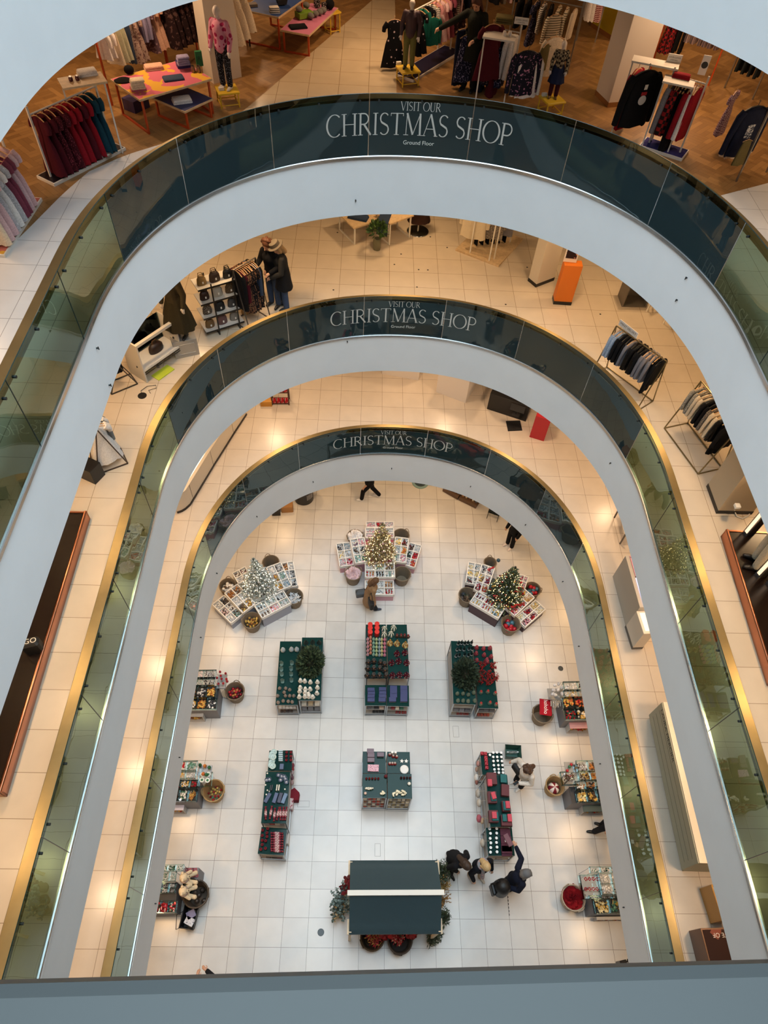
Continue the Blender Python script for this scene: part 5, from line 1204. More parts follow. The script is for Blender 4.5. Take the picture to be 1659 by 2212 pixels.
m = mb(mat('#f3efe2',.3)); m.ball((0,0,.045), .042, 12, 9); solo('bauble', m, 'white ball at the right edge of the %s' % C5, 'ornament', at(*K(1500,410),1.2), smooth=60)
m = mb(mat('#5a1420',.3)); m.ball((0,0,.045), .045, 12, 9); solo('bauble', m, 'dark red ball in the centre of the %s' % C5, 'ornament', at(*K(1280,340),1.2), smooth=60)
for U, side in ((G3,'left'),(G4,'right')):
    for sh, zz in ((0,.12),(1,.32),(2,.58),(3,.86)):
        cc = ['#b9563c','#d9cdb8','#8a5a3c','#e0d8c8','#a3342c'] if side == 'left' else ['#cdbf9f','#e3dcc8','#9a8a5c','#d8cfae','#7a6a48']
        shelf_goods(U, zz, [-.36,-.18,0,.18,.36], cc[sh:]+cc[:sh], (.075,.08,.08), 'small item, %s, '+('bottom','second','third','top')[sh]+' shelf, '+side+' front of the front centre table', group='items on the '+('bottom','second','third','top')[sh]+' shelf, '+side+' front centre table', name='candle_jar', cat='jar')
# -- long right table of the front row
K = crop(4.1475, 940, 1580)
H1 = unit('rear part of the long right display table, white candle lids on top', K(402,192), K(600,190), K(415,388), .82, (.45,))
H2 = unit('tall middle part of the long right display table, striped boxes on top', K(452,388), K(645,390), K(468,855), 1.15, (.4,.78))
H3 = unit('low front part of the long right display table, candle tins and plum boxes on top', K(452,862), K(688,862), K(452,1115), .8, (.42,))
L6 = 'long right display table'
tn = tin(.032,.1,mat('#22302f',.3),mat('#eef0f0',.35),'candle_tin')
P = [(485,220),(515,200),(548,198),(585,200),(515,238),(550,238),(587,238),(517,275),(555,272),(592,275),(520,312),(560,312),(597,312),(526,350),(563,347),(600,350),(530,380),(565,378),(602,378)]
grid_of(tn, 'candle_tin', 'candle', lambda i: 'white-lidded candle, %s row, %s, back of the %s' % (('rear','second','third','fourth','fifth','front')[0 if i < 4 else 1+(i-4)//3], ordn(i if i < 4 else (i-4)%3, 4 if i < 4 else 3), L6), rows_px(K, P), .82, 'white-lidded candles at the back')
P = [(483,880),(545,878),(490,920),(545,918),(487,965),(543,962),(493,1005),(543,1002),(492,1047),(548,1043),(490,1088),(548,1085)]
grid_of(tn, 'candle_tin', 'candle', lambda i: 'white-lidded candle, %s row, %s, front of the %s' % (('rear','second','third','fourth','fifth','front')[i//2], ('left','right')[i%2], L6), rows_px(K, P), .8, 'white-lidded candles at the front')
for i in range(6):
    m = mb(print_mat('#8c1826','#c7606a',40,.55)); m.bbox(-.04,.04,-.04,.04,0,.08,.004); solo('gift_box', m, 'small red patterned box, %s, back of the %s' % (ordn(i,6,'back'), L6), 'box', at(*K((418 if i == 0 else 445)+3*i,(202,205,240,265,295,330)[i]),.82), 0, 'small red boxes')
S_RB, S_TE, S_PK = print_mat('#7a4a50','#5a3a3c',18,.5,kind='stripex'), print_mat('#3f7f80','#245356',18,.5,kind='stripex'), print_mat('#d9606e','#b94a58',18,.5,kind='stripex')
S_PL = print_mat('#6a3f50','#4a2c3a',18,.5,kind='stripey')
BX = [(500,435,.24,.28,.16,S_RB,'large brown striped box, back left','0'),(487,465,.1,.16,.23,S_PK,'small pink striped box on the back left brown box','0'),(606,432,.16,.2,.12,S_TE,'teal striped box, back right','-.06'),(620,537,.19,.27,.14,S_RB,'large brown striped box, middle right','-.1'),
      (505,600,.21,.27,.14,S_RB,'large brown striped box, middle left','0'),(520,590,.13,.19,.2,S_TE,'teal striped box on the middle left brown box','.05'),(522,577,.1,.16,.26,S_PK,'pink striped box on top of the middle left pile','.25'),
      (628,680,.2,.24,.14,S_RB,'brown striped box, lower right pile','.05'),(636,670,.15,.2,.2,S_TE,'teal striped box, lower right pile','0'),(648,660,.1,.16,.26,S_PK,'pink striped box on top of the lower right pile','0'),
      (515,770,.22,.27,.14,S_RB,'large brown striped box, front left','0'),(535,765,.15,.19,.2,S_TE,'teal striped box on the front left brown box','0'),(528,753,.11,.15,.26,S_PK,'pink striped box on top of the front left pile','0'),
      (632,805,.26,.24,.12,S_RB,'large brown striped box, front right','0'),(620,778,.1,.16,.2,S_TE,'teal striped box on the front right brown box','0'),(665,777,.1,.17,.2,S_PK,'pink striped box on the front right brown box','0')]
for x, y, w_, d_, zt, mm, l, rz in BX:
    base = 0 if zt <= .16 else (.14 if zt < .24 else .2); m = mb(mm); m.bbox(-w_/2,w_/2,-d_/2,d_/2,0,zt-base,.004); solo('gift_box', m, l+' of the '+L6, 'box', at(*K(x,y),1.15+base), float(rz))
for i, (x, y, zt) in enumerate(((625,905,.08),(632,975,.1),(635,975,.12),(638,1045,.08),(638,1085,.09),(640,1062,.1))):
    m = mb(S_PL); m.bbox(-.125,.125,-.085,.085,0,.05,.004); solo('gift_box', m, 'plum striped box, %s from the back, front right of the %s' % (ORD[i], L6), 'box', at(*K(x,y),.8+.05*(i%2)), RND.uniform(-.03,.03), 'plum striped boxes')
m = mb(mat('#eeeceb',.5)); m.bbox(-.035,.035,-.045,.045,0,.004,.001); solo('price_card', m, 'white price card on the plum striped boxes', 'card', at(*K(637,973),.91), 0)
# goods hanging on the aisle side of the long right table
for i, (x, y, c, s) in enumerate(((385,290,'#b98a80',.07),(372,340,'#a88a78',.06),(370,415,'#d8d2ca',.09),(372,455,'#8a5a50',.06),(385,555,'#b9b0a4',.1),(395,640,'#c9bfb0',.09),(392,780,'#b0606c',.09),(420,800,'#c9a98a',.07),(425,1000,'#c4b8a8',.09))):
    m = mb(cloth(c)); m.ball((0,0,0), s, 10, 8, .7, 1.1, 1.3); m.tube([(0,0,s),(.05,0,.24),(.14,0,.262)], .004, 5); solo('soft_ornament', m, 'hanging %s soft decoration, %s from the back, left side of the %s' % (('rosy','tan','white','brown','grey','cream','pink','buff','pale')[i], ORD[i], L6), 'ornament', at(*K(x,y),.55), 0, smooth=60)
shelf_goods(H3, .12, [-.2,.1], ['#c9c0b4','#a8a098'], (.16,.12,.1), 'pale box, %s, bottom shelf at the front of the long right table', group='pale boxes in the long right table', name='gift_box')
# ---------------------------------------------------------------- roofed stall and the stands along the sides
K = crop(5.184, 680, 1820)
c, ang, w, dp = rect3(K(397,200), K(1370,197), K(380,1030), 2.1)
r = thing('market_stall', 'dark green roofed market stall in the front of the hall', 'stall', (c.x,c.y,0), ang)
CAN = mat('#2e434a', .55, bump=.6, bscale=3.5); PINE = mat('#d9c4a4', .55, vary=.06, bscale=12); BEAM = mat('#e6e1d6', .5)
w2, d2 = w/2, dp/2
for sg, nm in ((1,'rear'),(-1,'front')):
    m = mb(CAN); N, R_ = 24, 14; vs = []
    for j in range(R_+1):
        u = j/R_; y = sg*d2*(1-u)
        z = 2.1+(.0 if u < .001 else 0)+(.42*min(u,.17)/.17*.22 if u < .17 else .0924+(u-.17)/.83*.45)
        for i in range(N+1):
            x = -w2+w*i/N; z2 = z+.006*math.sin(i*1.1+j*.8)*math.sin(j*.7+i*.35)-(.02*math.sin(PI*min(1,u)) if .2 < u < .95 else 0); vs.append((x, y, z2))
    m.add(vs, [((j*(N+1)+i),(j*(N+1)+i+1),((j+1)*(N+1)+i+1),((j+1)*(N+1)+i)) for j in range(R_) for i in range(N)])
    m.quad((-w2,sg*d2,2.1),(w2,sg*d2,2.1),(w2,sg*d2*.99,1.93),(-w2,sg*d2*.99,1.93)); m.build('canopy', r, smooth=60, label=nm+' slope of dark green canvas')
m = mb(BEAM); m.box(-w2-.05,w2+.05,-.05,.05,2.61,2.67); m.build('ridge_beam', r, label='pale ridge beam')
for sx in (-1,1):
    for sy in (-1,1):
        m = mb(PINE); m.box(sx*(w2-.02)-.03,sx*(w2-.02)+.03,sy*(d2-.06)-.03,sy*(d2-.06)+.03,0,2.14); m.build('post', r)
        m = mb(PINE); m.box(sx*(w2+.02)-.02,sx*(w2+.02)+.02,sy*(d2-.14)-.14,sy*(d2-.14)+.14,2.02,2.1); m.build('end_board', r)
m = mb(PINE); m.box(-w2+.05,w2-.05,-.28,.28,.82,.86); m.box(-w2+.06,w2-.06,-.26,.26,.1,.14); m.build('counter', r)
for i,x in enumerate((-.9,-.3,.3,.9)): m = mb(PINE); m.box(x*w2-.03,x*w2+.03,-.25,-.2,0,.82); m.box(x*w2-.03,x*w2+.03,.2,.25,0,.82); m.build('counter_leg', r)
def plant(name, label, p, cols, n, rx, h, leaf, kind='leaf', stem='#4a3b2c', pot='#7d6a4c', berries=None, rz=0):
    r = thing(name, label, 'plant', p, rz); rr = random.Random(len(label)); st = mb(mat(stem,.8)); fo = MB(); be = mb(mat(berries,.3)) if berries else None
    for k in range(n):
        a, l = rr.uniform(0,2*PI), rr.uniform(.4,1); e = V((rx*l*math.cos(a), rx*l*math.sin(a), h*rr.uniform(.65,1))); q = V((e.x*.3,e.y*.3,h*.55)); st.tube([(0,0,.02),q,e], .005, 4)
        for t in [i/9 for i in range(3,10)]:
            s0 = q.lerp(e, max(0,(t-.33)/.67)); fo.use(mat(rr.choice(cols),.6))
            for _ in range(2):
                d = V((rr.uniform(-1,1),rr.uniform(-1,1),rr.uniform(-.3,.6))).normalized(); sd = d.cross(V((rr.uniform(-1,1),rr.uniform(-1,1),1))).normalized()
                if kind == 'round': c0 = s0+d*leaf; n6 = [c0+d*leaf*math.cos(i*PI/3)+sd*leaf*.85*math.sin(i*PI/3) for i in range(6)]; fo.add(n6, [tuple(range(6))])
                else: fo.add([s0,s0+d*leaf+sd*leaf*.25,s0+d*leaf*2,s0+d*leaf-sd*leaf*.25], [(0,1,2,3)])
            if be: be.ball(s0+V((rr.uniform(-.02,.02),rr.uniform(-.02,.02),0)), .013, 6, 4)
    st.build('stems', r)
    if fo.f: fo.build('foliage', r)
    if be: be.build('berries', r, smooth=60)
    m = mb(mat(pot,.7)); m.lathe([(.09,0),(.12,.2),(.11,.2),(.001,.18)], n=16); m.build('pot', r, smooth=40); return r
EUC = ['#7d8f8a','#5f736d','#8b9b96','#4f625c']; FIR = ['#2c3b26','#3c4c30','#233020']; GO = ['#8a6f3f','#b3905a']
px = lambda x, y, z: at(*K(x,y), z)
def onfloor(x, y, z): p = px(x, y, z); return (p.x, p.y, 0)
plant('eucalyptus', 'tall grey-green eucalyptus sprays at the left of the stall', onfloor(300,620,1.0), EUC, 26, .33, 1.3, .028, 'round')
plant('eucalyptus', 'low eucalyptus and cream feathers at the front left of the stall', onfloor(275,760,.6), EUC+['#cdb58a'], 18, .26, .75, .028, 'round')
plant('fir_plant', 'potted fir at the rear right corner of the stall', onfloor(1430,320,.9), FIR, 40, .25, 1.1, .045)
plant('berry_plant', 'gold berry branches at the rear right of the stall, behind the bare ones', onfloor(1435,480,.8), GO, 26, .2, .95, .02, berries='#c9a45c')
plant('berry_plant', 'bare gold berry branches at the right of the stall', onfloor(1440,620,.9), GO, 24, .22, 1.1, .018, berries='#a9793f')
plant('fir_plant', 'small fir at the front right corner of the stall', onfloor(1440,830,.6), FIR, 30, .19, .75, .04)
plant('fir_plant', 'drooping fir under the front eave of the stall, right of the baskets', onfloor(1330,1030,.5), FIR, 34, .24, .6, .045)
plant('poinsettia', 'dark red poinsettia at the rear left of the stall', onfloor(370,470,1.1), ['#7a1a24','#8f2430','#5f141c'], 14, .14, 1.25, .05, 'round')
plant('poinsettia', 'red poinsettia between the two baskets in front of the stall', onfloor(795,1020,.5), ['#a01f2a','#8a1c26'], 14, .13, .6, .045, 'round')
plant('poinsettia', 'red poinsettia right of the dark basket in front of the stall', onfloor(1085,1010,.5), ['#a8222c','#8a1c26'], 14, .13, .6, .045, 'round')
wicker_basket('brown woven basket of red stems in front of the stall', K(645,1060), .4, .27, .2, WICKD)
p = px(670,1060,.42); plant('stem_arrangement', 'fan of red and gold stems in the brown basket in front of the stall', (p.x,p.y,.06), ['#a32530','#b98a4a','#8a1c26'], 22, .2, .45, .05)
wicker_basket('dark grey woven basket in front of the stall, right of the brown one', K(955,1090), .42, .28, .22, mat('#4a4440',.9,bump=.9,bscale=140,vary=.2))
p = px(935,1060,.42); plant('stem_arrangement', 'red berry stems in the dark grey basket in front of the stall', (p.x,p.y,.06), ['#a32530'], 16, .17, .45, .04, berries='#d9b8a0')

BAU = [([SIL,CHA],'mix'),([BRZ,COP],'ball'),([GLD,BRN],'ball'),([WHT,CHA],'ball'),([GRN,GLD],'mix'),([RED,GLD],'mix'),([COP,BRN],'ball'),([SIL,WHT],'mix')]
CABG = mat('#77777c', .6)
def stand(K, where, cab, tiers, niche=None):
    a, b, d, z = cab; z0 = z; c, ang, w, dp = rect3(K(*a), K(*b), K(*d), z)
    r = thing('display_cabinet', 'grey display cabinet, '+where, 'cabinet', (c.x,c.y,0), ang)
    m = mb(CABG); m.bbox(-w/2,w/2,-dp/2,dp/2,0,z,.006); m.build('body', r); m = mb(mat('#26262a',.5)); m.box(-w/2-.01,w/2+.01,-dp/2-.01,dp/2+.01,z,z+.012); m.build('top', r)
    for i, (a, b, d, z, nx, ny, fl) in enumerate(tiers):
        nm = ('lowest','second','third','top')[i]
        tray('clear divided tray, %s step of the stand %s' % (nm, where), K(*a), K(*b), K(*d), z, nx, ny, .1, fl, where='%s tray, %s stand' % (nm, where.replace('at the ','').replace(' edge of the hall','')), wall=ACRYL, name='divided_tray')
        q = bpy.context.scene.objects; tr = TR[-1]; ins = abs((Matrix.Rotation(-ang,3,'Z') @ (tr[0]-c)).x) < w/2 and abs((Matrix.Rotation(-ang,3,'Z') @ (tr[0]-c)).y) < dp/2
        for sx in (-1,1):
            for sy in (-1,1): lg = mb(ALU); lg.cyl((sx*(tr[1]/2-.01),sy*(tr[2]/2-.01),-(tr[3]-(z0+.012 if ins else 0))),(sx*(tr[1]/2-.01),sy*(tr[2]/2-.01),0),.006,n=6); lg.build('leg', tr[4])
    if niche:
        a, b, d, z, col = niche; c, ang, w, dp = rect3(K(*a), K(*b), K(*d), z); r = thing('low_display_box', 'low open-fronted display box, front of the stand '+where, 'display box', (c.x,c.y,0), ang)
        m = mb(mat('#b9b7b4',.5)); w2, d2 = w/2, dp/2
        m.box(-w2,w2,-d2,d2,0,.03); m.box(-w2,-w2+.025,-d2,d2,.03,z-.03); m.box(w2-.025,w2,-d2,d2,.03,z-.03); m.box(-w2+.025,w2-.025,d2-.02,d2,.03,z-.03); m.build('carcass', r)
        m = mb(mat(col,.5)); m.box(-w2,w2,-d2,d2,z-.03,z); m.build('lid', r)
        m = MB(); jumble(m, [GLD,COP,BRZ,RED], w-.1, dp*.7, .12, 40, .03, 'ball'); solo('loose_ornaments', m, 'gold and copper baubles inside the low box, '+where, 'ornaments', (c.x,c.y,.03), ang, smooth=50, kind='stuff')
K = crop(5.82, 330, 1400)
stand(K, 'at the upper left edge of the hall', ((300,500),(832,492),(280,775),.72), [((300,634),(808,630),(282,770),.84,4,1,[([GLD,BRN],'ball'),([GLD,WHT],'ball'),([GLD,COP],'ball'),([WHT,CHA],'ball')]),((310,482),(800,478),(300,622),.98,4,1,[([COP,BRZ],'ball'),([COP,BRZ],'ball'),([SIL,CHA],'ball'),([COP,GLD],'ball')]),((320,388),(780,382),(312,468),1.14,3,1,[([GLD,SIL],'mix'),([SIL,SAG],'mix'),([SIL,CHA],'mix')]),((330,280),(798,272),(325,372),1.24,3,1,[([PPK,WHT],'box'),([SIL,PPK],'mix'),([SIL,CHA],'stick')])], ((300,783),(640,783),(300,860),.42,'#b9b7b4'))
hang = [(850,310),(920,330),(810,385),(870,400),(930,400),(830,460),(890,455),(940,430),(860,360)]
for i,(x,y) in enumerate(hang): m = mb(mat(('#a81f28','#8f1a24')[i%2],.35)); m.lathe([(.001,0),(.03,.03),(.035,.07),(.02,.11),(.001,.13)], n=9); solo('hanging_ornament', m, 'red drop ornament on the rack beside the upper left stand, %s of the bunch' % ORD[i], 'ornament', at(*K(x,y),.95), 0, 'red drop ornaments, upper left stand', smooth=50)
m = mb(ALU); m.box(-.12,.12,-.2,.2,.85,.9); m.cyl((0,0,0),(0,0,.85),.02); m.cyl((0,0,0),(0,0,.02),.14); q = at(*K(870,420),.88); solo('ornament_stand', m, 'metal rack holding red drop ornaments beside the upper left stand', 'rack', (q.x,q.y,0), 0)
wb('wicker basket of dark red baubles beside the upper left stand', K(1032,540), .42, .26, .2, fill=f_items([BUR,DRD,RED,COP],'ball',18,.045,'bauble','dark red bauble in the basket by the upper left stand'))
K2 = K
stand(K, 'at the middle left edge of the hall', ((100,1660),(596,1660),(60,1935),.72), [((110,1782),(556,1778),(70,1925),.84,4,1,[([GLD,BRN],'stick'),([BRN,CHA],'mix'),([GRN,WHT],'mix'),([GLD,COP],'stick')]),((130,1662),(570,1655),(115,1755),.98,4,1,[([BRN,COP],'mix'),([GRN,RED],'mix'),([GLD,WHT],'mix'),([RED,BRN],'ball')]),((150,1555),(542,1548),(140,1640),1.14,3,1,[([PPK,PNK],'box'),([WHT,GLD],'mix'),([WHT,SIL],'ball')]),((160,1425),(560,1415),(150,1540),1.24,3,1,[([WHT,RED],'ball'),([RED,WHT],'mix'),([GRN,SAG],'mix')])], ((100,1955),(398,1952),(70,2040),.42,'#d9d6e8'))
for i,(x,y,c2) in enumerate(((600,1480,'#1f5a38'),(660,1490,'#c0702c'),(715,1510,'#1f5a38'),(640,1590,'#c46a30'),(680,1600,'#23603c'))): m = mb(mat(c2,.7)); m.ball((0,0,.06),.05,9,7,.9,.9,1.4); solo('felt_ornament', m, '%s felt ornament on the clear rack by the middle left stand, %s' % ('green' if c2 in ('#1f5a38','#23603c') else 'orange', ordn(i,5,'back')), 'ornament', at(*K(x,y),1.0), 0, smooth=50)
for i,(x,y) in enumerate(((630,1590),(700,1590),(620,1660),(690,1665))): m = mb(mat('#dfe6de',.3)); m.use(mat('#3f7a58',.4)); m.use(m.mats[0]); m.tube([(.045*math.cos(t),.045*math.sin(t),.02) for t in [j*PI/8 for j in range(16)]],.018,6,close=True); m.use(m.mats[1]); m.ball((0,0,.02),.03,8,5); solo('wreath_ornament', m, 'small white wreath ornament, %s, beside the middle left stand' % ('rear left','rear right','front left','front right')[i], 'ornament', at(*K(x,y),.96), 0, 'small wreaths', smooth=50)
def acrylic_box(label, a, b, d, z, h, K):
    c, ang, w, dp = rect3(K(*a), K(*b), K(*d), z); r = thing('acrylic_box', label, 'box', (c.x,c.y,z-h), ang); m = mb(ACRYL); w2,d2 = w/2,dp/2
    for q in ((-w2,w2,d2-.01,d2),(-w2,w2,-d2,-d2+.01),(-w2,-w2+.01,-d2,d2),(w2-.01,w2,-d2,d2)): m.box(*q,0,h)
    m.box(-w2,w2,-d2,d2,0,.012); m.build('box_body', r); m = mb(ALU); m.cyl((0,0,-(z-h)),(0,0,0),.02); m.build('foot', r); return r
acrylic_box('clear display box on a foot beside the middle left stand', (575,1560),(752,1555),(560,1740), .96, .12, K)
wb('pale wicker basket of striped baubles beside the middle left stand', K(762,1790), .45, .27, .2, WICKL, fill=f_items([DRD,GRN,GLD,RED],'ball',20,.032,'bauble','striped bauble in the pale basket by the middle left stand',hh=.3))
K = crop(5.82, 320, 1780)
stand(K, 'at the lower left edge of the hall', ((-60,760),(372,740),(-90,1122),.72), [((-50,965),(362,960),(-85,1118),.82,4,1,[([RED,DRD],'cloth'),([RED,DGN],'cloth'),([RED,DRD],'cloth'),([RED,DGN],'box')]),((0,745),(345,738),(-30,870),1.04,4,2,[([SIL,WHT],'stick'),([BRN,SIL],'stick'),([SIL,CHA],'stick')]),((20,598),(352,592),(0,722),1.16,4,1,[([GRN,SIL],'stick'),([SIL,SAG],'stick')]),((40,515),(448,508),(35,595),1.2,4,1,[([GRN,DGN],'mix'),([GRN,WHT],'mix')])])
for i,(x,y,t,fb) in enumerate(((170,1060,'1','rear'),(215,1085,'1','front'),(295,1020,'2','rear'),(325,1080,'2','front'))):
    m = mb(mat('#e9dfd6',.5)); vs, fs = font_mesh(t); m.add([(v[0]*.1-.03,v[1]*.1-.03,.0) for v in vs], fs); solo('number_ornament', m, 'white numeral %s ornament, %s one, on the red trays at the lower left' % (('one','two')[int(t)-1], fb), 'ornament', at(*K(x,y),.835), .1)
CREAM = mat('#d9c3a0', .95, bump=.7, bscale=60, vary=.12)
for i,(x,y,rz) in enumerate(((395,660,-1.4),(385,830,-1.5))):
    q = at(*K(x,y),1.3); r = thing('teddy_bear', 'cream teddy bear with a dark striped scarf, %s one at the lower left stand' % ('rear','front')[i], 'toy', (q.x+.1,q.y-.02,1.0), rz)
    m = mb(CREAM); cap(m,V((0,0,.08)),V((0,-.02,.2)),.1,.08); m.ball((0,0,.32),.095,14,10); m.ball((0,.08,.3),.045,10,8)
    for s in (-1,1): m.ball((s*.075,-.01,.4),.035,9,7); cap(m,V((s*.08,.03,.2)),V((s*.13,.12,.12)),.038,.04); cap(m,V((s*.06,.06,.05)),V((s*.1,.22,.04)),.045,.05)
    fuse(m, .009, 'body', r, 1); m = mb(print_mat('#3a2228','#c9b3a8',40,.5,kind='stripe')); m.tube([(.085*math.cos(t),.08*math.sin(t),.24) for t in [j*PI/7 for j in range(14)]],.028,7,close=True); m.build('scarf', r, smooth=60); m = mb(mat('#1a1412',.3)); 
    for s in (-1,1): m.ball((s*.035,.085,.345),.009,6,4)
    m.ball((0,.122,.31),.014,6,4); m.build('eyes_and_nose', r)
acrylic_box('tall clear box of pink toys beside the lower left stand', (470,660),(590,690),(440,880), 1.0, .3, K)
c, ang, w, dp = rect3(K(455,548),K(640,548),K(455,700),.75); m = mb(CABG); m.bbox(-w/2,w/2,-dp/2,dp/2,0,.75,.005); solo('display_plinth', m, 'grey plinth topped with red rings behind the teddy bears', 'plinth', (c.x,c.y,0), ang)
for i in range(12): m = mb(mat(('#7a2a34','#b0525c')[i%2],.4)); m.tube([(.026*math.cos(t),.026*math.sin(t),.015) for t in [j*PI/6 for j in range(12)]],.012,5,close=True); solo('ring_ornament', m, 'red ring ornament on the grey plinth behind the teddy bears', 'ornament', at(*K(490+36*(i%4)+(i//4)*8,575+38*(i//4)),.75), 0, 'red rings on the plinth', smooth=50)
wb('dark wicker basket of soft toys below the teddy bears', K(600,880), .45, .29, .22, mat('#5f5347',.9,bump=.9,bscale=140,vary=.2), fill=f_items(['#5a5048','#6f665c','#3f3833'],'ball',6,.06,'soft_toy','grey-brown soft toy in the dark basket by the teddy bears','toy',hh=.5))
a = at(*K(515,1175), .34); r = thing('shopping_basket', 'black wheeled shopping basket of papers at the lower left', 'basket', (a.x,a.y,0), 1.45); m = mb(mat('#19191b',.5)); tub(m,.23,.165,.36); m.build('tub', r); m = mb(mat('#101011',.5)); m.tube([(-.23,-.165,.36),(.23,-.165,.36),(.23,.165,.36),(-.23,.165,.36)],.016,6,close=True); m.build('rim', r, smooth=50); m = mb(mat('#2a2a2c',.5)); m.tube([(-.2,.1,.36),(-.28,.18,.55),(.0,.24,.6),(.1,.165,.36)],.009,6); m.build('handle', r, smooth=60)
m = mb(print_mat('#b9b4cc','#8d88a6',60,.5,kind='stripe')); m.bbox(-.1,.1,-.08,.08,0,.03,.003); solo('packet', m, 'lilac striped packet in the black wheeled basket', 'packet', (a.x+.02,a.y+.07,.26), .5); m = mb(print_mat('#dcdce2','#70727c',40,.58)); m.bbox(-.11,.11,-.08,.08,0,.03,.003); solo('packet', m, 'white patterned packet in the black wheeled basket', 'packet', (a.x+.01,a.y-.07,.26), -.4)
# right-hand stands
K = crop(4.366, 920, 1340)
stand(K, 'at the upper right edge of the hall', ((1285,740),(1700,735),(1262,930),.72), [((1302,838),(1760,832),(1305,935),.84,4,1,[([DGN,RED],'mix'),([GLD,WHT],'ball'),([WHT,CRM],'ball'),([GLD,CRM],'ball')]),((1285,730),(1720,722),(1282,822),.98,4,1,[([ORG,GLD],'ball'),([RED,ORG],'ball'),([RED,WHT],'mix')]),((1300,660),(1700,655),(1298,722),1.14,3,1,[([GLD,WHT],'mix'),([WHT,SIL],'ball'),([GLD,CRM],'mix')]),((1295,578),(1690,572),(1297,655),1.24,3,1,[([SIL,WHT],'mix'),([SIL,CHA],'mix'),([PNK,PPK],'box')])], ((1350,962),(1700,958),(1320,1020),.42,'#dca6ac'))
for i,(x,y) in enumerate(((1215,620),(1250,605),(1275,640),(1200,665),(1245,660),(1280,700),(1215,710),(1190,700))): m = mb(mat(('#dcdad8','#c9c9cc')[i%2],.6,)); m.ball((0,0,.05),.06,9,7,1,.7,1); m.use(mat('#3a3a3e',.5)); m.box(-.02,.02,-.02,.02,.1,.104); solo('gift_bag', m, 'white drawstring bag with a dark motif, %s of the heap by the upper right stand' % ORD[i], 'bag', at(*K(x,y),1.0), i, 'white drawstring bags', smooth=50)
for i in range(5): m = mb(mat('#c9ced0',.2,.6)); m.cyl((0,0,0),(-.03,-.16,.04),.016,n=8); solo('silver_tube', m, 'silver tube ornament, %s, under the white bags' % ordn(i,5), 'ornament', at(*K(1180+22*i,760+(i%2)*12),.8), 0, 'silver tubes', smooth=50)
m = mb(ALU); m.box(-.22,.22,-.16,.16,.76,.8); m.cyl((0,0,0),(0,0,.76),.02); m.cyl((0,0,0),(0,0,.02),.15); q = at(*K(1230,690),.85); solo('ornament_stand', m, 'metal rack under the white bags beside the upper right stand', 'rack', (q.x,q.y,0), 0)
wb('wicker basket holding the red cushion by the upper right stand', K(1100,880), .42, .27, .21, fill=None)
q = at(*K(1130,820),.62); r = thing('cushion', 'red cushion with white hohoho lettering in the basket', 'cushion', q, -.12); m = mb(cloth('#a01826',.05)); N = 12
m.add([(-.17+.34*i/N, -.23+.46*j/N, s*.055*math.sin(PI*i/N)**.5*math.sin(PI*j/N)**.5+.0) for s in (-1,1) for j in range(N+1) for i in range(N+1)], [(s*(N+1)**2+j*(N+1)+i, s*(N+1)**2+j*(N+1)+i+1, s*(N+1)**2+(j+1)*(N+1)+i+1, s*(N+1)**2+(j+1)*(N+1)+i) for s in (0,1) for j in range(N) for i in range(N)]); m.build('cover', r, smooth=60)
m = mb(mat('#eee4e0',.5)); vs, fs = font_mesh('hohoho'); xs = [v[0] for v in vs]; L_ = max(xs); 
def cz(x, y): return .055*max(0,math.sin(PI*min(max((x+.17)/.34,0),1)))**.5*max(0,math.sin(PI*min(max((y+.23)/.46,0),1)))**.5+.006
P2 = [((v[1]-.35)*.16, .2-.4*v[0]/L_) for v in vs]; m.add([(x, y, cz(x,y)) for x, y in P2], fs); m.build('lettering', r, label='white script hohoho')
K = crop(4.1475, 940, 1580)
stand(K, 'at the middle right edge of the hall', ((1200,500),(1620,490),(1250,640),.72), [((1262,530),(1640,525),(1265,632),.84,4,1,[([CRM,GLD],'star'),([BRN,GLD],'ball'),([BRZ,CHA],'ball'),([TEA,GLD],'mix')]),((1255,445),(1620,440),(1262,520),.98,4,1,[([WHT,COP],'ball'),([COP,CHA],'ball'),([GLD,BRN],'ball')]),((1283,360),(1590,355),(1285,435),1.14,3,1,[([GLD,BRN],'ball'),([COP,GLD],'mix'),([GLD,COP],'ball')]),((1262,262),(1560,258),(1270,355),1.24,3,1,[([BRN,SIL],'mix'),([COP,BRN],'mix'),([BRN,GLD],'mix')])], ((1320,655),(1640,650),(1300,720),.42,'#3f5a60'))
acrylic_box('clear box of brown sprays beside the middle right stand', (1120,360),(1275,355),(1112,480), 1.0, .14, K)
m = MB(); jumble(m, [BRN,DRD,SIL,BRN,BRZ], .28, .24, .16, 50, .022, 'mix'); q = at(*K(1190,420),.88); solo('loose_ornaments', m, 'brown and red sprigs in the clear box by the middle right stand', 'ornaments', q, 0, smooth=50, kind='stuff')
for i,(x,y,c2) in enumerate(((1215,300,'#b0252e'),(1245,290,'#d9d2c8'),(1200,320,'#2f6a48'),(1265,330,'#c9a24c'),(1180,355,'#b0252e'))): m = mb(mat(c2,.4)); m.ball((0,0,.04),.04,9,7); solo('bauble', m, '%s bauble on the rear corner of the middle right stand' % ('red','white','green','gold','dark red')[i], 'ornament', at(*K(x,y),1.1), 0, smooth=50)
wb('pale wicker basket with a red and white ball by the middle right stand', K(1075,485), .45, .24, .18, WICKL)
q = at(*K(1065,505),.3); r = mb(mat('#e6dcd0',.6)); r.use(mat('#7a1a28',.6)); n = 16
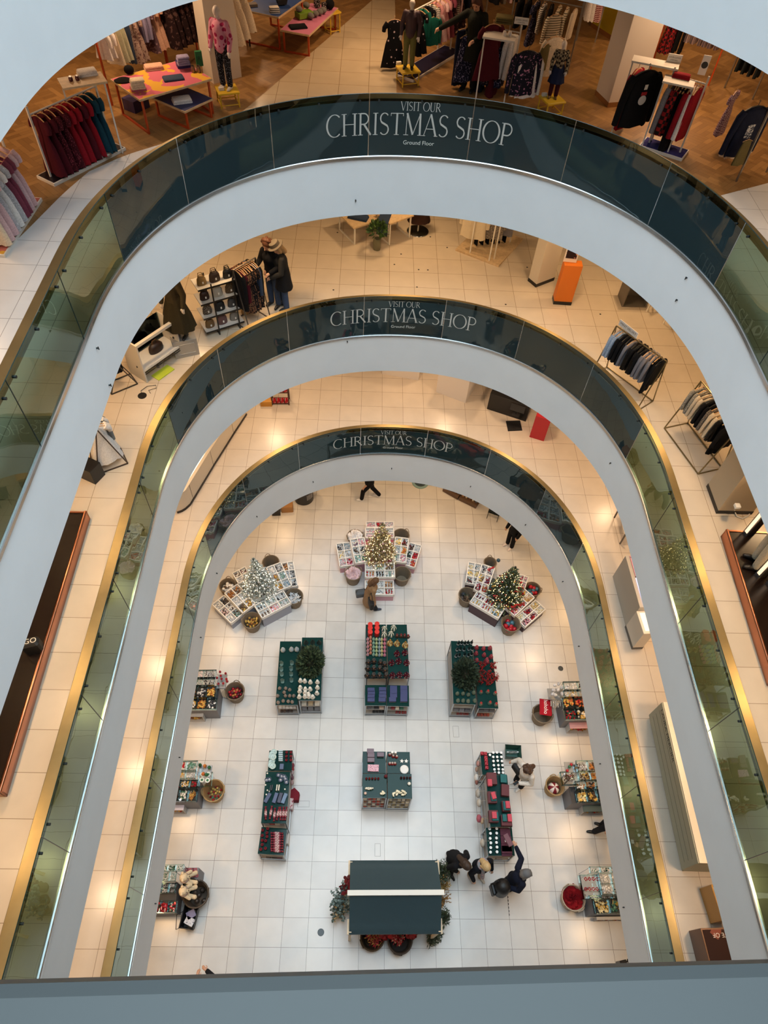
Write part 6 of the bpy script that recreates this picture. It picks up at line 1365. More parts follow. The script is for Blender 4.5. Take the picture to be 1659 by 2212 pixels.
for j in range(8):
    r.m = j % 2; t0, t1 = 2*PI*j/8, 2*PI*(j+1)/8; r.add([(.15*math.sin(p)*math.cos(t0+(t1-t0)*k/3), .15*math.sin(p)*math.sin(t0+(t1-t0)*k/3), .15*math.cos(p)) for p in [PI*i/10 for i in range(11)] for k in range(4)], [(i*4+k,i*4+k+1,i*4+4+k+1,i*4+4+k) for i in range(10) for k in range(3)])
solo('cushion', r, 'round red and white swirl cushion in the pale basket', 'cushion', (q.x,q.y,.25), .4, smooth=60)
stand(K, 'at the lower right edge of the hall', ((1400,1480),(1800,1480),(1385,1632),.72), [((1425,1505),(1820,1500),(1412,1632),.84,3,1,[([CRM,GLD],'mix'),([GRN,GLD],'mix'),([ORG,COP],'stick')]),((1380,1470),(1800,1465),(1385,1500),.95,4,1,[([GRN,SIL],'mix'),([SIL,CHA],'mix')]),((1465,1270),(1790,1265),(1485,1460),1.14,3,2,[([SIL,WHT],'stick'),([SIL,WHT],'mix'),([CHA,SIL],'stick'),([SIL,WHT],'ball'),([SIL,CHA],'mix')]),((1385,1212),(1760,1208),(1395,1268),1.0,4,1,[([GRN,WHT],'star'),([DGN,WHT],'star'),([BUR,WHT],'ball')])], ((1445,1660),(1800,1655),(1400,1690),.3,'#d0cecb'))
acrylic_box('clear two-tier box of red beads by the lower right stand', (1295,1285),(1455,1280),(1260,1505), 1.0, .2, K)
for i in range(8): m = mb(mat('#a81f2e',.35)); rr = random.Random(i); [m.ball((.03*math.cos(a*2.4),.03*math.sin(a*2.4),.02+.006*a),.014,6,4) for a in range(8)]; solo('bead_ornament', m, 'cluster of red beads, %s row, %s, clear box at lower right' % (('rear','front')[i//4], ordn(i%4,4)), 'ornament', at(*K(1345+34*(i%4),1325+90*(i//4)),.95), 0, 'red bead clusters', smooth=50)
wb('white-rimmed basket of red cloth at the lower right of the hall', K(1240,1490), .4, .28, .22, mat('#b9ab98',.9,bump=.9,bscale=140,vary=.2), fill=f_cloth('#7d0f18','blanket','dark red cloth filling the white-rimmed basket', -.06))
def small_stand(label, px, z, K):
    q = at(*K(*px), z); m = mb(ALU); m.cyl((0,0,0),(0,0,z-.02),.014,n=8); m.cyl((0,0,0),(0,0,.02),.12,n=16); m.bbox(-.17,.17,-.13,.13,z-.02,z,.004); solo('ornament_stand', m, label, 'rack', (q.x,q.y,0), 0)
small_stand('metal stand under the mixed baubles behind the clear box, middle right stand', (1220,320), 1.06, crop(4.1475, 940, 1580))
small_stand('metal stand under the felt ornaments beside the middle left stand', (655,1540), .96, crop(5.82, 330, 1400))
# floor fittings and small things
def floor_hatch(px4, n):
    a, b, d = px4; c, ang, w, dp = rect3(a, b, d, 0.0); m = mb(mat('#6f6a64',.5)); t = .006
    for q in ((-w/2,w/2,dp/2-t,dp/2),(-w/2,w/2,-dp/2,-dp/2+t),(-w/2,-w/2+t,-dp/2,dp/2),(w/2-t,w/2,-dp/2,dp/2)): m.box(*q,.0005,.002)
    o = m.build('trim_%d' % n); put(o, (c.x,c.y,0), ang); o['kind'] = 'structure'
K = crop(4.366, 540, 1600)
floor_hatch((K(450,568),K(562,568),K(447,626)), 11); floor_hatch((K(1177,970),K(1230,970),K(1172,1092)), 12)
K = crop(4.366, 920, 1340); floor_hatch((K(252,998),K(306,998),K(256,1102)), 13)
for px_, l, n in (((1211,1444),'round dark floor cover near the upper right stand','a'),((693,2014),'round dark floor cover left of the market stall','b')):
    q = at(*px_, 0); m = mb(mat('#3a4246',.4)); m.lathe([(.075,0),(.078,.004),(.07,.006),(.001,.006)], n=24); solo('floor_cover', m, l, 'cover', (q.x,q.y,0), 0)
K = crop(4.1475, 940, 1580)
q0, q1, q2 = at(*K(648,1440),0), at(*K(665,1660),0), at(*K(860,1655),0)
for i in range(7):
    a = q0.lerp(q1, (i+.1)/7); b = q0.lerp(q1, (i+.75)/7); m = mb(mat('#2b2b2b',.7)); m.bar((a.x,a.y,.001),(b.x,b.y,.001),.018,.002); solo('tape_strip', m, 'worn strip of black tape on the floor right of the stall, %s' % ordn(i,7,'back'), 'tape', (0,0,0), 0, 'black tape strips')
# ---------------------------------------------------------------- garments, rails and shop fittings of the upper floors
PAL = dict(wine=cloth('#4a0f1c'), winedot=print_mat('#3f0d18','#a34450',70,.62), red=cloth('#8a1220'), teal=cloth('#123b4a'), navy=cloth('#171c30'), black=cloth('#0d0d10'), white=cloth('#e4dfda'), cream=cloth('#d9c8ae'), blush=cloth('#d6b3b4'), mauve=cloth('#7d3c4c'), silver=print_mat('#a9a9ad','#f0f0f2',120,.6,.4), grey=cloth('#77757a'), lilac=cloth('#8d86a6'), sage=cloth('#b9b79a'), slate=cloth('#39465c'), floral=print_mat('#a98f82','#6f4f4c',25,.55), mauvefloral=print_mat('#5e4650','#a98a90',25,.58), peach=cloth('#d3a68e'), darkfloral=print_mat('#2a1a1c','#5e4440',22,.58), blackfloral=print_mat('#101014','#d6bfc4',11,.2,kind='dots'), green=cloth('#176456'), stripe=print_mat('#e6ded2','#3a3a40',9,.6,kind='stripe'), pink=cloth('#b98284'), navyfloral=print_mat('#1d2036','#8d86a0',45,.6), khaki=cloth('#5e5432'), creamstripe=print_mat('#d6c8ac','#33302e',7,.8,kind='stripe'), redstripe=print_mat('#d8b9b0','#7a2430',9,.5,kind='stripe'), tartan=print_mat('#8a1a1e','#1a1212',22,.5,kind='check'), tartan2=print_mat('#5a3a50','#a8929a',40,.5,kind='check'), greystripe=print_mat('#a8918c','#4f4448',12,.7,kind='stripex'), charcoal=cloth('#1d2324'), denim=cloth('#2c3a52'), leopard=print_mat('#6f4d38','#1c1210',40,.5), blackgold=print_mat('#121012','#8a6248',35,.6), sequin=print_mat('#7a756c','#d8d2c4',110,.55,.4), blacksparkle=print_mat('#0b0b0d','#cfd4dc',70,.08,.5,kind='dots'), zebra=print_mat('#151516','#c9c7c2',12,.5,kind='stripe'), tweed=print_mat('#8b8176','#5e564e',60,.5), shearling=mat('#d8c9ac',.95,bump=.9,bscale=40), ice=print_mat('#8d9cb0','#cdd8e6',120,.6,.4), fair=print_mat('#191a28','#b07a98',30,.62), bluegrey=cloth('#4a5870'))
CNM = dict(winedot='speckled wine', darkfloral='dark floral', blackfloral='black floral', mauvefloral='mauve floral', navyfloral='navy floral', creamstripe='cream striped', redstripe='red striped', tartan2='plum checked', greystripe='grey-pink striped', blackgold='black and bronze', blacksparkle='sparkling black', zebra='black and white', ice='ice-blue sequinned', silver='silver sequinned', sequin='bronze sequinned', fair='patterned navy', bluegrey='blue-grey')
KN = dict(D='dress', T='shirt', S='skirt', P='trousers', C='coat', J='jumper', B='blouse')
GCACHE = {}
M_HANG = mat('#c49a6c', .5); M_HANGB = mat('#1b1b1d', .4)
def garment_mesh(kind, m):
    b = mb(m); N = 22
    def body(prof, wav=.05, x0=0):
        vs = []; k = len(prof)
        for i, (z, w, t) in enumerate(prof):
            for j in range(N):
                a = 2*PI*j/N; u = i/(k-1); q = 1+wav*u*math.sin(5*a+1.3*i*.4)
                vs.append((x0+w*math.copysign(abs(math.cos(a))**.75, math.cos(a))*q, t*math.sin(a)*(1+wav*3*u*math.sin(7*a)), z-(.012*math.sin(6*a) if i == k-1 else 0)))
        b.add(vs, [(i*N+j,(i+1)*N+j,(i+1)*N+(j+1)%N,i*N+(j+1)%N) for i in range(k-1) for j in range(N)]+[tuple(range(N)),tuple(range(k*N-1,(k-1)*N-1,-1))])
    def sleeves(L, r=.045):
        for s in (-1, 1): b.tube([(s*.15,0,-.1),(s*.19,0,-.16),(s*.215,.01,-.1-L*.55),(s*.22,.02,-.1-L)], [r*.9,r,r*.85,r*.75], 9)
    if kind in 'TJ': body([(-.055,.05,.03),(-.075,.1,.032),(-.11,.165,.035),(-.2,.165,.042),(-.45,.175,.045),(-.62,.185,.045)], .03); sleeves(.5)
    elif kind == 'C': body([(-.055,.06,.035),(-.075,.11,.04),(-.11,.18,.045),(-.25,.185,.055),(-.6,.2,.06),(-.85,.215,.06)], .03); sleeves(.56, .052)
    elif kind == 'B': body([(-.055,.05,.025),(-.09,.13,.03),(-.2,.15,.035),(-.4,.17,.04),(-.56,.2,.045)], .06); sleeves(.22, .05)
    elif kind == 'D': body([(-.055,.05,.025),(-.085,.12,.03),(-.15,.15,.035),(-.36,.135,.035),(-.5,.19,.06),(-.72,.235,.075),(-.92,.27,.085)], .07); sleeves(.16, .055)
    elif kind == 'S': body([(-.07,.13,.02),(-.1,.135,.03),(-.3,.17,.04),(-.55,.2,.055),(-.75,.22,.06)], .08)
    elif kind == 'P':
        for s in (-1, 1): body([(-.07,.075,.03),(-.3,.08,.038),(-.6,.07,.034),(-.9,.075,.034)], .03, s*.068)
    me = b.mesh('cloth', 60)
    h = mb(M_HANG if kind != 'J' else M_HANGB)
    h.tube([(-.17,0,-.1),(-.08,0,-.058),(0,0,-.045),(.08,0,-.058),(.17,0,-.1)], .009, 5); h.tube([(0,0,-.045),(0,0,-.01),(.012,0,.008),(0,0,.018),(-.012,0,.008)], .004, 5)
    return me, h.mesh('hanger', 50)
def garment(kind, col, label, loc, rz, sc, group):
    key = (kind, col)
    if key not in GCACHE: GCACHE[key] = garment_mesh(kind, PAL[col])
    r = thing('hanging_'+KN[kind], label, KN[kind], loc, rz, group); r.scale = (sc,)*3
    for n, me in zip(('cloth','hanger'), GCACHE[key]): o = bpy.data.objects.new(n, me); COL.objects.link(o); o.parent = r
    return r
def hang(where, items, p0, p1, z, sc=1.0, twist=0.0, back='left'):
    """garments along a rail from p0 to p1 (points at rail height); items = 'D.wine T.teal ...'"""
    it = items.split(); n = len(it); d = (p1-p0); ang = math.atan2(d.y, d.x)+PI/2
    cnt = {}
    for i, s in enumerate(it):
        k, c = s.split('.'); q = p0.lerp(p1, (i+.5)/n)
        garment(k, c, '%s %s, %s on %s' % (CNM.get(c, c), KN[k], ordn(i, n, back), where), (q.x, q.y, z), ang+RND.uniform(-.12,.12)+twist, sc, 'clothes on '+where)
STEELB = mat('#9a9a98', .4, 1.0); RAILW = mat('#d8d2c8', .5)
def rack(label, a, b, z, H, items='', where='', sc=.8, frame=RAILW, base=None, style='T', back='left', lift=0.0, post_in=0.0):
    """clothes rail over the floor points a, b (pixels); base = (width, colour) adds a low platform"""
    A, B = at(*a, z), at(*b, z); c = (A+B)/2; ang = math.atan2(B.y-A.y, B.x-A.x); L = (B-A).length
    r = thing('clothes_rail', label, 'clothes rail', (c.x,c.y,z), ang); t = .014
    m = mb(frame); m.cyl((-L/2,0,H),(L/2,0,H),.014,n=8); m.build('hanging_rail', r, smooth=40)
    for s in (-1,1):
        m = mb(frame)
        if style == 'T': m.box(s*(L/2-post_in)-t,s*(L/2-post_in)+t,-t,t,.0,H+.12)
        else:
            for q in (-1,1): m.bar((s*L/2,0,H),(s*L/2,q*.28,.015),.02)
            m.bar((s*L/2,-.28,.015),(s*L/2,.28,.015),.02)
        m.build('upright', r)
    if base:
        w, col = base; m = mb(RAILW); m.bbox(-L/2-.12,L/2+.12,-w/2,w/2,0,.05,.004); m.use(col); m.box(-L/2-.1,L/2+.1,-w/2+.02,w/2-.02,.05,.053); m.build('platform', r)
    elif style != 'T':
        
        for q in (-1,1): m = mb(frame); m.bar((-L/2,q*.28,.015),(L/2,q*.28,.015),.02); m.build('foot_bar', r)
    if items:
        u = (B-A)/max(L,.01); hang(where, items, A+u*.06, B-u*.06, z+H-.012, sc, back=back)
    return r
def top(px, z, H):
    """pixel of the floor point under a point seen at px at height H"""
    p = at(*px, z+H); q = V((p.x,p.y,z))-CAM; return (829.5+FPX*q.dot(RT)/q.dot(_f), 1106-FPX*q.dot(UP)/q.dot(_f))
def face_out(kind, col, label, px, z, H, rz, sc=.85, group=None): p = at(*px, z+H); return garment(kind, col, label, (p.x,p.y,z+H), rz, sc, group)
def table(label, a, b, d, z, H, topm, leg, name='display_table', inset=.04, cat='table'):
    c, ang, w, dp = rect3(a, b, d, z+H); r = thing(name, label, cat, (c.x,c.y,z), ang); w2, d2 = w/2, dp/2
    m = mb(WOOD); m.box(-w2,w2,-d2,d2,H-.035,H-.002); m.use(topm); m.box(-w2+.012,w2-.012,-d2+.012,d2-.012,H-.002,H); m.build('table_top', r)
    for s in (-1,1):
        x = s*(w2-inset-.02); m = mb(leg)
        for y in (-d2+.05, d2-.05): m.box(x-.016,x+.016,y-.016,y+.016,.016,H-.035)
        m.box(x-.016,x+.016,-d2+.034,d2-.034,0,.03); m.build('leg_frame', r)
    return c, ang, w, dp
def folded(label, p, rz, col, n=3, s=(.24,.18), sub='folded_clothes'):
    m = mb(PAL[col] if isinstance(col, str) else col)
    for i in range(n): m.bbox(-s[0]/2+.01*(i%2),s[0]/2-.008*(i%3),-s[1]/2,s[1]/2-.01*(i%2),.035*i,.035*i+.033,.012)
    return solo(sub, m, label, 'clothes', p, rz, smooth=60)
def block(label, a, b, d, z, H, m, name='display_plinth', cat='plinth', base=None, z0=0.0):
    """box on the floor at z found by three corners of its foot"""
    c, ang, w, dp = rect3(a, b, d, z); r = thing(name, label, cat, (c.x,c.y,z), ang); o = mb(m); lo = .09 if base else 0
    o.bbox(-w/2,w/2,-dp/2,dp/2,lo,H,.004); o.build('body', r)
    if base: o = mb(base); o.box(-w/2-.005,w/2+.005,-dp/2-.005,dp/2+.005,0,lo); o.build('base', r)
    return c, ang, w, dp, r
def sign(label, px, z, txt, w, h, rz, foot=None, m=None, name='shop_sign', tilt=0.0, tc='#2a2a2c', sub=None):
    p = at(*px, z); r = thing(name, label, 'sign', p, rz); b = mb(m or mat('#e9e6e0',.5)); b.bbox(-w/2,w/2,-.006,.006,0,h,.001); b.build('panel', r)
    lines = [txt]+([sub] if sub else [])
    for i, t in enumerate(lines):
        vs, fs = font_mesh(t); x0, x1 = min(v[0] for v in vs), max(v[0] for v in vs); s = w*(.84 if i == 0 else .5)/(x1-x0); y0 = h*(.5 if sub else .36) if i == 0 else h*.2
        b = mb(mat(tc,.5)); b.add([((v[0]-(x0+x1)/2)*s,-.0075,y0+v[1]*s) for v in vs], fs); b.build('lettering', r)
    if foot: b = mb(STEELB); b.cyl((0,0,-foot),(0,0,0),.006,n=6); b.build('stem', r)
    return r
Z1, Z2, Z3 = FZ[1], FZ[2], FZ[3]
# ================================================================ first floor
K = crop(3.456, 220, 620)
base_pts = [K(1085,955), K(990,1100), K(915,1220), K(840,1340), K(765,1465), K(690,1590), K(665,1630), K(630,1662), K(600,1680), K(565,1692)]
P = [at(*q, Z1) for q in base_pts]; r = thing('cosmetics_counter', 'long cream counter with rounded end and lit top, left under the middle fascia', 'counter', (0,0,0))
dirs = []
for i in range(len(P)):
    d = (P[min(i+1,len(P)-1)]-P[max(i-1,0)]).normalized(); dirs.append(V((d.y,-d.x,0)) if d.y*(-1)-0*d.x < 99 else 0)
if dirs[0].x > 0: dirs = [-d for d in dirs]
def band(m, off0, off1, z0, z1):
    n = len(P); m.add([(P[i]+dirs[i]*off0+V((0,0,z0))) for i in range(n)]+[(P[i]+dirs[i]*off1+V((0,0,z1))) for i in range(n)], [(i,i+1,n+i+1,n+i) for i in range(n-1)]); return m
CRM_ = mat('#d8ccb8',.4); m = mb(CRM_); band(m,.02,.02,.06,.62); band(m,.02,.6,.62,.62); band(m,.6,.6,.62,0); m.build('body', r, smooth=30)
m = mb(mat('#1d1715',.4)); band(m,0,0,0,.06); band(m,0,.02,.06,.06); m.build('plinth', r, smooth=30)
m = mb(mat('#fff4dc',.4,emit=1.6)); band(m,.1,.42,.625,.625); m.build('lit_panel', r, label='softly lit white panel in the counter top')
for i in (1,3,5):
    m = mb(mat('#6a6054',.5)); q = P[i]+dirs[i]*.017; m.bar((q.x,q.y,Z1+.06),(q.x,q.y,Z1+.62),.006); 
    m.v = [(x,y,zz) for x,y,zz in m.v]; m.build('panel_seam', r)
    r.children[-1].location = (0,0,0)
for o in r.children:
    if o.name.startswith(('body','plinth','lit_panel')):
        pass
K = crop(1.765, 360, 780)
PW = mat('#ddd6d0',.5)
block('tall white plinth, left of the two under the middle fascia', K(830,20), K(968,45), K(828,50), Z1, 1.0, PW)
block('tall white plinth, right of the two under the middle fascia', K(1085,28), K(1195,68), K(1048,126), Z1, 1.0, PW)
K = crop(3.77, 1080, 660)
c, ang, w, dp, r = block('black service counter beside the red box on the first floor', K(-40,700), K(270,800), K(8,880), Z1, .62, M_BLACK, 'service_counter', 'counter')
q = at(*K(140,850), Z1+.8); r = thing('monitor', 'black flat monitor on the black service counter', 'monitor', (q.x,q.y,Z1+.62), ang); m = mb(mat('#0b0b0d',.2)); m.box(-.2,.2,-.012,.012,.12,.38); m.build('screen', r); m = mb(mat('#1d1d20',.4)); m.box(-.02,.02,.012,.03,.01,.2); m.box(-.1,.1,-.07,.07,0,.01); m.build('stand', r)
a, b, d = [at(*K(*p), Z1) for p in ((48,942),(163,937),(65,1024))]; m = mb(mat('#0f0f11',.7)); m.prism([(a.x,a.y),(d.x,d.y),(d.x+b.x-a.x,d.y+b.y-a.y),(b.x,b.y)],0,.012); solo('floor_mat', m, 'square black mat on the floor in front of the black counter', 'mat', (0,0,Z1))
block('bright red box counter at the right of the first floor', K(272,975), K(388,1010), K(212,1062), Z1, .84, mat('#b3202c',.45), 'red_counter', 'counter')
K = crop(3.456, 220, 620)
c, ang, w, dp = rect3(K(1275,835), K(1400,835), K(1277,880), Z1); r = thing('display_shelf', 'dark-framed shelf of red gift boxes under the middle fascia', 'shelf', (c.x,c.y,Z1), ang); m = mb(mat('#4a2c20',.5))
for sx in (-1,1):
    for sy in (-1,1): m.box(sx*w/2-.015,sx*w/2+.015,sy*dp/2-.015,sy*dp/2+.015,0,.9)
m.box(-w/2,w/2,-dp/2,dp/2,.03,.06); m.box(-w/2,w/2,-dp/2,dp/2,.45,.48); m.build('frame', r)
for i in range(8): m = mb(print_mat('#a81d26','#e6d8cf',18,.6)); m.bbox(-.045,.045,-.05,.05,0,.12,.004); x = w*(-.36+.24*(i%4)); solo('gift_box', m, 'red patterned gift box, %s shelf, %s, dark-framed shelf' % (('lower','upper')[i//4], ordn(i%4,4)), 'box', local(c,ang,x,-dp*.25,Z1+(.06,.48)[i//4]), ang, 'red gift boxes on the dark-framed shelf')
block('low gold display box left of the red gift shelf', K(1190,850), K(1274,850), K(1185,893), Z1, .18, mat('#c08a3a',.4,.3), 'display_box', 'display box')
K = crop(4.607, 1300, 1080)
WB = mat('#b9b2a6',.55); CB = mat('#ddd3c4',.5)
c, ang, w, dp, r = block('tall cream counter with a lit picture on top, right of the first floor', K(195,760), K(330,1260), K(117,797), Z1, .94, WB, 'cosmetics_counter', 'counter')
m = mb(mat('#c9ccff',.4,emit=1.3)); m.box(-w*.05,w*.48,-dp*.1,dp*.45,.945,.96); m.build('lit_picture', r, label='bluish lit panel'); m = mb(print_mat('#d9a0ae','#2a1a1e',6,.6)); m.box(-w*.48,-w*.06,-dp*.1,dp*.45,.945,.965); m.build('picture', r, label='pink figure picture')
c, ang, w, dp, r = block('cream panelled counter end with shelf, right of the first floor', K(330,1260), K(400,1480), K(240,1300), Z1, .78, CB, 'cosmetics_counter', 'counter', mat('#6a655e',.5))
m = mb(mat('#f3ead8',.4,emit=.5)); m.box(-w*.4,w*.4,-dp*.3,dp*.3,.785,.8); m.build('lit_panel', r)
c, ang, w, dp = rect3(K(215,180), K(275,440), K(130,205), Z1); r = thing('metal_stand', 'small grey metal frame standing at the right of the first floor', 'stand', (c.x,c.y,Z1), ang); m = mb(mat('#5d5650',.5))
for sx in (-1,1):
    for sy in (-1,1): m.box(sx*w/2-.015,sx*w/2+.015,sy*dp/2-.015,sy*dp/2+.015,0,.6)
m.build('frame', r); m = mb(WB); m.box(-w/2+.015,w/2-.015,-dp/2+.015,dp/2-.015,.3,.32); m.build('shelf', r)
K = crop(3.4987, 1280, 1480)
A, D = at(*K(410,240), Z1), at(*K(655,1405), Z1); L = (D-A).length; u = (D-A)/L; nrm = V((-u.y,u.x,0)); nrm = nrm if nrm.x > 0 else -nrm; ang = math.atan2(u.y,u.x)
r = thing('cosmetics_counter', 'long grey-green grooved counter with black lettering, right of the first floor', 'counter', (A.x,A.y,Z1), ang)
sg = 1 if V((-u.y,u.x,0)).x > 0 else -1
GG = mat('#a9a893',.5); m = mb(GG); prof = [(0.06,.06),(0,.12),(0,.85),(.62,.85),(.62,0),(.06,0)]
m.add([(x,sg*y,h) for x in (0,L) for y,h in prof], [(i,(i+1)%6,6+(i+1)%6,6+i) for i in range(6)]+[tuple(range(6)),tuple(range(11,5,-1))]); m.build('body', r)
for h in (.3,.48,.66): m = mb(mat('#7d7c6a',.5)); m.box(.1,L-.1,min(-sg*.004,sg*.002),max(-sg*.004,sg*.002),h,h+.008); m.build('groove', r)
m = mb(mat('#e9d9c4',.4)); m.box(0,L,min(sg*.02,sg*.6),max(sg*.02,sg*.6),.85,.875); m.build('counter_top', r, label='cream counter top')
vs, fs = font_mesh('LAURA MERCIER'); x1 = max(v[0] for v in vs); s = 1.05/x1; m = mb(mat('#17181a',.5)); m.add([(.12+v[0]*s, -sg*.006, .735+v[1]*s*.95) for v in vs], fs); m.build('lettering', r, label='black LAURA MERCIER lettering')
K = crop(3.4987, 1280, 1480)
c, ang, w, dp, r = block('gold-framed shelf box at the lower right of the first floor', K(890,1530), K(975,1795), K(812,1555), Z1, .5, mat('#b98a3f',.4,.3), 'display_box', 'display box'); m = mb(CB); m.box(-w*.42,w*.42,-dp*.42,dp*.42,.5,.515); m.build('top', r)
c, ang, w, dp, r = block('copper-edged display with a dark picture and white lettering, lower right', K(990,1850), K(1080,2180), K(742,1920), Z1, .5, mat('#7a5a44',.4,.4), 'poster_display', 'display')
m = mb(print_mat('#3a2620','#8a4f40',3,.55)); m.box(-w*.46,w*.46,-dp*.46,dp*.44,.5,.51); m.build('picture', r)
for t, x, y in (('ATE',-.38,.3),('OF',-.38,-.02)): vs, fs = font_mesh(t); m = mb(mat('#e0d8d0',.5)); m.add([(w*x+v[1]*.1, dp*y-v[0]*.1, .512) for v in vs], fs); m.build('lettering', r, label='white letters '+t)
# ================================================================ ground floor, far side
K = crop(3.77, 400, 900)
q = at(*K(965,690), 0); m = mb(mat('#121214',.35)); m.cyl((0,0,0),(0,0,.75),.33,n=28); m.use(mat('#c9c9cc',.5))
for i in range(5): a = -1.1+.16*i; m.box(.331*math.cos(a)-.006,.331*math.cos(a)+.006,.331*math.sin(a)-.006,.331*math.sin(a)+.006,.25,.5)
solo('round_plinth', m, 'round black plinth with white bars under the first-floor fascia', 'plinth', (q.x,q.y+.15,0), smooth=40)
q = at(*K(832,755), 0); m = mb(mat('#a87b4a',.8,bump=.8,bscale=100)); m.bbox(-.2,.2,-.14,.14,0,.3,.02); solo('wicker_hamper', m, 'square tan wicker hamper beside the round black plinth', 'hamper', (q.x,q.y,0), .1)
q = at(*K(755,785), 0); m = mb(M_BLACK); m.bbox(-.14,.14,-.12,.12,0,.3,.01); solo('display_box', m, 'small black box left of the tan wicker hamper', 'box', (q.x-.05,q.y,0), .1)
K = crop(3.318, 820, 900)
for i, (a, b, d) in enumerate(((K(505,470),K(612,530),K(468,545)),(K(612,530),K(735,590),K(578,605)))):
    c, ang, w, dp, r = block('wood-framed shelf of small bottles, %s half, far right of the hall' % ('left','right')[i], a, b, d, 0, .14, mat('#5a4434',.5), 'display_shelf', 'shelf')
    m = mb(mat('#c9a878',.5)); m.box(-w/2,w/2,dp/2-.02,dp/2,.14,1.0); m.box(-w/2,w/2,-dp*.2,dp/2-.02,.55,.58); m.build('back_board', r)
    for k in range(5): m = mb(mat(('#c98a4a','#d9c8a8','#8a5a3a','#e6dcc8','#5a6a7a')[k],.3)); m.cyl((0,0,0),(0,0,.14),.035,n=10); solo('bottle', m, 'small bottle, %s, on the %s half of the far right shelf' % (ordn(k,5), ('left','right')[i]), 'bottle', local(c,ang,w*(-.38+.19*k),-dp*.2,.14), 0, 'bottles on the far right shelf', smooth=40)
q = at(*K(292,470), 0); m = mb(mat('#7fa0a4',.5)); m.cyl((0,0,0),(0,0,.03),.3,n=28); m.use(mat('#2d4048',.5)); m.cyl((0,0,.03),(0,0,.032),.22,n=24); solo('floor_sign', m, 'round teal sign on the floor under the first-floor fascia', 'sign', (q.x,q.y,0), smooth=40)
q = at(*K(815,715), 0); r = thing('basket_stack', 'dark metal stand of shopping baskets, far right of the hall', 'stand', (q.x,q.y,0), -.4); m = mb(mat('#20282a',.5))
for k in range(4): m.box(-.2,.2,-.15,.15,.3+.09*k,.32+.09*k)
m.build('baskets', r); m = mb(mat('#2a2a2c',.4))
for sx in (-1,1): m.tube([(sx*.18,-.2,.03),(sx*.18,-.15,.3),(sx*.18,.15,.3),(sx*.18,.2,.03)],.012,6)
m.build('frame', r, smooth=50)
K = crop(6.38, 1160, 1820)
c, ang, w, dp = rect3(K(1085,1640), K(1300,1590), K(1110,1830), .02); r = thing('display_plinth', 'low black plinth with silver lettering at the lower right corner', 'plinth', (c.x,c.y,0), ang); m = mb(mat('#1c1c20',.25)); m.bbox(-w/2,w/2,-dp/2,dp/2,0,.3,.01); m.build('body', r); m = mb(M_SILVER)
for i in range(4): m.box(-w*.1,-w*.06,-dp*.4+i*.07,-dp*.4+.035+i*.07,.3,.303)
m.build('lettering', r, label='row of small silver marks')
# ================================================================ second floor
K = crop(4.607, 1300, 1080)
COPPER = mat('#b87a5c',.28,1.0,vary=.05,bscale=4); DARKB = mat('#1a100c',.25); LED = mat('#ffd9b4',.4,emit=1.0)
def platform(label, A, B, depth, side, name='shoe_platform'):
    a, b = at(*A, Z2), at(*B, Z2); L = (b-a).length; ang = math.atan2(b.y-a.y, b.x-a.x); r = thing('display_platform', label, 'platform', (a.x,a.y,Z2), ang)
    y0, y1 = (0, depth) if side > 0 else (-depth, 0); m = mb(DARKB); m.box(.02,L-.02,y0+.02,y1-.02,0,.2); m.build('deck', r, label='dark brown glossy deck')
    m = mb(COPPER); e = 0 if side > 0 else -.04
    m.box(0,L,e,e+.04,0,.2); m.tube([(0,e+.02,.21),(L,e+.02,.21)],.028,10); m.box(0,.03,y0,y1,0,.215); m.box(L-.03,L,y0,y1,0,.215); m.build('copper_edge', r, smooth=40, label='copper edge with a rolled rim'); return r, a, L, ang
platform('dark display platform with a copper edge, right of the middle floor', K(1182,362), K(1640,1850), 2.2, 1)
K8 = crop(3.352, 0, 1080)
platform('dark display platform with a copper edge, left of the middle floor', K8(52,2150), K8(655,135), 2.2, 1)
for i, (x, y) in enumerate(((1410,390),(1530,800),(1640,890))):
    q = at(*K(x,y), Z2); r = thing('light_column', 'glowing rectangular light column, %s, on the right copper-edged platform' % ('rearmost','middle one','nearest')[i], 'lamp', (q.x,q.y,Z2+.2), .3); m = mb(mat('#8a8580',.3,.9)); m.bbox(-.09,.09,-.06,.06,0,1.3,.01); m.build('casing', r); m = mb(LED); m.box(-.1,-.09,-.03,.03,.06,1.24); m.build('light_strip', r)
g = at(*K(1480,610), Z2+.3)
figure('mannequin', 'mannequin in cream trousers and black shoes on the right copper-edged platform', 'mannequin', (g.x+.1,g.y,Z2+.2), 1.3, skin=mat('#d9cfc2',.4), face=False, top='#bfae98', trousers='#c7bca8', shoes='#121114', h=1.75)
q = at(*K8(238,1060), Z2+.3); r = thing('handbag', 'black bag with white letters on the left copper-edged platform', 'bag', (q.x,q.y,Z2+.2), .3); m = mb(mat('#0e0e10',.6)); m.bbox(-.13,.13,-.08,.08,0,.26,.03); m.build('bag_body', r); vs, fs = font_mesh('GO'); m = mb(mat('#d9d6d0',.5)); m.add([(v[0]*.12-.08,v[1]*.12-.03,.262) for v in vs], fs); m.build('lettering', r)
block('beige display wall with a black base, right of the middle floor', (1526,1051), (1600,1053), (1543,1109), Z2, 1.5, mat('#b9a88e',.6), 'display_wall', 'display wall', M_BLACK)
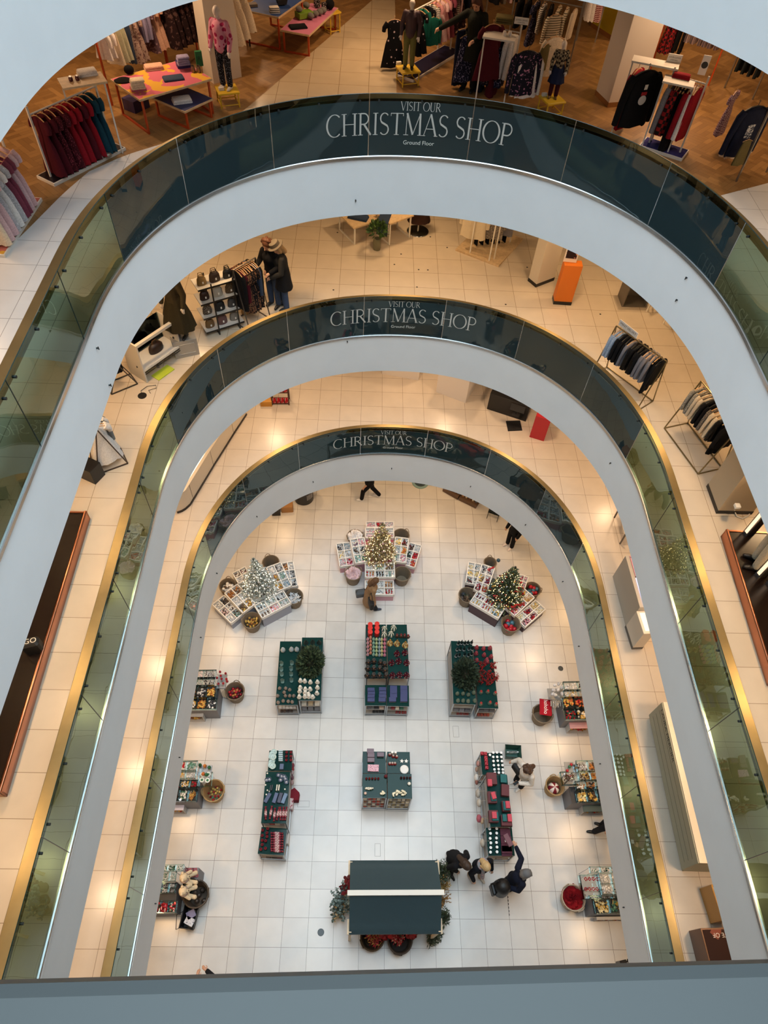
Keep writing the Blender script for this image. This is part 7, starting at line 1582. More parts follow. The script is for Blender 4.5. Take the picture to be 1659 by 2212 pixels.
m = mb(mat('#e6e2da',.5)); a = [at(*K(x,y), Z2+h) for x,y,h in ((1350,60,.5),(1325,80,.3),(1320,110,.06),(1345,165,.02),(1400,185,.02),(1450,165,.02),(1470,140,.02))]; m.tube(a,.012,6); m.bbox(a[0].x-.05,a[0].x+.05,a[0].y-.05,a[0].y+.05,a[0].z-.03,a[0].z+.03,.01); solo('power_cable', m, 'white power cable looping on the floor by the beige display wall', 'cable', (0,0,0), smooth=60)
K = crop(3.259, 1150, 500)
block('bright orange pedestal on the middle floor', K(140,470), K(262,478), K(113,510), Z2, 1.05, mat('#d9741c',.5), 'display_pedestal', 'pedestal', M_BLACK)
q = at(*K(262,200), Z2+1.05); sign('white framed picture card standing on the orange pedestal', K(262,215), Z2+1.06, 'SALE'[:0] or '.', .3, .36, -.1, m=mat('#e3d8d0',.5), name='picture_card'); m = mb(print_mat('#2a1c1e','#c98a7a',5,.58)); m.box(-.12,.12,-.016,-.008,.1,.33); o = solo('picture', m, 'dark picture on the card above the orange pedestal', 'picture', at(*K(262,215), Z2+1.06), -.1)
block('white column with a black base beside the orange pedestal', K(95,300), K(150,345), K(78,440), Z2, 3.6, mat('#cfc4b2',.6), 'column', 'column', M_BLACK)
c, ang, w, dp = rect3(K(600,450), K(770,455), K(585,530), Z2); r = thing('display_cube', 'hollow grey cube on the floor right of the orange pedestal', 'cube', (c.x,c.y,Z2), ang); m = mb(mat('#6f675c',.5)); h = .6
for q in ((-w/2,w/2,-dp/2,dp/2,0,.03),(-w/2,w/2,-dp/2,dp/2,h-.03,h),(-w/2,-w/2+.03,-dp/2,dp/2,.03,h-.03),(w/2-.03,w/2,-dp/2,dp/2,.03,h-.03),(-w/2,w/2,dp/2-.03,dp/2,.03,h-.03)): m.box(*q)
m.build('carcass', r)
for i,(x,y) in enumerate(((790,560),(905,650))):
    q = at(*K(x,y), Z2); r = thing('trestle', 'white trestle leg under the right fascia, %s one' % ('rear','front')[i], 'trestle', (q.x+.2,q.y+.1,Z2), .6); m = mb(mat('#e3dccf',.5)); m.bar((-.18,0,0),(-.1,0,.6),.03); m.bar((.02,0,0),(-.1,0,.6),.03); m.bar((-.2,0,.6),(.3,0,.6),.04); m.build('legs', r)
rack('gold clothes rail under a brand sign at the right of the middle floor', top(K(592,664),Z2,1.25), top(K(945,915),Z2,1.25), Z2, 1.25, 'T.ice T.ice J.black J.black J.black T.grey J.blacksparkle J.blacksparkle J.blacksparkle J.black T.grey T.grey T.grey P.black J.black', 'the signed gold rail', 1.0, mat('#8f8262',.35,.9), None, 'A')
q = at(*K(665,690), Z2+1.35); sign('white brand sign above the gold clothes rail', K(668,705), Z2+1.36, 'MINT VELVET', .5, .13, -1.0, .06)
rack('gold clothes rail nearest the right copper platform', K(1010,1370), K(1250,1690), Z2, 1.25, 'T.sequin T.sequin J.cream J.cream J.black J.black T.tweed T.cream T.cream J.blacksparkle P.black J.black', 'the rail near the right platform', 1.0, mat('#8f8262',.35,.9), None, 'A')
K = crop(2.765, 700, 440)
c, ang, w, dp = table('pale wooden table with white legs and jeans under the top fascia', K(75,45), K(300,-20), K(262,120), Z2, .5, WOOD, mat('#e6dfd2',.5))
folded('folded dark jeans on the pale wooden table', at(*K(205,85), Z2+.5), -.3, 'denim', 2, (.5,.25))
c, ang, w, dp = table('taller white-framed table draped with jeans under the top fascia', K(305,50), K(450,0), K(365,130), Z2, .62, WOOD, mat('#e6dfd2',.5))
m = mb(PAL['denim']); m.bbox(-.14,.14,-.34,.3,.0,.02,.008); m.bbox(-.14,.14,-.36,-.33,-.3,.02,.008); solo('jeans', m, 'blue jeans draped over the taller white-framed table', 'jeans', at(*K(365,75), Z2+.62), -.2)
q = at(*K(315,272), Z2); r = thing('potted_plant', 'green leafy plant in a grey-green vase in front of the jeans tables', 'plant', (q.x,q.y,Z2)); m = mb(mat('#6f6a50',.5)); m.lathe([(.085,0),(.1,.05),(.1,.25),(.085,.3),(.07,.3),(.001,.1)],n=20); m.build('vase', r, smooth=50); m = bush(MB(),(0,0,.48),.22,.25,260,.11,[mat(c,.6) for c in ('#3b5a26','#4f7034','#2c4420')]); m.build('foliage', r)
q = at(*K(560,165), Z2); r = thing('mannequin_bust', 'dark bust form in a brown fringed jacket on a round glass base', 'mannequin', (q.x,q.y,Z2)); m = mb(mat('#d9d2c4',.3)); m.cyl((0,0,.015),(0,0,.6),.018,n=10); m.build('pole', r); m = mb(ACRYL); m.cyl((0,0,0),(0,0,.015),.28,n=32); m.use(M_CHROME); m.tube([(.28*math.cos(i*PI/20),.28*math.sin(i*PI/20),.012) for i in range(40)],.006,5,close=True); m.build('base', r, smooth=40); m = mb(cloth('#33201a')); m.lathe([(.3,.3),(.29,.36),(.23,.62),(.25,.9),(.18,1.1),(.05,1.16)],n=24,sy=.7,fn=lambda t,l: 1+.05*(1-l)*math.sin(11*t)); m.build('jacket', r, smooth=60)
c, ang, w, dp, r = block('low wooden platform under the coats on the middle floor', K(938,126), K(1187,218), K(792,284), Z2, .05, WOOD, 'wooden_platform', 'platform')
rack('white clothes rail of coats on the low wooden platform', K(868,290), K(990,342), Z2+.05, 1.6, '', 'the coat rail', 1.45, mat('#e0d8c8',.5), post_in=.02)
rack('white clothes rail of tweed jackets on the low wooden platform', K(1015,330), K(1110,230), Z2+.05, 1.6, '', 'the tweed jacket rail', 1.4, mat('#e0d8c8',.5))
A, B = at(*K(885,262), Z2), at(*K(1085,240), Z2); A.z = B.z = 0; hang('the lower bar of the coat platform', 'P.black P.black P.black P.black P.black P.black', A, B, Z2+.56, .53, twist=.3)
for kd, cl, lb, px_, hh_, sc_ in (('C','shearling','cream shearling coat facing out on the wooden platform',(872,282),1.66,1.5),('C','tweed','grey tweed jacket facing out beside the shearling coat',(975,292),1.62,1.4),('C','grey','plain grey jacket facing out right of the tweed jacket',(1040,275),1.55,1.3),('T','stripe','striped shirt behind the plain grey jacket',(1085,245),1.3,1.3),('J','black','black knit at the right end of the wooden platform',(1125,232),1.2,1.3)):
    q = at(*K(*px_), Z2); garment(kd, cl, lb, (q.x,q.y,Z2+hh_), -.35, sc_, None)
r = thing('hanging_bar', 'lower white bar carrying black trousers on the coat platform', 'rail', (0,0,0)); m = mb(mat('#e0d8c8',.5)); m.cyl((A.x,A.y,Z2+.57),(B.x,B.y,Z2+.57),.012,n=8); m.build('bar', r)
rr = random.Random(4)
for i in range(12):
    x, y = ((635,198),(735,262),(460,301),(420,363),(565,394),(620,396),(555,498),(1213,380),(1085,602),(56,515),(80,172),(1650,660))[i]; q = at(*K(x,y), Z2); m = mb(mat('#2a2622',.5)); m.cyl((0,0,0),(0,0,.003),.022,n=12); solo('floor_stud', m, 'small round dark stud in the beige floor of the middle level', 'stud', (q.x,q.y,Z2), 0, 'floor studs, middle level')
# left side of the second floor
K = crop(3.6065, 300, 440)
FL, FR, BL = at(*K(560,1035),Z2), at(*K(800,960),Z2), at(*K(440,935),Z2)
u = (FR-FL); ang = math.atan2(u.y,u.x); w = u.length+.16; dp = .42; c = (FL+FR)/2+V((-math.sin(ang),math.cos(ang),0))*.2
r = thing('bag_shelf', 'black-posted white shelving of handbags on the middle floor', 'shelf', (c.x,c.y,Z2), ang)
LV = (.12,.48,.84,1.2)
for h in LV: m = mb(mat('#dcd6cc',.4)); m.box(-w/2,w/2,-dp/2,dp/2,h,h+.025); m.use(M_BLACK); m.box(-w/2,w/2,-dp/2-.01,-dp/2,h-.01,h+.025); m.build('shelf_board', r)
for x in (-w*.18,w*.36):
    m = mb(M_BLACK); m.box(x-.014,x+.014,-dp/2-.03,-dp/2-.01,0,1.3); m.box(x-.014,x+.014,-dp/2-.03,dp/2,0,.025); m.box(x-.014,x+.014,dp/2-.02,dp/2,.025,1.3); m.build('post', r)
bags = [('tan','#7a5a34'),('mauve','#6a4a48'),('grey','#7f7a72'),('checked','C'),('black','#141416'),('dark grey','#4a4440'),('brown','#3a2218'),('cream','#b9ad9a'),('brown checked','C2'),('olive','#84683a'),('dark brown','#2c1a12'),('glossy black','#0c0c0e')]
for i,(n,cc) in enumerate(bags):
    lv, k = i//3, i%3; m0 = print_mat('#4f3f34','#8a7a68',40,.5,kind='check') if cc == 'C' else print_mat('#4a3524','#6f5a40',40,.5,kind='check') if cc == 'C2' else mat(cc,.5)
    s = (.19,.13,.2) if k != 1 else (.22,.14,.22); q = local(c,ang,w*(-.33+.32*k),-.06,Z2+LV[lv]+.025)
    b = thing('handbag', '%s handbag, %s shelf, %s, black-posted shelving' % (n, ('lowest','second','third','top')[lv], ('left','middle','right')[k]), 'handbag', q, ang, 'handbags on the black-posted shelving'); m = mb(m0)
    m.lathe([(.001,0),(s[0]*.52,.0),(s[0]*.56,.03),(s[0]*.5,s[2]*.7),(s[0]*.36,s[2]*.95),(.001,s[2])],n=14,sy=.55); m.build('bag_body', b, smooth=60)
    for sy in (-.03,.03): m = mb(m0); m.tube([(-s[0]*.28,sy,s[2]*.9),(-s[0]*.2,sy,s[2]*1.3),(s[0]*.2,sy,s[2]*1.3),(s[0]*.28,sy,s[2]*.9)],.008,5); m.build('handle', b, smooth=60)
    m = mb(mat('#ece8e0',.5)); m.box(-.015,.015,-s[1]*.8,-s[1]*.75,s[2]*.4,s[2]*.62); m.build('price_tag', b)
rack('grey A-frame rail of dark patterned dresses beside the two shoppers', K(800,960), K(960,860), Z2, 1.45, 'C.black C.wine D.leopard D.leopard D.blackgold D.blackgold D.leopard D.blackgold C.slate C.black', 'the A-frame dress rail', 1.1, mat('#5d5650',.4,.6), None, 'A')
q = at(*K(830,850), Z2); m = mb(mat('#c9a878',.6)); m.lathe([(.09,0),(.1,.02),(.09,.26),(.06,.3),(.001,.31)],n=16); m.use(cloth('#7a1a24')); m.ball((0,0,.36),.12,12,8,1,1,.6); solo('hat_stand', m, 'straw form with a red beret between shelving and dress rail', 'hat', (q.x,q.y,Z2), smooth=60)
c, ang, w, dp, r = block('grey panelled plinth under the mannequin in the olive skirt', K(262,1130), K(445,1090), K(298,1212), Z2, .43, mat('#9a948a',.55))
m = mb(mat('#aaa49a',.55)); m.tube([(-w*.36,-dp/2-.004,.1),(w*.36,-dp/2-.004,.1),(w*.36,-dp/2-.004,.34),(-w*.36,-dp/2-.004,.34)],.008,5,close=True); m.build('moulding', r)
figure('mannequin', 'mannequin in a long olive skirt and leopard scarf on the grey plinth', 'mannequin', (c.x,c.y,Z2+.43), 2.85, skin=mat('#cdbfae',.4), face=False, top=cloth('#3a3120'), trousers=None, skirt=(cloth('#2e2818'),.28,.36), shoes='#101012', h=1.6)
g = at(*K(1015,300), Z2+1.6); figure('person', 'person with curly red hair and glasses in black behind the dress rail', 'person', (g.x,g.y,Z2), 2.6, lean=.05, nod=.5, top='#131316', trousers='#39465c', shoes='#17171a', hair='#54301c', curly=True, la=((-.26,.05,1.14),(-.18,.28,1.1)), ra=((.26,.05,1.14),(.2,.28,1.12)), h=1.66)
g = at(*K(1160,822), Z2); o = figure('person', 'person in a grey felt hat, dark coat and jeans at the dress rail', 'person', (g.x-.05,g.y+.05,Z2), 1.9, lean=.08, nod=.4, top='#2b2a28', coat=(cloth('#1c1c1e'),.6), trousers='#3a4a66', shoes='#141416', hair='#b08a5a', hl=.08, hat=('felt','#6a6052'), la=((-.27,.08,1.12),(-.16,.3,1.0)), ra=((.27,.08,1.12),(.16,.3,1.02)), h=1.64)
K = crop(3.456, 220, 620)
c, ang, w, dp = rect3(K(215,640), K(490,450), K(292,745), Z2); dp = .5; r = thing('display_case', 'white-framed open display case holding a dark handbag', 'display case', (c.x,c.y,Z2), ang); m = mb(mat('#d8d0c2',.5)); hh = .95
m.box(-w/2,-w/2+.03,-dp/2,dp/2,0,hh); m.box(w/2-.03,w/2,-dp/2,dp/2,0,hh); m.box(-w/2+.03,w/2-.03,-dp/2,-dp/2+.07,hh-.06,hh); m.build('frame', r); m = mb(mat('#e3ddd2',.4)); m.box(-w/2+.03,w/2-.03,-dp/2,dp/2,.28,.33); m.build('shelf', r); m = mb(M_BLACK); m.box(-w/2+.03,w/2-.03,-dp/2-.006,-dp/2,.2,.22); m.box(-w/2+.03,w/2-.03,-dp/2-.006,-dp/2,.25,.27); m.build('stripe', r); m = mb(ACRYL); m.box(-w/2+.03,w/2-.03,dp/2-.02,dp/2-.01,.33,hh); m.build('back_pane', r)
q = local(c,ang,.08,0,Z2+.33); b = thing('handbag', 'dark brown handbag inside the white display case', 'handbag', q, ang); m = mb(mat('#2a1810',.45)); m.lathe([(.001,0),(.17,0),(.18,.04),(.17,.13),(.12,.19),(.001,.21)],n=18,sy=.5); m.build('bag_body', b, smooth=60); m = mb(mat('#6a4424',.45)); m.tube([(-.07,0,.19),(-.05,0,.27),(.05,0,.27),(.07,0,.19)],.01,6); m.build('handle', b, smooth=60)
m = mb(mat('#b9c83a',.5)); m.box(-.22,.22,-.12,.1,0,.02); q = at(*K(455,640), Z2); solo('floor_mat', m, 'lime green board on the floor under the display case', 'board', (q.x,q.y,Z2), ang)
for i,(x,y) in enumerate(((270,595),(420,595))): m = mb(M_BLACK); m.bbox(-.03,.03,-.03,.03,0,.03,.005); solo('security_tag', m, 'small black security tag on the display case shelf, %s' % ('left','right')[i], 'tag', at(*K(x,y), Z2+.33), .3)
q = at(*K(302,812), Z2); m = mb(M_BLACK); m.cyl((0,0,0),(0,0,.008),.09,n=24); m.tube([(0,0,.01),(-.05,.12,.02),(.05,.26,.02),(.22,.3,.02),(.24,.22,.02),(.1,.14,.02),(.16,.06,.02)],.006,5); solo('cable_grommet', m, 'round black floor outlet with a looped cable below the display case', 'cable', (q.x,q.y,Z2), smooth=50)
sign('small framed card on a brass stand behind the display case', K(402,250), Z2+.6, '.', .12, .18, -.4, .6, mat('#a9a294',.5), 'card_stand')
rack('brown-framed rail of black and white knits at the far left', K(30,1240), K(85,1360), Z2, 1.1, 'J.zebra D.white J.zebra D.white D.white', 'the far left knit rail', 1.0, mat('#3a2a22',.5), None, 'A')
rack('dark metal rail partly hidden left of the display case', K(118,690), K(172,765), Z2, .7, 'S.black S.black J.black', 'the dark metal rail', .5, mat('#3a332c',.5), None, 'A')
K = crop(4.607, 180, 640); block('black plinth at the far left edge of the middle floor', K(-40,1800), K(60,1700), K(20,1980), Z2, .35, M_BLACK)
# ================================================================ third floor: children's clothes
K = crop(2.9625, 0, 0); ORANGE = mat('#b8461a',.45); YEL = mat('#d8b02c',.45); PADD = mat('#171219',.3)
rack('white perforated rail of party dresses beside the marble border', (112,388), (243,322), Z3, 1.0, 'D.wine D.wine D.winedot D.winedot D.red D.red D.wine D.red D.teal D.teal', 'the party dress rail', .98, RAILW, (.42, PADD))
for i,(x,y) in enumerate(((365,1085),(395,1095),(640,1010),(690,1000))): m = mb(mat('#8a8378',.3,.6)); m.lathe([(.001,0),(.045,0),(.05,.02),(.035,.05),(.001,.06)],n=12,sx=1.6); solo('shoe', m, 'silver child shoe, %s, on the base of the party dress rail' % ordn(i,4), 'shoe', at(*K(x,y), Z3+.06), .6+i, 'silver shoes on the party dress rail', smooth=50)
rack('rail of pink and silver dresses at the left edge', (58,440), (-12,545), Z3, 1.0, 'D.blush D.blush D.mauve D.mauve D.silver D.white D.silver D.blush D.blush D.cream', 'the left edge dress rail', .98, RAILW, (.42, print_mat('#c06a5a','#d9a23c',4,.5)))
rack('orange-posted rail of pastel clothes behind the orange table', (243,228), (362,145), Z3, 1.22, 'B.white B.white S.cream S.sage S.sage P.slate D.floral D.floral T.lilac T.lilac D.mauvefloral D.peach D.peach', 'the pastel rail', .85, ORANGE)
rack('rail of dark ruffled dresses left of the white column', (365,150), (428,118), Z3, 1.5, 'D.darkfloral D.darkfloral D.darkfloral D.darkfloral D.darkfloral', 'the dark ruffle rail', 1.2, ORANGE)
rack('rail of cream tulle dresses right of the white column', (500,150), (540,100), Z3, 1.25, 'D.cream D.cream D.cream', 'the tulle dress rail', .95, M_BLACK)
c, ang, w, dp, r = block('white column behind the mannequin in the heart jumper', (440,165), (500,150), (448,185), Z3, 2.5, mat('#d6cbbb',.6), 'column', 'column')
PKT = print_mat('#c9687a','#d9a53c',3,.52); NVT = mat('#23305e',.5)
table('orange-legged table with a pink and yellow top and clothes on it', (238,170.5), (393,128), (293.7,217.7), Z3, .6, PKT, ORANGE)
table('low orange-legged table with a navy top and a white shirt', (325.7,209.3), (388,182), (376.4,251.5), Z3, .33, NVT, ORANGE)
m = mb(mat('#cf6f86',.5)); m.bbox(-.13,.13,-.1,.1,0,.05,.004); solo('display_riser', m, 'pink riser under the cream folded tops on the orange table', 'box', at(*K(885,570), Z3+.6), .4)
folded('stack of folded cream tops on the pink riser', at(*K(885,560), Z3+.65), .4, 'cream', 4)
m = mb(PAL['black']); m.lathe([(.1,0),(.11,.02),(.06,.05),(.001,.06)],n=14,sx=1.5); solo('bag', m, 'crumpled black bag at the left end of the orange table', 'bag', at(*K(790,520), Z3+.6), .3, smooth=60)
m = mb(PAL['black']); m.ball((0,0,.06),.09,12,8,1,1,.8); solo('hat', m, 'round black hat behind the cream folded tops', 'hat', at(*K(830,470), Z3+.6), smooth=60)
folded('pale pink blouse laid on the orange table', at(*K(985,440), Z3+.6), .4, 'peach', 2, (.34,.2)); folded('slate blue skirt laid on the orange table', at(*K(1110,505), Z3+.6), .4, 'slate', 1, (.36,.22))
m = mb(mat('#262a6a',.5)); m.bbox(-.12,.12,-.09,.09,0,.09,.004); solo('display_riser', m, 'navy riser under the lilac folded tops on the orange table', 'box', at(*K(1175,425), Z3+.6), .4); folded('stack of folded lilac tops on the navy riser', at(*K(1175,410), Z3+.69), .4, 'lilac', 4, (.22,.16))
q = at(*K(1280,420), Z3+.6); r = thing('carrier_bag', 'green paper bag standing at the right end of the orange table', 'bag', q, .4); m = mb(mat('#1c6a3c',.5)); m.bbox(-.06,.06,-.03,.03,0,.24,.003); m.build('bag_body', r); vs, fs = font_mesh('R'); m = mb(mat('#0e2f1c',.5)); m.add([(v[0]*.09-.03,-.0315,.1+v[1]*.09) for v in vs], fs); m.build('lettering', r)
for i in (0,1): m = mb(mat('#8d7a66',.3,.7)); m.lathe([(.001,0),(.035,0),(.04,.03),(.03,.1),(.026,.1),(.02,.04),(.001,.04)],n=12,sy=1.6); solo('boot', m, '%s metallic ankle boot at the right end of the orange table' % ('left','right')[i], 'shoe', at(*K(1238+35*i,460), Z3+.6), .3, smooth=50)
folded('white printed T-shirt on the low navy-topped table', at(*K(1165,650), Z3+.33), .4, 'white', 2, (.34,.22))
m = mb(WOOD); m.box(-.34,.34,-.2,.2,1.17,1.2); m.use(RAILW)
for s in (-1,1): m.box(s*.32-.012,s*.32+.012,-.012,.012,0,1.17)
q = at(*K(525,510), Z3+1.2); solo('display_shelf', m, 'white shelf on posts above the party dresses', 'shelf', (q.x,q.y,Z3), .5); folded('folded white top on the white shelf above the party dresses', at(*K(560,475), Z3+1.2), .5, 'white', 2, (.3,.2))
m = mb(mat('#4a1420',.3)); 
for s in (0,.1): m.lathe([(.001,0),(.03,0),(.034,.03),(.02,.06),(.001,.06)],(s,.02*s,0),10,sy=1.8)
solo('shoes', m, 'pair of dark red child shoes on the white shelf', 'shoes', at(*K(455,515), Z3+1.2), .4, smooth=50)
def stool(label, px, rz=.35, h=.27, s=.4):
    p = at(*px, Z3+h); r = thing('yellow_stool', label, 'stool', (p.x,p.y,Z3), rz); m = mb(YEL); m.bbox(-s/2,s/2,-s/2,s/2,h-.03,h,.005); m.build('seat', r)
    for sx in (-1,1):
        for sy in (-1,1): m = mb(YEL); m.cyl((sx*(s/2-.03),sy*(s/2-.03),0),(sx*(s/2-.03),sy*(s/2-.03),h-.03),.014,n=8); m.build('leg', r)
    m = mb(YEL)
    for sx in (-1,1): m.cyl((sx*(s/2-.03),-s/2+.03,.05),(sx*(s/2-.03),s/2-.03,.05),.01,n=8); m.cyl((-s/2+.03,sx*(s/2-.03),.05),(s/2-.03,sx*(s/2-.03),.05),.01,n=8)
    m.build('stretcher', r); return p
MQ = mat('#d6cdc6',.35)
p = stool('yellow stool under the mannequin in the heart jumper', K(1452,568)); figure('mannequin', 'child mannequin in a pink jumper printed with hearts on a yellow stool', 'mannequin', (p.x,p.y+.03,Z3+.26), 2.75, skin=MQ, face=False, topm=print_mat('#cc8aa0','#9c2350',8.5,.42,kind='dots'), trousers=print_mat('#15151a','#9a9aa4',60,.62), shoes='#c9c2b8', h=1.3)
m = mb(mat('#d9d4cc',.5)); m.bbox(-.05,.05,-.03,.03,0,.06,.003); solo('card_block', m, 'small white card block on the stool under the heart jumper', 'card', at(*K(1418,580), Z3+.26), .4)
K = crop(3.318, 800, 0)
p = stool('yellow stool under the mannequin in the purple gilet', K(272,490)); figure('mannequin', 'child mannequin in a purple padded gilet and olive trousers on a yellow stool', 'mannequin', (p.x,p.y+.03,Z3+.26), 3.0, skin=MQ, face=False, topm=mat('#3a2630',.6,bump=.5,bscale=12), trousers='#6b6a3c', shoes='#0f0f11', h=1.15)
m = mb(mat('#d9d4cc',.5)); m.bbox(-.05,.05,-.03,.03,0,.06,.003); solo('card_block', m, 'small white card block on the stool under the purple gilet', 'card', at(*K(203,465), Z3+.26), .3)
p = stool('yellow stool under the mannequin in the checked jacket', K(1305,705)); figure('mannequin', 'child mannequin in a checked cardigan and navy dress on a yellow stool', 'mannequin', (p.x,p.y+.04,Z3+.26), 3.0, skin=MQ, face=False, topm=print_mat('#8f836c','#2c2723',14,.5,kind='check'), trousers='#3d1420', skirt=(cloth('#1b2440'),.5,.27), shoes='#7a5a30', h=.96)
m = mb(mat('#d9d4cc',.5)); m.bbox(-.05,.05,-.03,.03,0,.06,.003); solo('card_block', m, 'small white card block on the stool under the checked cardigan', 'card', at(*K(1245,690), Z3+.26), .3)
rack('rail on a dark base behind the mannequin in the purple gilet', (880,168), (972,112), Z3, 1.15, 'D.blackfloral D.blackfloral T.green J.black T.stripe D.pink D.blush D.pink D.mauve D.darkfloral', 'the rail behind the purple gilet', .8, RAILW, (.45, mat('#1a1a3a',.4)))
face_out('D','blackfloral','black floral dress hanging face-out left of the purple gilet', K(175,120), Z3, .95, .3, .95)
face_out('T','green','green V-neck cardigan with pink trim hanging face-out', K(455,105), Z3, 1.0, .35, .85)
rack('white perforated rail of skirts and pinafores behind the large lettering', (1022,190), (1100,207), Z3, 1.1, 'P.navy P.navy S.navyfloral S.navyfloral D.wine S.navyfloral S.navyfloral T.white T.white', 'the pinafore rail', 1.2, RAILW)
face_out('J','fair','patterned navy and pink jumper hanging face-out', K(1140,335), Z3, 1.1, .2, 1.3); face_out('D','wine','burgundy pinafore hanging face-out on the front rail', K(885,150), Z3, 1.35, .3, 1.05); face_out('T','bluegrey','blue-grey sweatshirt beside the burgundy pinafore', K(740,215), Z3, 1.05, .3, .75)
face_out('T','white','white top hanging under the patterned jumper', K(1165,385), Z3, .98, .25, 1.2); face_out('T','khaki','khaki top right of the patterned jumper', K(1270,300), Z3, 1.05, .9, .8)
m = mb(RAILW); m.box(-.3,.3,-.17,.17,1.17,1.2)
for s in (-1,1): m.box(s*.28-.012,s*.28+.012,-.012,.012,0,1.17)
q = at(*K(930,255), Z3+1.2); solo('display_shelf', m, 'white shelf with trainers above the pinafore rail', 'shelf', (q.x,q.y,Z3), -.25)
for i in (0,1): m = mb(mat('#c9bfb6',.5)); m.lathe([(.001,0),(.03,0),(.035,.03),(.024,.07),(.001,.075)],n=12,sy=1.8); solo('trainer', m, '%s pale trainer on the white shelf above the pinafores' % ('left','right')[i], 'shoe', at(*K(960+38*i,255), Z3+1.2), .2, smooth=50)
folded('folded khaki shirts behind the pale trainers', at(*K(960,160), Z3+1.2), -.2, 'khaki', 3, (.34,.22)); sign('small white store sign beside the khaki shirts', K(1080,175), Z3+1.3, 'JOHN LEWIS', .26, .11, -.2, .1, sub='& PARTNERS')
rack('chrome rail of striped knits behind the checked cardigan', (1090,130), (1225,160), Z3, 1.2, 'J.black J.black D.navyfloral T.stripe J.black T.creamstripe T.creamstripe T.cream', 'the striped knit rail', .85, STEELB)
face_out('T','creamstripe','cream striped jumper hanging face-out behind the mannequin', K(1335,85), Z3, 1.2, .3, .9)
rack('chrome rail of dark tops at the top edge', (1040,95), (1160,75), Z3, 1.3, 'J.black T.tweed T.blush J.black J.black J.black J.black T.stripe', 'the top edge rail', .85, STEELB)
rack('rail of white and red striped dresses beside the yellow column', (1245,88), (1285,92), Z3, 1.3, 'D.white D.white D.redstripe D.redstripe', 'the striped dress rail', .9, STEELB)
g = at(1035, 5, Z3+1.5); figure('person', 'person with long auburn hair in a dark olive coat reaching into the rails', 'person', (g.x,g.y,Z3), 2.7, lean=.15, nod=.5, top='#1d1f18', coat=(cloth('#1d1f18'),.6), trousers='#17171a', shoes='#17171a', hair='#4a2418', hl=.3, ra=((.4,.12,1.25),(.66,.2,1.1)), la=((-.25,.05,1.1),(-.1,.26,1.05)), h=1.62)
c, ang, w, dp, r = block('yellow column with a wooden skirting', (1276,58), (1322,52), (1282,95), Z3, 2.5, mat('#b8a41e',.6), 'column', 'column', mat('#8a5a2c',.5))
c, ang, w, dp, r = block('white column with a wooden skirting right of the checked cardigan', (1285,205), (1350,200), (1279,235), Z3, 2.5, mat('#cfc6bb',.6), 'column', 'column', mat('#8a5a2c',.5))
K = crop(3.959, 1240, 0)
rack('white perforated rail with a purple base right of the white column', (1400,314), (1466,335), Z3, 1.2, 'T.grey T.tartan T.tartan P.black P.black T.red T.white T.red', 'the red and black rail', 1.4, RAILW, (.42, print_mat('#23245a','#3a3570',5,.5)))
r = face_out('J','black','black jumper with a white and red patch hanging face-out', K(650,560), Z3, 1.28, .35, 1.6); face_out('C','red','red coat with a pale fur collar behind the black jumper', K(560,560), Z3, 1.15, .9, 1.2); m = mb(mat('#d8d4ce',.8)); m.lathe([(.001,0),(.05,0),(.05,.004)],n=14); m.use(mat('#a81f28',.8)); m.box(-.035,.035,.05,.085,0,.004); m.v = [(x,-.05-zz,y-.33) for x,y,zz in m.v]; m.build('patch', r, label='white and red patch'); m = mb(mat('#efece6',.5)); m.box(-.02,.02,-.056,-.052,-.22,-.17); m.build('price_tag', r)
m = mb(RAILW); m.box(-.26,.26,-.16,.16,1.17,1.2)
for s in (-1,1): m.box(s*.24-.012,s*.24+.012,-.012,.012,0,1.17)
q = at(*K(900,690), Z3+1.2); solo('display_shelf', m, 'white shelf with a red folded top on the red and black rail', 'shelf', (q.x,q.y,Z3), -.4); folded('folded red patterned top on the white shelf', at(*K(915,665), Z3+1.2), -.4, 'red', 2, (.3,.14))
m = mb(RAILW); m.box(-.4,.4,-.14,.14,1.27,1.3)
for s in (-1,1): m.box(s*.38-.012,s*.38+.012,-.012,.012,0,1.27)
q = at(*K(700,530), Z3+1.3); solo('display_shelf', m, 'long empty white shelf behind the black jumper', 'shelf', (q.x,q.y,Z3), -.35)
sign('small white store sign on the long white shelf', K(850,530), Z3+1.3, 'JOHN LEWIS', .24, .12, -.3, .05, sub='& PARTNERS'); sign('tall white information card beside the red folded top', K(1085,640), Z3+1.2, '.', .13, .3, -.3)
rack('orange-posted rail of tartan dresses at the right', (1405,150), (1530,185), Z3, 1.25, 'D.tartan D.tartan P.black P.black T.greystripe T.greystripe T.greystripe T.greystripe T.greystripe T.greystripe', 'the tartan rail', .9, ORANGE)
rack('rail of charcoal trousers at the right edge', (1565,190), (1625,215), Z3, 1.2, 'P.charcoal P.charcoal P.charcoal P.charcoal', 'the charcoal trouser rail', .9, STEELB)
rack('chrome T-foot rail of checked dresses and jumpers at the right edge', (1590,392), (1655,372), Z3, 1.2, '', 'the T-foot rail', .9, STEELB)
r = face_out('J','navy','navy jumper with a pale printed square hanging face-out', K(1590,870), Z3, 1.2, .3, 1.4); m = mb(print_mat('#b9bcc0','#3a4254',50,.5)); m.box(-.05,.05,-.05,-.046,-.4,-.24); m.build('print', r, label='pale printed square'); face_out('T','cream','cream top hanging behind the navy jumper', K(1585,890), Z3, 1.12, .35, 1.4); face_out('D','tartan2','plum checked dress left of the navy jumper', K(1400,760), Z3, 1.05, .9, .8); face_out('S','khaki','brown shorts hanging under the navy jumper', K(1500,1180), Z3, .75, .3, .6)
K = crop(4.1475, 480, 0)
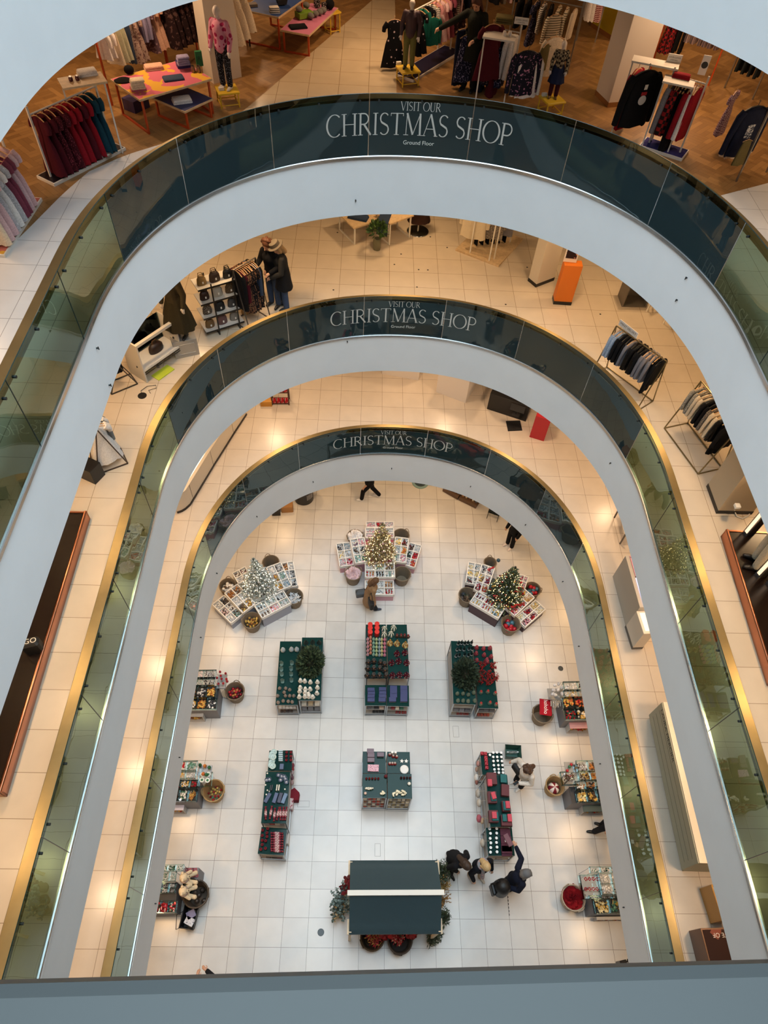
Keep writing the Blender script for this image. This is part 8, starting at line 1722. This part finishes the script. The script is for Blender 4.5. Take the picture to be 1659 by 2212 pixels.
table('blue-topped orange table at the top edge', (518.6,19.3), (578.6,-20), (598,39.8), Z3, .62, mat('#2a4a86',.5), ORANGE); table('lower pink-topped orange table at the top edge', (605,63.9), (671,6), (663,80.8), Z3, .42, mat('#cf7a98',.5), ORANGE)
m = mb(mat('#6a8a1e',.5)); m.bbox(-.17,.17,-.11,.11,0,.1,.004); solo('display_riser', m, 'green riser under grey slippers on the pink-topped table', 'box', at(*K(735,150), Z3+.44), .6)
FUR = mat('#6f6a64',.95,bump=.9,bscale=50)
for i,(x,y,h) in enumerate(((690,105,.54),(755,70,.54),(795,165,.44),(835,145,.44),(875,130,.44),(905,115,.44))): m = mb(FUR); m.ball((0,0,.05),.07,10,8,1,1.3,.8); solo('slipper', m, 'grey fluffy slipper, %s, %s' % (ordn(i if i < 2 else i-2, 2 if i < 2 else 4), 'on the green riser' if i < 2 else 'on the pink tabletop'), 'slipper', at(*K(x,y), Z3+h), .6, smooth=60)
folded('black printed T-shirt on the pink-topped table', at(*K(680,245), Z3+.42), .35, 'black', 1, (.36,.24)); folded('folded striped tops on the blue-topped table', at(*K(470,110), Z3+.62), .3, 'stripe', 3, (.22,.14))
m = mb(mat('#1f1a18',.7)); tub(m,.11,.09,.14); solo('storage_basket', m, 'dark basket on the blue-topped table', 'basket', at(*K(535,55), Z3+.6), .4); m = mb(mat('#6a5c50',.6)); m.bbox(-.1,.1,-.07,.07,0,.05,.004); solo('book', m, 'brown box on the left of the blue-topped table', 'box', at(*K(270,55), Z3+.62), .4)
for i,(x,y) in enumerate(((850,60),(918,85))): m = mb(print_mat('#141014','#b9a9a4',60,.58)); m.bbox(-.06,.06,-.04,.04,0,.13,.003); solo('boxed_toy', m, 'black patterned box behind the slippers, %s one' % ('left','right')[i], 'box', at(*K(x,y), Z3+.44), .6)
m = mb(PAL['black']); m.ball((0,0,.09),.1,10,8); solo('soft_toy', m, 'black soft toy at the far end of the pink-topped table', 'toy', at(*K(965,80), Z3+.44), smooth=60)
stool('yellow stool at the far end of the pink-topped table', K(985,95), .6, .4, .3)

# more of the crowded children's rails
K = crop(3.318, 800, 0)
rack('rail of pink and grey tops behind the green cardigan', (945,110), (1000,70), Z3, 1.2, 'T.pink T.stripe T.blush D.darkfloral J.navy T.grey', 'the rail behind the green cardigan', 1.0, RAILW)
for i, (kd, cl, lb, x, y, H) in enumerate((('S','navyfloral','navy floral skirt hanging left of the pinafores',(1000),(196),1.05),('P','navy','navy trousers hanging leftmost beside the pinafores',(990),(190),1.1),('T','cream','cream cardigan hanging right of the patterned jumper',(1172),(214),1.15))):
    p = at(x, y, Z3); garment(kd, cl, lb, (p.x,p.y,Z3+H), .3, 1.15, None)
block('purple-sided riser on the floor under the orange table', (268,236), (300,221), (281,252), Z3, .2, mat('#3a2f5a',.5), 'floor_riser', 'plinth')
